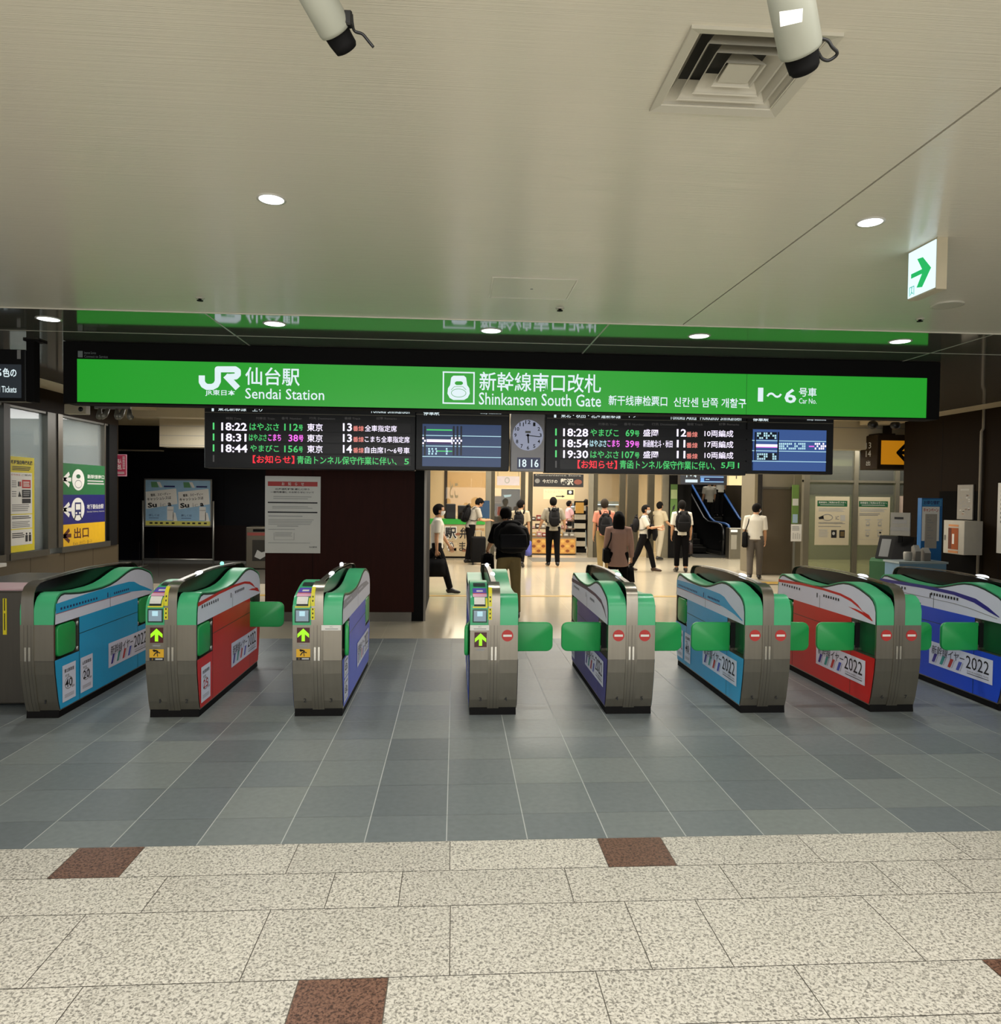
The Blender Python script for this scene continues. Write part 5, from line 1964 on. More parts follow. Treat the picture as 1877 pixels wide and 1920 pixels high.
for lb, px, py in (('small sprinkler head in the ceiling above the station name', 375, 559), ('small sprinkler head beside the square ceiling hatch', 1050, 578), ('small sprinkler head near the round ceiling speaker', 1725, 598)):
    p = onZ(px, py, ZC)
    t = thing('sprinkler', lb, 'sprinkler', (p.x, p.y, ZC), 0, 'ceiling sprinklers')
    MB().use(VW).tube([(0, 0, 0), (0, 0, -.006)], [.036, .028], 20).build('escutcheon', None, t)
    MB().use(MATTB).cyl((0, 0, -.006), (0, 0, -.018), .012).cyl((0, 0, -.018), (0, 0, -.022), .024).build('nozzle', None, t)
# exit arrow sign
ex = onZ(1708, 470, ZC).x
ya, yb2 = onX(1754, 490, ex).y, onX(1703, 515, ex).y
z1, z0 = onX(1754, 449, ex).z, onX(1754, 538, ex).z
wd_ = onY(1775, 490, ya).x - ex
t = thing('exit_sign', 'lit white exit sign with a green arrow hanging from the ceiling at right', 'sign', (ex, ya, z0 - .01))
L = Vector(t.location)
MB().use(mat('sign_case_cream', '#b7ad93', .4)).box(.004, wd_, -.006, yb2 - ya + .006, 0, ZC - L.z).build('housing', None, t)
mb = MB().use(lit('exit_white', '#d8f2f8', 1.25)).box(0, .004, 0, yb2 - ya, .01, z1 - L.z)
W_, H_ = yb2 - ya, z1 - z0
o = Vector((-.001, W_, .01))
mb.use(lit('exit_green', '#18b860', 1.0)).flat([(W_ * q, H_ * r) for q, r in ((.12, .41), (.12, .51), (.53, .51), (.34, .78), (.55, .76), (.86, .45), (.55, .12), (.34, .16), (.53, .41))], o, -Y3, Z3)
o = o - X3 * .001
mb.use(lit('exit_teal', '#5fc0b0', 1.0))
mb.stroke([(W_ * .08, H_ * .03), (W_ * .08, H_ * .22), (W_ * .25, H_ * .22), (W_ * .25, H_ * .03)], .006, o, -Y3, Z3)
mb.stroke([(W_ * .16, H_ * .17), (W_ * .16, H_ * .11), (W_ * .12, H_ * .05)], .007, o, -Y3, Z3)
mb.stroke([(W_ * .16, H_ * .11), (W_ * .21, H_ * .06)], .007, o, -Y3, Z3)
mb.disc(W_ * .165, H_ * .19, .005, .006, o, -Y3, Z3, 12)
mb.build('light_panel', None, t)


# security cameras close to the lens
def cctv(label, a, b, hood, r, Y, Yb, cable):
    pa, pb, pc = onY(*a, Y), onY(*b, Yb), onY(*hood, Yb + (Yb - Y) * .3)
    ax = (pb - pa).normalized()
    t = thing('security_camera', label, 'camera', (pa.x, pa.y, ZC), 0, 'security cameras under the ceiling')
    L = Vector(t.location)
    pa, pb, pc = pa - L, pb - L, pc - L
    start = pa - ax * .22
    mb = MB().use(mat('camera_white', '#9a9b8d', .45, var=.05))
    mb.tube([start, start + ax * .004, pb - ax * .012, pb - ax * .003, pb], [r * .9, r, r, r * .95, r * .8], 28)
    mb.build('housing', None, t)
    mb = MB().use(MATTB).tube([pb - ax * .005, pb + ax * .02, pc - ax * .004, pc], [r * .80, r * .76, r * .70, r * .62], 24)
    mb.build('lens_hood', None, t)
    MB().use(mat('vent_slot', '#262622', .6)).tube([start + ax * .10, start + ax * .15], [r * 1.01, r * 1.01], 28, False).build('collar', None, t)
    MB().use(mat('camera_bracket', '#8f8e80', .4)).tube([start + ax * .06, Vector((start.x, start.y, .0))], .02, 12).cyl((start.x, start.y, -.012), (start.x, start.y, 0), .05).build('bracket', None, t)
    raw = [pa.lerp(pb, u) + rgt * v + upv * q for u, v, q in cable]
    sm = []
    for i in range(len(raw) - 1):
        p0, p1, p2, p3 = raw[max(0, i - 1)], raw[i], raw[i + 1], raw[min(len(raw) - 1, i + 2)]
        for k in range(5):
            u = k / 5
            sm.append(.5 * (2 * p1 + (p2 - p0) * u + (2 * p0 - 5 * p1 + 4 * p2 - p3) * u * u + (3 * p1 - p0 - 3 * p2 + p3) * u ** 3))
    mb = MB().use(BLACK).tube(sm + [raw[-1]], .0042, 8)
    mb.build('cable', None, t)
    return t, L, pa, pb, ax


t, L, pa, pb, ax = cctv('white tube security camera under the ceiling at upper left, black lens hood', (592, -12), (631, 60), (651, 93), .047, 1.98, 2.05, [(.62, .062, .01), (.80, .055, .0), (.98, .052, 0), (1.0, .072, -.006), (1.06, .086, -.02), (1.12, .096, -.03)])
mb = MB().use(BLACK).rbox(-.012, .012, -.012, .012, -.02, .02, .004, 1, Matrix.Translation(pa.lerp(pb, .66) + rgt * .05))
mb.build('clip', None, t)
t, L, pa, pb, ax = cctv('white tube security camera overlapping the ceiling vent, with a looped cable', (1487, 18), (1502, 98), (1509, 133), .054, 1.80, 1.86, [(.66, .055, 0), (.72, .075, .0), (.82, .085, -.006), (.96, .095, -.004), (1.10, .088, .0), (1.2, .068, .0), (1.15, .052, 0), (1.0, .045, 0)])
mb = MB().use(PAPER).flat([(-.024, -.022), (.028, -.010), (.030, .022), (-.026, .014)], onY(1482, 33, 1.70) - L, rgt, upv)
mb.build('label_plate', None, t)

# cameras behind the sign
for lb, px, py, Y, s, kind in (('cream box-shaped camera fixed high on the left wall below the sign', 145, 768, 9.4, .12, 0), ('cluster of small spot cameras under the left end of the green sign', 212, 776, 9.4, .2, 1),
                               ('dark dome camera on the cream bulkhead, left of the arrow sign post', 1632, 796, 13.6, .12, 2), ('dark dome camera on the cream bulkhead above the orange arrow sign', 1674, 797, 13.6, .12, 2)):
    p = onY(px, py, Y)
    t = thing('ceiling_camera', lb, 'camera', (p.x, p.y, p.z), 0, 'cameras beyond the sign')
    top = 3.31 - p.z
    if kind == 0:
        MB().use(CREAM).rbox(-.13, .13, -.06, .06, -.06, .06, .008, 2).box(-.02, .02, -.02, .02, .05, top).build('housing', None, t)
        MB().use(BLACK).cyl((.07, -.062, .0), (.07, -.05, .0), .03).build('lens', None, t)
    elif kind == 1:
        MB().use(ALU).box(-.22, .22, -.02, .02, .06, .09).cyl((0, 0, .08), (0, 0, top), .015).build('bar', None, t)
        for q, an in ((-.16, .5), (-.06, -.6), (.05, .8), (.13, -.4), (.2, .9)):
            MB().use(mat('spot_grey', '#8a887c', .4, .4)).tube([(q, 0, .06), (q + .03 * sin(an), -.05, .0 - .03 * cos(an)), (q + .07 * sin(an), -.09, -.05)], [.02, .034, .038], 14).build('spot', None, t)
    else:
        MB().use(ALU).tube([(0, 0, .0), (0, 0, top if px < 1650 else top)], [.05, .03], 14).build('mount', None, t)
        MB().use(BLACK).ball((.02, -.05, -.01), (.10, .08, .085)).build('dome', None, t)

# ================================================================== LEFT SIDE


def sheet(name, label, cat, X=None, Y=None, box=None, draw=None, base=None, group=None, thick=.004):
    """flat printed sheet on a wall plane; unit coordinates u to the right, v down, as seen from the front"""
    x0, y0, x1, y1 = box
    if Y is not None:
        a, b = onY(x0, (y0 + y1) / 2, Y), onY(x1, (y0 + y1) / 2, Y)
        zt_, zb_ = onY((x0 + x1) / 2, y0, Y).z, onY((x0 + x1) / 2, y1, Y).z
        o, ux, out, W_ = Vector((a.x, Y, zb_)), X3, -Y3, b.x - a.x
    else:
        a, b = onX(x0, (y0 + y1) / 2, X), onX(x1, (y0 + y1) / 2, X)
        zt_, zb_ = onX((x0 + x1) / 2, y0, X).z, onX((x0 + x1) / 2, y1, X).z
        out = X3 if X < 0 else -X3
        ux = Y3 if X < 0 else -Y3
        o, W_ = Vector((X, a.y, zb_)), abs(b.y - a.y)
    H_ = zt_ - zb_
    mb = MB().use(base or PAPER)
    c = [o, o + ux * W_, o + ux * W_ + Z3 * H_, o + Z3 * H_]
    q = out * thick
    mb.add([v for v in c] + [v + q for v in c], [(0, 3, 2, 1), (4, 5, 6, 7), (0, 1, 5, 4), (1, 2, 6, 5), (2, 3, 7, 6), (3, 0, 4, 7)], False)
    st = {'k': 0}

    class D:
        def up(s):
            st['k'] += 1

        def oo(s):
            return o + out * (thick + .0012 * (1 + st['k']))

        def rect(s, m, u0, v0, u1, v1):
            mb.use(m).flat([(u0 * W_, (1 - v1) * H_), (u1 * W_, (1 - v1) * H_), (u1 * W_, (1 - v0) * H_), (u0 * W_, (1 - v0) * H_)], s.oo(), ux, Z3)

        def text(s, m, tx, u0, v0, u1, v1, bold=0.0, shear=0.0):
            mb.use(m).text(tx, u0 * W_, u1 * W_, (1 - v1) * H_, (1 - v0) * H_, s.oo(), ux, Z3, bold, shear)

        def lines(s, m, u0, v0, u1, v1, n, ragged=.12):
            r = random.Random(int(1000 * (u0 + v0)))
            for i in range(n):
                va = v0 + (v1 - v0) * i / n
                s.rect(m, u0, va, u1 - (u1 - u0) * r.random() * ragged, va + (v1 - v0) / n * .5)

        def poly(s, m, pts):
            mb.use(m).flat([(u * W_, (1 - v) * H_) for u, v in pts], s.oo(), ux, Z3)

        def stroke(s, m, pts, w):
            mb.use(m).stroke([(u * W_, (1 - v) * H_) for u, v in pts], w * W_, s.oo(), ux, Z3)

        def disc(s, m, u, v, ru, rv):
            mb.use(m).disc(u * W_, (1 - v) * H_, ru * W_, rv * H_, s.oo(), ux, Z3)

        def ring(s, m, u, v, ru, rv, w):
            mb.use(m).ring(u * W_, (1 - v) * H_, ru * W_, rv * H_, w * W_, s.oo(), ux, Z3)
    if draw:
        draw(D())
    ob = mb.build(name, None, None, o + ux * (W_ / 2))
    return tag(ob, label, cat, group)


def d_yellow(d):
    d.rect(PAPER, .04, .165, .90, .60)
    d.rect(PAPER, .04, .61, .90, .755)
    d.rect(PAPER, .04, .765, .90, .93)
    d.up()
    d.text(INK, '新幹線自動改札機', .06, .035, .92, .08, .02)
    d.lines(INK, .10, .10, .85, .15, 3)
    d.text(RED, 'のりかえ', .06, .18, .42, .20)
    d.text(INK, 'ご案内', .46, .18, .85, .20)
    d.rect(RED, .48, .24, .84, .33)
    d.rect(INK, .48, .345, .84, .43)
    d.rect(INK, .48, .44, .84, .49)
    d.lines(GREYINK, .08, .25, .28, .33, 4)
    d.lines(GREYINK, .08, .36, .26, .43, 3)
    d.rect(INK, .32, .26, .38, .31)
    d.rect(RED, .39, .26, .45, .31)
    d.poly(INK, [(.38, .36), (.46, .42), (.32, .42)])
    d.lines(GREYINK, .08, .50, .8, .58, 4)
    d.lines(INK, .08, .625, .84, .66, 2)
    d.lines(GREYINK, .08, .68, .80, .75, 4)
    d.lines(INK, .08, .80, .58, .86, 3)
    for q in (.66, .80):
        d.disc(INK, q, .815, .035, .012)
        d.rect(INK, q - .05, .83, q + .05, .90)
    d.up()
    d.lines(PAPER, .53, .26, .80, .32, 3)
    d.lines(GREYINK, .53, .36, .80, .42, 3)


sheet('poster', 'tall yellow-bordered notice stuck inside the left office window', 'poster', X=XL + .004, box=(17.5, 857, 64, 1034), draw=d_yellow, base=YEL)


def d_dir(d):
    d.rect(mat('dir_green', '#24663a', .4), 0, 0, 1, .36)
    d.rect(mat('dir_navy', '#1d1d66', .4), 0, .36, 1, .70)
    d.rect(mat('dir_yellow', '#d8a91d', .4), 0, .70, 1, 1)
    d.up()
    d.disc(PAPER, .34, .185, .14, .125)
    d.text(PAPER, '新幹線南口', .55, .115, .97, .165, .01)
    d.lines(PALEINK, .55, .185, .97, .25, 2)
    d.disc(PAPER, .33, .53, .15, .135)
    d.text(PAPER, '地下鉄仙台駅', .54, .475, .95, .535, .01)
    d.text(PALEINK, 'Sendai Subway Station', .54, .555, .97, .58)
    d.text(mat('dir_maroon', '#4a1a12', .5), '出口', .24, .745, .58, .875, .02)
    d.text(mat('dir_ochre', '#8a6a20', .5), 'Exit 出口 출구', .22, .905, .66, .95)
    for v, m in ((.185, PAPER), (.53, PAPER), (.83, MATS['dir_maroon'])):
        d.stroke(m, [(.14, v - .07), (.02, v), (.14, v + .07)], .045)
        d.stroke(m, [(.02, v), (.18, v)], .045)
    d.up()
    d.disc(GREENP, .34, .145, .05, .025)
    d.ring(GREYINK, .34, .235, .08, .05, .01)
    d.rect(NAVY, .26, .45, .40, .60)
    d.stroke(INK, [(.28, .60), (.24, .655)], .02)
    d.stroke(INK, [(.38, .60), (.42, .655)], .02)
    d.up()
    d.rect(PAPER, .28, .47, .38, .535)
    d.disc(PAPER, .29, .575, .02, .012)
    d.disc(PAPER, .37, .575, .02, .012)


sheet('direction_sign', 'green, navy and yellow direction panel with arrows on the right office window', 'sign', X=XL + .004, box=(117, 871, 197, 1028), draw=d_dir)


def d_red(d):
    d.rect(mat('crimson_notice', '#9c2a44', .5), .06, .03, .94, .95)
    d.up()
    d.text(PAPER, '有人', .22, .2, .55, .42, .01)
    d.text(PAPER, '改札', .22, .45, .55, .7, .01)
    d.lines(PALEINK, .64, .1, .85, .7, 8)
    d.lines(PALEINK, .2, .8, .85, .92, 2)


sheet('notice', 'small crimson notice on the end of the left wall', 'notice', Y=13.5, box=(216, 852, 238, 893), draw=d_red, base=mat('pink_card', '#c9909c', .5))
# shelf stub at the left edge
MBq = MB().use(PAPER)
o_ = onX(13, 1058, XL + .12)
ob = MBq.rbox(XL, XL + .12, o_.y - 1.6, o_.y, o_.z - .03, o_.z + .02, .008, 2).build('counter_shelf', None, None, (XL + .06, o_.y - .8, o_.z - .03))
tag(ob, 'white counter shelf under the office window at the left photo edge', 'shelf')

# column notice


def d_notice(d):
    d.rect(RED, .05, .07, .945, .13)
    d.up()
    d.text(PAPER, 'お　知　ら　せ', .30, .078, .70, .122, .01)
    d.text(INK, '北海道新幹線 運休に伴う', .18, .155, .80, .18, .02)
    d.text(INK, '一部列車運休 のお知らせについて', .10, .195, .88, .22, .02)
    d.lines(PALEINK, .15, .26, .85, .31, 2)
    d.rect(INK, .05, .335, .945, .352)
    d.rect(INK, .05, .46, .945, .477)
    d.lines(PALEINK, .13, .39, .86, .43, 2)
    d.lines(GREYINK, .06, .515, .70, .53, 1)
    d.lines(PALEINK, .06, .56, .90, .64, 4)
    d.lines(GREYINK, .22, .645, .62, .66, 1)
    d.lines(GREYINK, .06, .69, .56, .70, 1)
    d.lines(PALEINK, .18, .73, .50, .79, 4)
    for r in ((.16, .735, .17, .83), (.52, .735, .53, .83), (.16, .825, .53, .83)):
        d.rect(PALEINK, *r)
    d.lines(GREYINK, .06, .865, .92, .875, 1)
    d.text(INK, '仙台駅長', .80, .91, .94, .93, .01)


sheet('poster', 'large white notice with a red heading bar on the brown pillar', 'poster', Y=10.146, box=(497, 893, 601, 1037), draw=d_notice)

# poster stand
YST = 17.3
a, b = onY(271, 1000, YST).x, onY(397, 1000, YST).x
t = thing('poster_stand', 'silver standing board showing two pale blue card posters side by side', 'display board', ((a + b) / 2, YST, 0))
zt_, zb_ = onY(334, 899, YST).z, onY(334, 987, YST).z
zm = onY(334, 1049, YST).z
w = (b - a) / 2
mb = MB().use(ALU).box(-w + .02, w - .02, -.006, .02, zb_, zt_)
for q in ((-w + .0, w - .0, zt_ - .02, zt_ + .012), (-w, w, zb_ - .012, zb_ + .02)):
    mb.box(q[0], q[1], -.016, .024, q[2], q[3])
for s in (-1, 1):
    mb.box(min(s * w, s * (w - .03)), max(s * w, s * (w - .03)), -.016, .024, zb_, zt_)
mb.build('board', None, t)
for s in (-1, 1):
    MB().use(ALU).tube([(s * (w + .035), 0, .03), (s * (w + .035), 0, zt_ - .5)], .022, 12).build('post', None, t)
    MB().use(ALU).tube([(s * (w + .035), -.28, .025), (s * (w + .035), .28, .025)], .022, 10).build('foot', None, t)
MB().use(ALU).tube([(-w - .035, 0, max(.10, zm)), (w + .035, 0, max(.10, zm))], .026, 12).build('crossbar', None, t)
PB = mat('poster_pale_blue', '#8fb4cf', .5)
PG_ = mat('poster_leaf_green', '#5c8f62', .5)
PY = mat('poster_lemon', '#cfc965', .5)
for s, lb in ((-1, 'left'), (1, 'right')):
    mb = MB().use(PB)
    x0 = (-w + .03) if s < 0 else 0
    W_, H_ = w - .03, zt_ - zb_ - .04
    o = Vector((x0, -.0075, zb_ + .02))

    def R(m, u0, v0, u1, v1, k=0):
        mb.use(m).flat([(u0 * W_, (1 - v1) * H_), (u1 * W_, (1 - v1) * H_), (u1 * W_, (1 - v0) * H_), (u0 * W_, (1 - v0) * H_)], o - Y3 * (.0012 * k), X3, Z3)
    R(PB, 0, 0, 1, 1)
    R(PY, 0, .90, 1, 1, 1)
    mb.use(PG_).flat([(W_ * .16, H_ * .96), (W_ * .34, H_ * .96), (W_ * .40, H_ * .84), (W_ * .18, H_ * .84)], o - Y3 * .0012, X3, Z3)
    mb.use(PAPER).flat([(W_ * .34, H_ * .96), (W_ * .44, H_ * .96), (W_ * .52, H_ * .84), (W_ * .44, H_ * .84)], o - Y3 * .0012, X3, Z3)
    R(NAVY, .56, .12, .90, .155, 1)
    mb.use(PAPER).flat([(W_ * .02, H_ * .36), (W_ * .98, H_ * .48), (W_ * .94, H_ * .82), (W_ * .0, H_ * .74)], o - Y3 * .0012, X3, Z3)
    mb.use(PAPER).flat([(W_ * .66, H_ * .12), (W_ * .86, H_ * .12), (W_ * .86, H_ * .42), (W_ * .66, H_ * .42)], o - Y3 * .0024, X3, Z3)
    mb.use(PALEINK).flat([(W_ * .67, H_ * .33), (W_ * .85, H_ * .33), (W_ * .85, H_ * .35), (W_ * .67, H_ * .35)], o - Y3 * .0036, X3, Z3)
    mb.use(PAPER).flat([(W_ * .84, H_ * .10), (W_ * .98, H_ * .10), (W_ * .92, H_ * .28), (W_ * .84, H_ * .30)], o - Y3 * .0024, X3, Z3)
    oo = o - Y3 * .003
    ang = .09
    ux, uz = Vector((cos(ang), 0, sin(ang))), Vector((-sin(ang), 0, cos(ang)))
    mb.use(INK).text('簡単、スピーディー', W_ * .24, W_ * .86, H_ * .62, H_ * .685, oo, ux, uz, .02)
    mb.text('キャッシュレスは', W_ * .12, W_ * .86, H_ * .53, H_ * .60, oo, ux, uz, .02)
    mb.text('Su', W_ * .12, W_ * .40, H_ * .38, H_ * .49, oo, ux, uz, .04)
    mb.text('a', W_ * .74, W_ * .85, H_ * .38, H_ * .46, oo, ux, uz, .04)
    mb.use(PALEINK).text('ic', W_ * .50, W_ * .68, H_ * .38, H_ * .47, oo, ux, uz, .02)
    mb.use(NAVY).text('詳しくは', W_ * .10, W_ * .42, H_ * .20, H_ * .25, o - Y3 * .003, X3, Z3, .01)
    R(NAVY, .10, .83, .40, .84, 1)
    mb.use(INK)
    for u in (.12, .28, .44, .62, .80):
        R(INK, u, .93, u + .09, .965, 2)
    mb.build('poster_sheet', None, t)

# waste bin
YBn = 16.9
a, b = onY(461, 1000, YBn).x, onY(515, 1000, YBn).x
zt_ = onY(480, 988, YBn).z
t = thing('waste_bin', 'grey metal waste bin half hidden behind the brown pillar', 'bin', ((a + b) / 2, YBn, 0))
w = (b - a) / 2
BIN = mat('bin_metal', '#6d675a', .4, .5)
MB().use(BIN).rbox(-w, w, 0, .5, .02, zt_, .02, 2).build('body', None, t)
MB().use(MATTB).box(-w * .5, w * .9, -.003, .0, zt_ - .11, zt_ - .05).build('slot', None, t)
MB().use(mat('bin_red_band', '#8a4038', .5)).box(-w * .9, w * .9, -.003, 0, zt_ - .2, zt_ - .13).build('label_band', None, t)
mb = MB().use(mat('bin_window', '#2c2923', .3)).box(-w * .55, w * .9, -.004, 0, .2, zt_ - .3).use(PALEINK)
mb.flat([(-w * .4, .3), (.0, .24), (w * .5, .34), (w * .5, .44), (w * .1, .40), (-w * .2, .46)], Vector((0, -.0052, 0)), X3, Z3)
mb.build('window', None, t)

# ================================================================== RIGHT SIDE


def d_info(kind):
    def f(d):
        d.rect(GREENP, .06, .085, .935, .205)
        d.up()
        d.text(PAPER, '新幹線をご利用のお客さまへ', .10, .10, .90, .145, .005)
        d.lines(PALEINK, .14, .165, .86, .19, 1)
        d.lines(PALEINK, .10, .24, .90, .32, 3)
        if kind == 0:
            d.poly(INK, [(.10, .43), (.24, .39), (.26, .46), (.12, .47)])
            d.ring(GREYINK, .36, .43, .16, .07, .02)
            d.text(GREYINK, 'IC', .60, .40, .70, .48, .02)
            d.rect(PALEINK, .74, .38, .88, .50)
            d.lines(GREYINK, .10, .53, .9, .57, 2)
            d.lines(GREYINK, .10, .61, .80, .635, 1)
            d.lines(PALEINK, .12, .68, .40, .85, 6)
            d.rect(INK, .48, .69, .64, .85)
            d.rect(INK, .72, .69, .88, .85)
            d.up()
            d.disc(PALEINK, .55, .76, .04, .035)
            d.rect(mat('poster_ochre', '#6a5a38', .5), .75, .72, .86, .82)
        else:
            d.lines(GREYINK, .08, .34, .7, .40, 2)
            for u, v in ((.26, .46), (.62, .46), (.26, .68), (.62, .68)):
                d.rect(PALEINK, u, v, u + .16, v + .02)
                d.ring(PALEINK, u + .08, v + .09, .06, .05, .02)
                d.lines(PALEINK, u + .02, v + .12, u + .14, v + .16, 2)
            d.disc(INK, .72, .74, .03, .02)
            d.lines(PALEINK, .08, .88, .90, .89, 1)
    return f


PAPC = mat('cream_paper', '#c9bfa2', .6, var=.03)
GI = 'information posters on the green glass'
sheet('poster', 'cream information poster with two dark photos on the green glass', 'poster', Y=YP - .004, box=(1528, 931, 1592, 1022), draw=d_info(0), base=PAPC, group=GI)
sheet('poster', 'cream information poster with four pale drawings, second on the green glass', 'poster', Y=YP - .004, box=(1606, 932, 1668, 1022), draw=d_info(1), base=PAPC, group=GI)
sheet('poster', 'narrow pink-white poster on the glass next to the right wall corner', 'poster', Y=YP - .004, box=(1682, 930, 1700, 975), base=mat('blush_paper', '#d9c2b0', .6), draw=lambda d: d.rect(GREYINK, .7, .38, .9, .44))


def d_small(d):
    d.lines(GREYINK, .1, .12, .8, .4, 4)
    for k in range(4):
        d.rect(PALEINK, .15 + .2 * k, .5 + .05 * (k % 2), .28 + .2 * k, .86)


sheet('poster', 'small white leaflet on the glass strip beside the lift', 'poster', Y=YP - .02, box=(1483, 983, 1503, 1015), draw=d_small, base=WHITE)
t = tag(MB().use(mat('leafy_light_panel', '#6f8f4a', .5)).box(0, .16, 0, .02, 0, .9).use(mat('sky_strip', '#a9c2d8', .5)).box(.02, .14, -.003, 0, .02, .22).use(PAPER).box(.01, .15, -.003, 0, .42, .58).use(ALU).box(.06, .10, .02, .04, -1.14, .5).build('banner', None, None), 'narrow green and white banner behind the glass beside the lift', 'banner')
t.location = (px_x(1484, 16.2), 16.2, onY(1490, 982, 16.2).z)

# orange arrow sign (hangs beyond the wall corner)
YA = 14.0
a, b = onY(1645, 850, YA).x, onY(1745, 850, YA).x
z1, z0 = onY(1670, 815, YA).z, onY(1670, 880, YA).z
t = thing('direction_sign', 'brown hanging box sign with an orange face and black left arrow', 'sign', ((a + b) / 2, YA, z0))
w, h = (b - a) / 2, z1 - z0
dp = .62
BOXB = mat('sign_box_brown', '#2b2013', .6, spec=.1)
MB().use(BOXB).rbox(-w, w, 0, dp, 0, h, .01, 1).build('housing', None, t)
MB().use(BOXB).box(-w + .30, -w + .42, .2, .32, h, 3.42 - z0).box(-w + .05, -w + .40, .05, .5, h, h + .03).build('hanger', None, t)
mb = MB().use(mat('orange_face_lit', '#8a5a10', .5, emit=.75, echex='#b8770f'))
f0 = onY(1652, 850, YA).x - (a + b) / 2
zf1, zf0 = onY(1670, 826, YA).z - z0, onY(1670, 871, YA).z - z0
mb.flat([(f0, zf0), (w - .06, zf0), (w - .06, zf1), (f0, zf1)], Vector((0, -.002, 0)), X3, Z3)
xt = onY(1681, 850, YA).x - (a + b) / 2
zc_ = (zf0 + zf1) / 2
mb.use(MATTB).stroke([(xt + .22, zc_ + .19), (xt + .03, zc_), (xt + .22, zc_ - .19)], .07, Vector((0, -.004, 0)), X3, Z3)
mb.stroke([(xt + .03, zc_), (xt + .5, zc_)], .07, Vector((0, -.0045, 0)), X3, Z3)
mb.build('arrow_face', None, t)
mb = MB().use(PALEINK)
o = Vector((-w - .002, dp, 0))
mb.text('13', .22, .40, h * .62, h * .80, o, -Y3, Z3)
mb.text('14', .22, .40, h * .38, h * .56, o, -Y3, Z3)
mb.text('出', .24, .38, h * .12, h * .26, o, -Y3, Z3)
mb.build('side_lettering', None, t)

# ticket machine with sign above it
YK = 11.6
kx = onY(1664, 1040, YK).x
t = thing('ticket_machine', 'green and black ticket machine with a slanted screen by the right wall', 'ticket machine', (kx, YK, 0), -radians(48))
zt_, zsb = onY(1680, 1006, YK).z, onY(1660, 1048, YK).z
wl = onY(1640, 1040, YK).x - kx
wr = onY(1700, 1040, YK).x - kx
KB = mat('machine_black', '#070708', .5, spec=.15)
mb = MB().use(mat('machine_green', '#3d6b48', .4)).prism([(0, 0), (-.02, zsb - .05), (.05, zsb), (.5, zsb), (.5, 0)], 'x', wl - .05, wr - .28)
mb.build('cabinet', None, t)
MB().use(KB).prism([(.02, 0), (.02, zsb), (.26, zt_), (.62, zt_ - .02), (.62, 0)], 'x', wr - .28, wr).build('side_cabinet', None, t)
mb = MB().use(mat('machine_bezel', '#121210', .4, spec=.15)).prism([(.03, zsb), (.26, zt_), (.5, zt_), (.5, zsb)], 'x', wl + .02, wr - .28)
u = Vector((0, .23, zt_ - zsb)).normalized()
nrm = Vector((0, -u.z, u.y))
o = Vector((wl + .02, .03, zsb)) + nrm * .004
LL = hypot(.23, zt_ - zsb)
mb.use(lit('machine_screen', '#6b6a62', .7)).flat([(.05, LL * .08), (wr - wl - .36, LL * .08), (wr - wl - .36, LL * .85), (.05, LL * .85)], o, X3, u)
mb.build('screen', None, t)
zs0, zs1 = onY(1682, 1004, YK).z, onY(1682, 961, YK).z
xs0, xs1 = onY(1666, 982, YK).x - kx, onY(1698, 982, YK).x - kx
mb = MB().use(mat('machine_sign_grey', '#8d8b83', .5)).box(xs0, xs1, .1, .14, zs0, zs1)
mb.use(GREYINK).box(xs0, xs1, .098, .1, zs0 + .08, zs0 + .14).use(INK).box(xs0 + .06, xs1 - .10, .098, .1, zs1 - .11, zs1 - .075).use(GREYINK).box(xs0 + .03, xs1 - .05, .098, .1, zs0 + .2, zs0 + .26)
mb.build('top_sign', None, t)
MB().use(KB).box((xs0 + xs1) / 2 - .03, (xs0 + xs1) / 2 + .03, .12, .16, zt_ - .1, zs0 + .02).build('sign_post', None, t)

# blue display stand on a small counter
YD = 11.2
a, b = onY(1727, 1000, YD).x, onY(1766, 1000, YD).x
t = thing('display_stand', 'tall blue and white printed display stand in front of the right wall', 'display stand', ((a + b) / 2, YD, 0))
w = (b - a) / 2
zt_ = onY(1746, 934, YD).z
BLUEP = mat('stand_blue', '#1c5f98', .45)
MB().use(BLUEP).box(-w, w, 0, .10, 0, zt_).build('panel', None, t)
mb = MB().use(mat('stand_sky', '#3f84b4', .45))
zh = onY(1746, 950, YD).z
zm = onY(1746, 1012, YD).z
mb.box(-w + .01, w - .02, -.003, 0, zh + .01, zt_ - .02).use(PAPER).box(-w + .01, w - .05, -.003, 0, zm - .02, zh).use(mat('stand_frame', '#9a948a', .5)).box(-w + .06, w - .10, -.02, -.003, onY(1746, 1028, YD).z, zh - .12)
o = Vector((0, -.0045, 0))
mb.use(NAVY).text('お得な情報', -w + .03, w - .05, zh + .03, zt_ - .04, o, X3, Z3, .02)
mb.use(RED).text('キャンペーン', -w + .03, w - .07, zh - .09, zh - .02, o, X3, Z3, .02)
mb.use(GREYINK)
for k in range(9):
    mb.box(-w + .09, w - .16 - .04 * (k % 3), -.0215, -.02, zm + .02 + k * .042, zm + .035 + k * .042)
mb.build('print', None, t)
a2, b2 = onY(1677, 1060, 10.9).x, onY(1764, 1060, 10.9).x
zc2 = onY(1720, 1052, 10.9).z
t = thing('counter', 'pale blue low counter in front of the blue display stand', 'counter', ((a2 + b2) / 2, 10.75, 0))
w = (b2 - a2) / 2
MB().use(mat('counter_blue', '#5d7f96', .45)).box(-w, w, .02, .4, .0, zc2 - .03).build('front_panel', None, t)
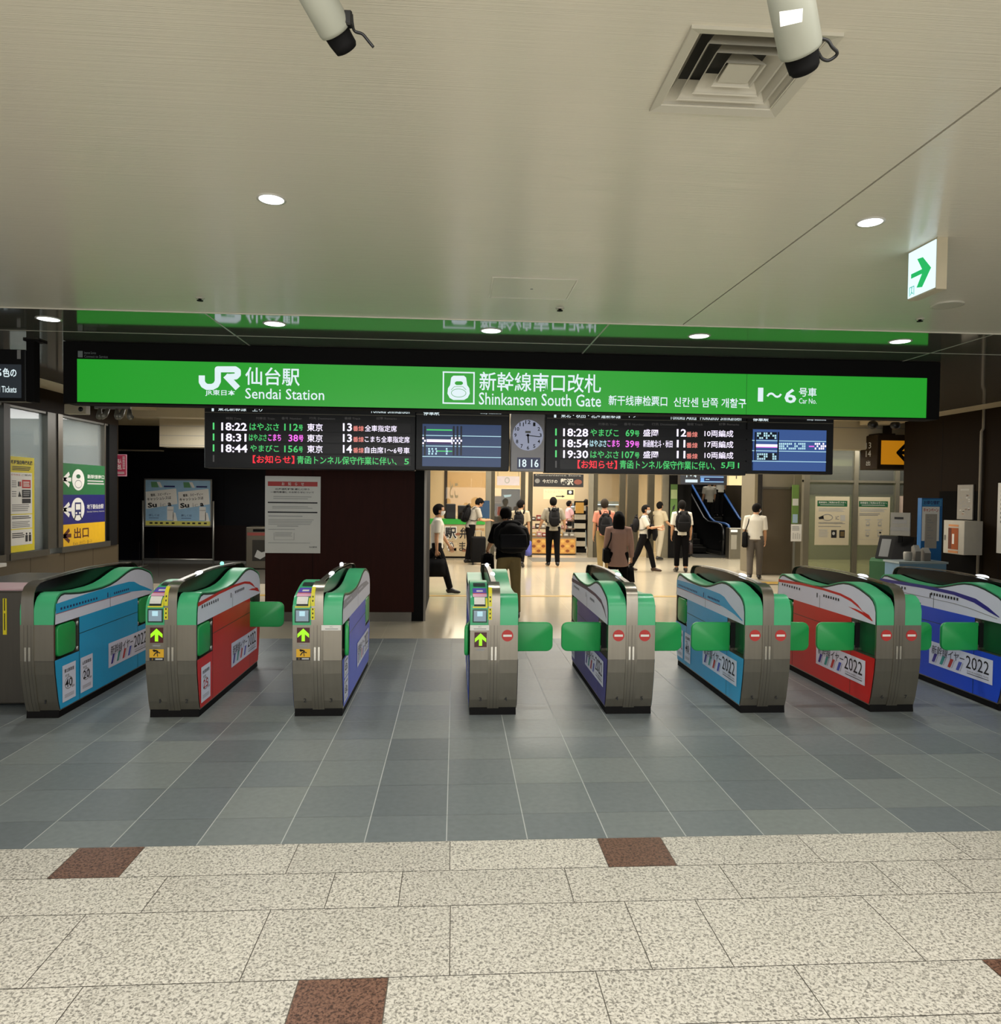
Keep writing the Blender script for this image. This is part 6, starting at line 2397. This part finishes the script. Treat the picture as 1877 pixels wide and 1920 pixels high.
MB().use(mat('counter_top', '#8d9a9c', .4)).box(-w - .02, w + .02, 0, .42, zc2 - .03, zc2).build('counter_top', None, t)
zq = zc2
for lb, px, hh, ww, nm in (('small round white pot on the pale blue counter, leftmost', 1708, .14, .07, 'pot'), ('grey leaflet holder on the counter, tilted top', 1724, .24, .09, 'leaflet_holder'), ('grey leaflet holder on the counter nearest the blue stand', 1742, .20, .10, 'leaflet_holder')):
    p = onY(px, 1045, 10.9)
    if nm == 'pot':
        ob = MB().use(mat('pot_grey', '#9a978e', .4)).tube([(0, 0, 0), (0, 0, .02), (0, 0, hh - .02), (0, 0, hh)], [.05, .06, .065, .055], 20).build(nm, None, None)
    else:
        ob = MB().use(mat('holder_grey', '#76736c', .4)).prism([(-.05, 0), (-.05, hh * .6), (.02, hh), (.06, hh * .9), (.06, 0)], 'x', -ww / 2, ww / 2).use(PALEINK).strip([(-.052, hh * .62), (.018, hh * 1.02)], 'x', -ww / 2, ww / 2, .004).build(nm, None, None)
    ob.location = (p.x, 10.98, zq)
    tag(ob, lb, 'holder' if nm != 'pot' else 'pot', None)

# extinguisher box on the right wall
ya, yb = onX(1808, 1005, XR - .32).y, onX(1769, 1005, XR - .32).y
z1, z0 = onX(1790, 976, XR - .32).z, onX(1790, 1039, XR - .32).z
t = thing('wall_box', 'white wall box with an orange window on the right wall', 'box', (XR, (ya + yb) / 2, z0))
hw_, hh = abs(yb - ya) / 2, z1 - z0
MB().use(mat('box_white', '#b9b4a6', .4)).rbox(-.32, 0, -hw_, hw_, 0, hh, .008, 2).build('case', None, t)
mb = MB().use(mat('orange_window', '#9c4a18', .35)).box(-.324, -.32, -hw_ * .45, hw_ * .5, hh * .14, hh * .78)
mb.use(mat('dark_orange', '#5a2410', .4)).box(-.325, -.324, hw_ * .2, hw_ * .5, hh * .15, hh * .77)
mb.use(PAPER).box(-.326, -.324, -hw_ * .08, hw_ * .12, hh * .3, hh * .6)
mb.use(mat('orange_print', '#c8844c', .5)).box(-.323, -.32, -hw_ * .45, hw_ * .5, hh * .82, hh * .88).box(-.323, -.32, -hw_ * .45, hw_ * .5, hh * .03, hh * .10)
mb.build('window', None, t)
MB().use(ALU).box(-.335, -.32, hw_ * .8, hw_ * .88, hh * .4, hh * .55).build('latch', None, t)


def d_map(d):
    r = random.Random(5)
    for k in range(26):
        u, v = r.uniform(.15, .75), r.uniform(.25, .85)
        d.rect(r.choice((GREYINK, PALEINK, mat('map_brown', '#8a6a58', .5))), u, v, u + .12, v + .03)
    d.lines(GREYINK, .1, .92, .85, .96, 1)
    d.lines(PALEINK, .2, .12, .8, .18, 2)


sheet('poster', 'framed grey plan poster above the white wall box', 'poster', X=XR - .004, box=(1797, 909, 1826, 974), draw=d_map, base=mat('framed_grey_paper', '#8f8b82', .5), thick=.02)
sheet('poster', 'white poster cut by the right photo edge', 'poster', X=XR - .004, box=(1871, 905, 1930, 1040), base=PAPER, draw=lambda d: d.lines(GREYINK, .1, .1, .9, .6, 8), thick=.01)
# conduit
pp = onX(1838, 900, XR - .04)
tag(MB().use(mat('conduit_grey', '#8a8172', .4)).tube([(0, 0, 0), (0, 0, 2.86), (-.0, 0, 2.93), (.03, 0, 2.98), (.03, 0, 3.30)], .022, 12).build('conduit_pipe', None, None), 'thin grey conduit pipe running up the right wall', 'pipe').location = (XR - .04, pp.y, 0)

# ================================================================== ESCALATORS AND PLATFORM SIGN
ESK = mat('escalator_black', '#0b0b0c', .3)
EBL = mat('handrail_blue', '#2c5a9c', .35)
EST = mat('escalator_steel', '#5c5a55', .3, .8)
for lb, xc, rail in (('left escalator with black sides rising away beyond the hall', 7.72, BLACK), ('right escalator with blue handrails rising away beyond the hall', 8.92, EBL)):
    t = thing('escalator', lb, 'escalator', (xc, 21.9, 0), 0, 'escalators beyond the hall')
    sl = .577
    mb = MB().use(ESK)
    mb.prism([(-.5, 0), (1.2, 0), (7.6, 6.4 * sl), (7.6, 6.4 * sl - .6), (2.2, -.0), (1.2, -.05)], 'x', -.42, .42)
    mb.build('truss', None, t)
    for k in range(22):
        yy = .9 + k * .3
        zz = max(.0, (yy - 1.1)) * sl
        MB().use(ESK).box(-.40, .40, yy, yy + .3, zz, zz + .17).use(EST).box(-.40, .40, yy - .002, yy + .02, zz + .155, zz + .172).build('step', None, t)
    for s in (-1, 1):
        x0, x1 = (s * .44, s * .54) if s > 0 else (s * .54, s * .44)
        path = [(-.35, .55), (-.30, .80), (-.15, .93), (.1, .97), (1.0, .99), (1.4, 1.10), (7.6, 1.10 + 6.2 * sl)]
        mb = MB().use(ESK).prism([(-.30, 0)] + [(y_, z_ - .03) for y_, z_ in path] + [(7.6, 6.2 * sl)] + [(1.3, 0)], 'x', x0 + .02, x1 - .02)
        mb.use(EST).box(x0, x1, -.25, 1.2, .0, .12)
        mb.build('balustrade', None, t)
        MB().use(rail).tube([(s * .49, y_, z_) for y_, z_ in [(-.10, .42), (-.3, .46)] + path], .04, 10).build('handrail', None, t)
    MB().use(EST).box(-.6, .6, -1.1, .2, .0, .012).build('landing_plate', None, t)
# white console at the foot of the right escalator
t = thing('barrier_post', 'pale steel post unit at the foot of the right escalator', 'barrier', (px_x(1374, 20.4), 20.4, 0))
zz = onY(1375, 990, 20.4).z
MB().use(STEEL).rbox(-.10, .38, 0, .3, 0, zz, .02, 2).build('body', None, t)
MB().use(lit('post_lamp', '#f4f0e0', 1.2)).box(-.06, .14, -.004, 0, zz - .12, zz - .05).build('lamp', None, t)
MB().use(mat('post_pad', '#8a8478', .5)).box(-.05, .12, -.004, 0, zz - .62, zz - .2).build('panel', None, t)

YH = 19.6
a, b = onY(1276, 900, YH).x, onY(1423, 900, YH).x
z0 = onY(1350, 909, YH).z
t = thing('platform_sign', 'dark hanging sign with small blue displays above the escalators', 'sign', ((a + b) / 2, YH, z0))
L = Vector(t.location)
w = (b - a) / 2
MB().use(mat('sign_navy_grey', '#23262e', .4)).box(-w, w, 0, .25, 0, .62).build('housing', None, t)
mb = MB().use(MATTB)
mb.box(-w + .3, -w + .36, .1, .16, .62, 3.42 - z0).build('hanger_rod', None, t)
mb = MB()
P = Pane(mb, YH - .003)
P.rect(LITW, 1285, 899, 1308, 904.5)
P.text(LITW, '1・4', 1287, 889, 1306, 895, .03)
mb.v = [tuple(Vector(q) - L) for q in mb.v]
mb.build('lettering', None, t)
for x0, x1 in ((1313, 1357), (1400, 1419)):
    mb = MB()
    P = Pane(mb, YH - .003)
    P.rect(LCD2, x0, 892, x1, 905)
    P.up()
    P.rect(lit('lcd_navy', '#0c1640'), x0 + 8, 896, x1, 902)
    P.rect(lit('lcd_sky', '#7ab0ee'), x0 + 1, 896, x0 + 7, 903)
    P.rect(LEDC, x0, 894, x1, 895)
    P.rect(LEDC, x0, 903, x1, 904)
    P.up()
    P.rect(LEDC, x0 + 10, 898.5, x0 + 17, 899.5)
    mb.v = [tuple(Vector(q) - L) for q in mb.v]
    mb.build('display_face', None, t)
t = thing('wall_clock', 'cream square clock hanging between the blue platform displays', 'clock', (px_x(1377, YH, 900), YH - .14, onY(1377, 910, YH).z))
mb = MB().use(mat('clock_cream', '#cdbd92', .5, emit=.25)).box(-.21, .21, 0, .14, 0, .62)
mb.build('case', None, t)
MB().use(INK).box(-.012, .012, -.004, 0, .18, .48).build('clock_hand', None, t)
# riders on the escalator
for lb, px, Y, z_, sh_ in (('person in pale shirt riding up the right escalator, left of two riders', 1329, 24.2, 0, C_GREYW), ('person in white shirt riding up the right escalator, right of two riders', 1349, 24.8, 0, C_WHITE)):
    kk = round((Y - 21.9 - .9) / .3 - .5)
    Yr = 21.9 + .9 + kk * .3 + .15
    zr = max(0, (.9 + kk * .3) - 1.1) * .577 + .172
    pr = person(lb, px_x(px, Y, 930), Yr, 1.68, 0, sh_, C_DARK, legs=((.0, 0), (0, 0)), arms=((.1, .1, .3), (.1, .1, .3)), group='people riding the escalator')
    pr['t'].location.z = zr

# dark pier poster


def d_pier(d):
    d.rect(mat('pier_green', '#5a7a3c', .5), 0, .42, 1, 1)
    d.rect(mat('pier_pale', '#9aa878', .5), .05, .15, .95, .40)
    d.up()
    d.poly(INK, [(.35, .62), (.7, .55), (.6, .68), (.25, .75)])


sheet('poster', 'narrow green poster on the dark pier left of the escalators', 'poster', Y=YF - .052, box=(1257, 908, 1270, 976), draw=d_pier, base=mat('pier_base_green', '#4c6a34', .5))

# ================================================================== SHOP INTERIOR
t = thing('service_counter', 'service counter with a green top band and big lettering at the left of the shop', 'counter', (px_x(856, 20.2), 20.2, 0))
L = Vector(t.location)
a, b = px_x(806, 20.2) - L.x, px_x(908, 20.2) - L.x
zg0, zg1 = onY(856, 983, 20.2).z, onY(856, 973, 20.2).z
MB().use(mat('counter_cream', '#b9a684', .5)).box(a, b, 0, .4, 0.05, zg0).use(MATTB).box(a + .02, b - .02, .03, .4, 0, .05).build('front_panel', None, t)
MB().use(mat('counter_green_band', '#2f9c38', .4)).box(a - .02, b + .02, -.03, .42, zg0, zg1).build('green_band', None, t)
mb = MB()
P = Pane(mb, 20.2 - .006)
P.text(PAPER, '駅', 832, 987, 858, 1012, .07)
P.text(PAPER, 'り', 838, 1015, 851, 1033, .07)
P.up()
P.text(INK, '駅', 834, 989, 856, 1010, .025)
P.text(INK, '弁', 862, 989, 876, 1010, .02)
P.text(INK, 'わ', 822, 1016, 833, 1032, .0)
P.text(INK, 'り', 840, 1016, 851, 1034, .0)
P.text(INK, 'ま', 861, 1016, 873, 1033, .0)
mb.v = [tuple(Vector(q) - L) for q in mb.v]
mb.build('lettering', None, t)
mb = MB()
P = Pane(mb, 20.2 - .004)
r = random.Random(3)
for k in range(26):
    x_, y_ = r.uniform(808, 900), r.uniform(986, 1036)
    P.rect(r.choice((mat('food_tan', '#a8845a', .6), mat('food_pale', '#cdb894', .6), mat('food_rust', '#8a5a40', .6))), x_, y_, x_ + 9, y_ + 5)
mb.v = [tuple(Vector(q) - L) for q in mb.v]
mb.build('picture_print', None, t)
mat_ = mat('machine_grey_black', '#1a1b1e', .4)
for lb, px, w_, h_ in (('black ticket printer on the green-topped counter, left of two', 845, .28, .42), ('black ticket printer on the green-topped counter, right of two', 867, .26, .38)):
    t = thing('counter_machine', lb, 'machine', (px_x(px, 20.4, 960), 20.4, zg1), 0, 'machines on the green-topped counter')
    MB().use(mat_).rbox(-w_ / 2, w_ / 2, -.12, .14, 0, h_, .02, 2).build('case', None, t)
    MB().use(BLACK).box(-w_ * .4, w_ * .4, -.124, -.12, h_ * .45, h_ * .92).build('screen', None, t)
tag(MB().use(mat('navy_panel', '#1f4468', .5)).box(0, .36, 0, .03, 0, .5).box(.02, .08, -.1, .2, -.02, 0).build('partition', None, None), 'small blue partition panel at the right end of the counter', 'partition').location = (px_x(894, 20.45, 960), 20.45, zg1 + .02)
tag(MB().use(mat('dark_wood_post', '#2a120c', .5)).box(-.045, .045, 0, .09, 0, 2.95).build('post', None, None), 'thin dark brown post inside the shop window', 'post').location = (px_x(835, 21.3), 21.3, 0)
tag(MB().use(mat('hanging_grey_print', '#a89878', .6)).text('とこ', -.12, .12, 0, .48, Vector((0, 0, 0)), X3, Z3, .03).build('window_lettering', None, None), 'pale vertical lettering on the left shop window', 'lettering').location = (px_x(851, 20.74, 920), 20.742, onY(851, 934, 20.74).z)
# TV and white banner in the second window
t = thing('shop_screen', 'black screen on a stand inside the second shop window', 'screen', (px_x(957, 21.2), 21.2, 0))
L = Vector(t.location)
zt_, zb_ = onY(957, 917, 21.2).z, onY(957, 958, 21.2).z
MB().use(BLACK).rbox(-.28, .28, 0, .06, zb_, zt_, .008, 1).build('panel', None, t)
MB().use(MATTB).box(-.26, .26, .01, .2, .0, .5).box(-.05, .05, .03, .09, .5, zb_).build('stand', None, t)
mb = MB().use(lit('tv_glow', '#a8cfe0', .8)).flat([(-.22, zt_ - .18), (.02, zt_ - .16), (.0, zt_ - .22), (-.18, zt_ - .25)], Vector((0, -.003, 0)), X3, Z3)
mb.build('screen_picture', None, t)


def hang_sheet(name, label, cat, Y, box, base, draw, group=None):
    ob = sheet(name, label, cat, Y=Y, box=box, draw=draw, base=base, thick=.008, group=group)
    if name == 'banner':
        z1 = onY((box[0] + box[2]) / 2, box[1], Y).z - ob.location.z
        for s in (-.3, .3):
            MB().use(ALU).cyl((s, 0, z1 - .01), (s, 0, 3.40 - ob.location.z), .006, seg=8).build('hanging_rod', None, ob)
    return ob


hang_sheet('banner', 'white banner with a ring mark hanging in the second shop window', 'banner', 20.62, (932, 893, 974, 910), mat('banner_white', '#d8cdd0', .5), lambda d: d.ring(PALEINK, .45, .45, .12, .35, .05))


def d_black(d):
    d.text(PALEINK, 'Convenience Store', .04, .02, .95, .16)
    d.text(PAPER, '今だけの', .18, .42, .48, .72, .01)
    d.text(PAPER, '贅沢', .54, .34, .80, .86, .03)
    d.disc(GREYINK, .08, .55, .05, .18)
    d.disc(mat('bowl_red', '#8a4a3c', .5), .89, .6, .08, .2)


hang_sheet('banner', 'black hanging shop banner with white lettering over the entrance', 'banner', 20.6, (1000, 889, 1094, 913), mat('banner_black', '#17171a', .5), d_black)


def d_wall(d):
    d.text(GREYINK, 'お会計はこちら', .05, .12, .62, .38)
    d.stroke(INK, [(.40, .72), (.62, .72)], .03)
    d.poly(INK, [(.60, .60), (.70, .72), (.60, .84)])
    d.rect(INK, .76, .08, .97, .55)
    d.up()
    d.disc(PAPER, .865, .3, .05, .16)


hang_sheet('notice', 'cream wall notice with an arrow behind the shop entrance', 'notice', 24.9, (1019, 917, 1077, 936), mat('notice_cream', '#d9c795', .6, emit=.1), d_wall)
# display fixture with food pictures at the entrance
YQ = 21.6
a, b = px_x(994, YQ), px_x(1081, YQ)
t = thing('display_fixture', 'low display fixture with orange food pictures at the shop entrance', 'display', ((a + b) / 2, YQ, 0))
L = Vector(t.location)
w = (b - a) / 2
z1 = onY(1035, 1008, YQ).z
MB().use(mat('fixture_grey', '#8d8068', .5)).box(-w, w, 0, .7, .05, z1).use(MATTB).box(-w + .02, w - .02, .02, .68, 0, .05).build('base', None, t)
mb = MB()
P = Pane(mb, YQ - .003)
zz = 1008
P.rect(mat('food_orange', '#d39a4e', .5), 996, 1010, 1079, 1038)
P.up()
for row in range(3):
    for k in range(9):
        P.disc(mat('food_brown', '#8f4f22', .5) if (k + row) % 2 else mat('food_yellow', '#e0b45c', .5), 1001 + k * 9, 1015 + row * 9, 3.6, 2.8)
mb.v = [tuple(Vector(q) - L) for q in mb.v]
mb.build('picture_panel', None, t)
r = random.Random(11)
for tier, yy in enumerate((.18, .36, .54)):
    zs_ = z1 + .02 + tier * .24
    MB().use(mat('tier_wood', '#6a4c34', .5)).box(-w, w, yy - .08, yy + .12, zs_ - .02, zs_).use(MATTB).box(-w, -w + .03, yy, yy + .1, z1, zs_ - .02).box(w - .03, w, yy, yy + .1, z1, zs_ - .02).build('tier', None, t)
fc = [mat('box_%s' % n, h, .5) for n, h in (('white', '#cfc6b0'), ('rose', '#b9807a'), ('dark', '#3a2a22'), ('gold', '#b08a4a'), ('grey', '#8a8478'), ('red', '#8f3428'))]
n_ = 0
for tier, yy in enumerate((.18, .36, .54)):
    zs_ = z1 + .02 + tier * .24
    x_ = -w + .06
    while x_ < w - .16:
        bw, bh = r.uniform(.11, .18), r.uniform(.07, .17)
        m = r.choice(fc)
        cn = m.name.split('_')[1]
        ob = MB().use(m).rbox(-bw / 2, bw / 2, -.05, .05, 0, bh, .006, 1).use(PAPER).box(-bw * .3, bw * .3, -.0515, -.05, bh * .3, bh * .7).build('gift_box', None, None, (0, 0, 0))
        ob.location = (L.x + x_ + bw / 2, YQ + yy, zs_)
        tag(ob, 'small %s packaged food box on the %s tier of the shop entrance display' % (cn, ('lowest', 'middle', 'top')[tier]), 'box', 'packaged food boxes on the display')
        x_ += bw + .02
        n_ += 1
# tall spinner rack of white packs right of the fixture
t = thing('display_rack', 'tall dark rack of white packs beside the display fixture', 'rack', (px_x(1088, 22.4), 22.4, 0))
MB().use(MATTB).box(-.2, .2, .0, .3, 0, .12).box(-.18, .18, .12, .16, .12, 1.62).build('frame', None, t)
for k in range(5):
    MB().use(mat('rack_pack', '#b9b2a2', .5)).box(-.17, .17, .02, .12, .2 + k * .28, .36 + k * .28).build('pack', None, t)
MB().use(mat('rack_card', '#c89a4a', .5)).box(-.16, .10, -.01, .0, 1.24, 1.58).build('price_card', None, t)
# lit chiller cases along the rear
for lb, px0, px1, yt, yb_ in (('lit open chiller case at the back of the shop, behind the entrance', 1070, 1102, 944, 985), ('lit open chiller case seen through the glass right of the entrance', 1121, 1162, 940, 990)):
    Yc = 25.2
    a, b = px_x(px0, Yc), px_x(px1, Yc)
    t = thing('chiller_case', lb, 'chiller', ((a + b) / 2, Yc, 0), 0, 'chiller cases at the back of the shop')
    w = (b - a) / 2
    zt_ = onY(px0, yt, Yc).z
    MB().use(mat('chiller_grey', '#7f8a8c', .4)).box(-w, w, 0, .8, 0, .9).box(-w, w, .7, .8, .9, zt_).box(-w, w, .1, .8, zt_ - .1, zt_).build('cabinet', None, t)
    MB().use(lit('chiller_tube', '#d6f0ff', 2.0)).box(-w + .02, w - .02, .12, .2, zt_ - .13, zt_ - .1).build('lamp', None, t)
    for k in range(2):
        MB().use(mat('chiller_food', '#a8a296', .5, var=.5, scale=30)).box(-w + .02, w - .02, .3, .68, .92 + k * .3, 1.08 + k * .3).build('stocked_shelf', None, t)
# shelves at the left inside the second window
t = thing('shelf_unit', 'dark shelf unit with mixed goods behind the second shop window', 'shelf', (px_x(948, 22.6), 22.6, 0))
MB().use(mat('shelf_dark', '#4a3a28', .5)).box(-.5, .5, .0, .4, 0, .1).box(-.5, .5, .38, .4, .1, 1.75).box(-.5, .5, .0, .4, .6, .64).box(-.5, .5, .0, .4, 1.1, 1.14).box(-.5, .5, 0, .4, 1.5, 1.54).build('frame', None, t)
r = random.Random(4)
for z_ in (.64, 1.14):
    x_ = -.45
    while x_ < .4:
        bw = r.uniform(.1, .2)
        MB().use(r.choice(fc)).box(x_, x_ + bw - .02, .08, .3, z_, z_ + r.uniform(.12, .3)).build('package', None, t)
        x_ += bw
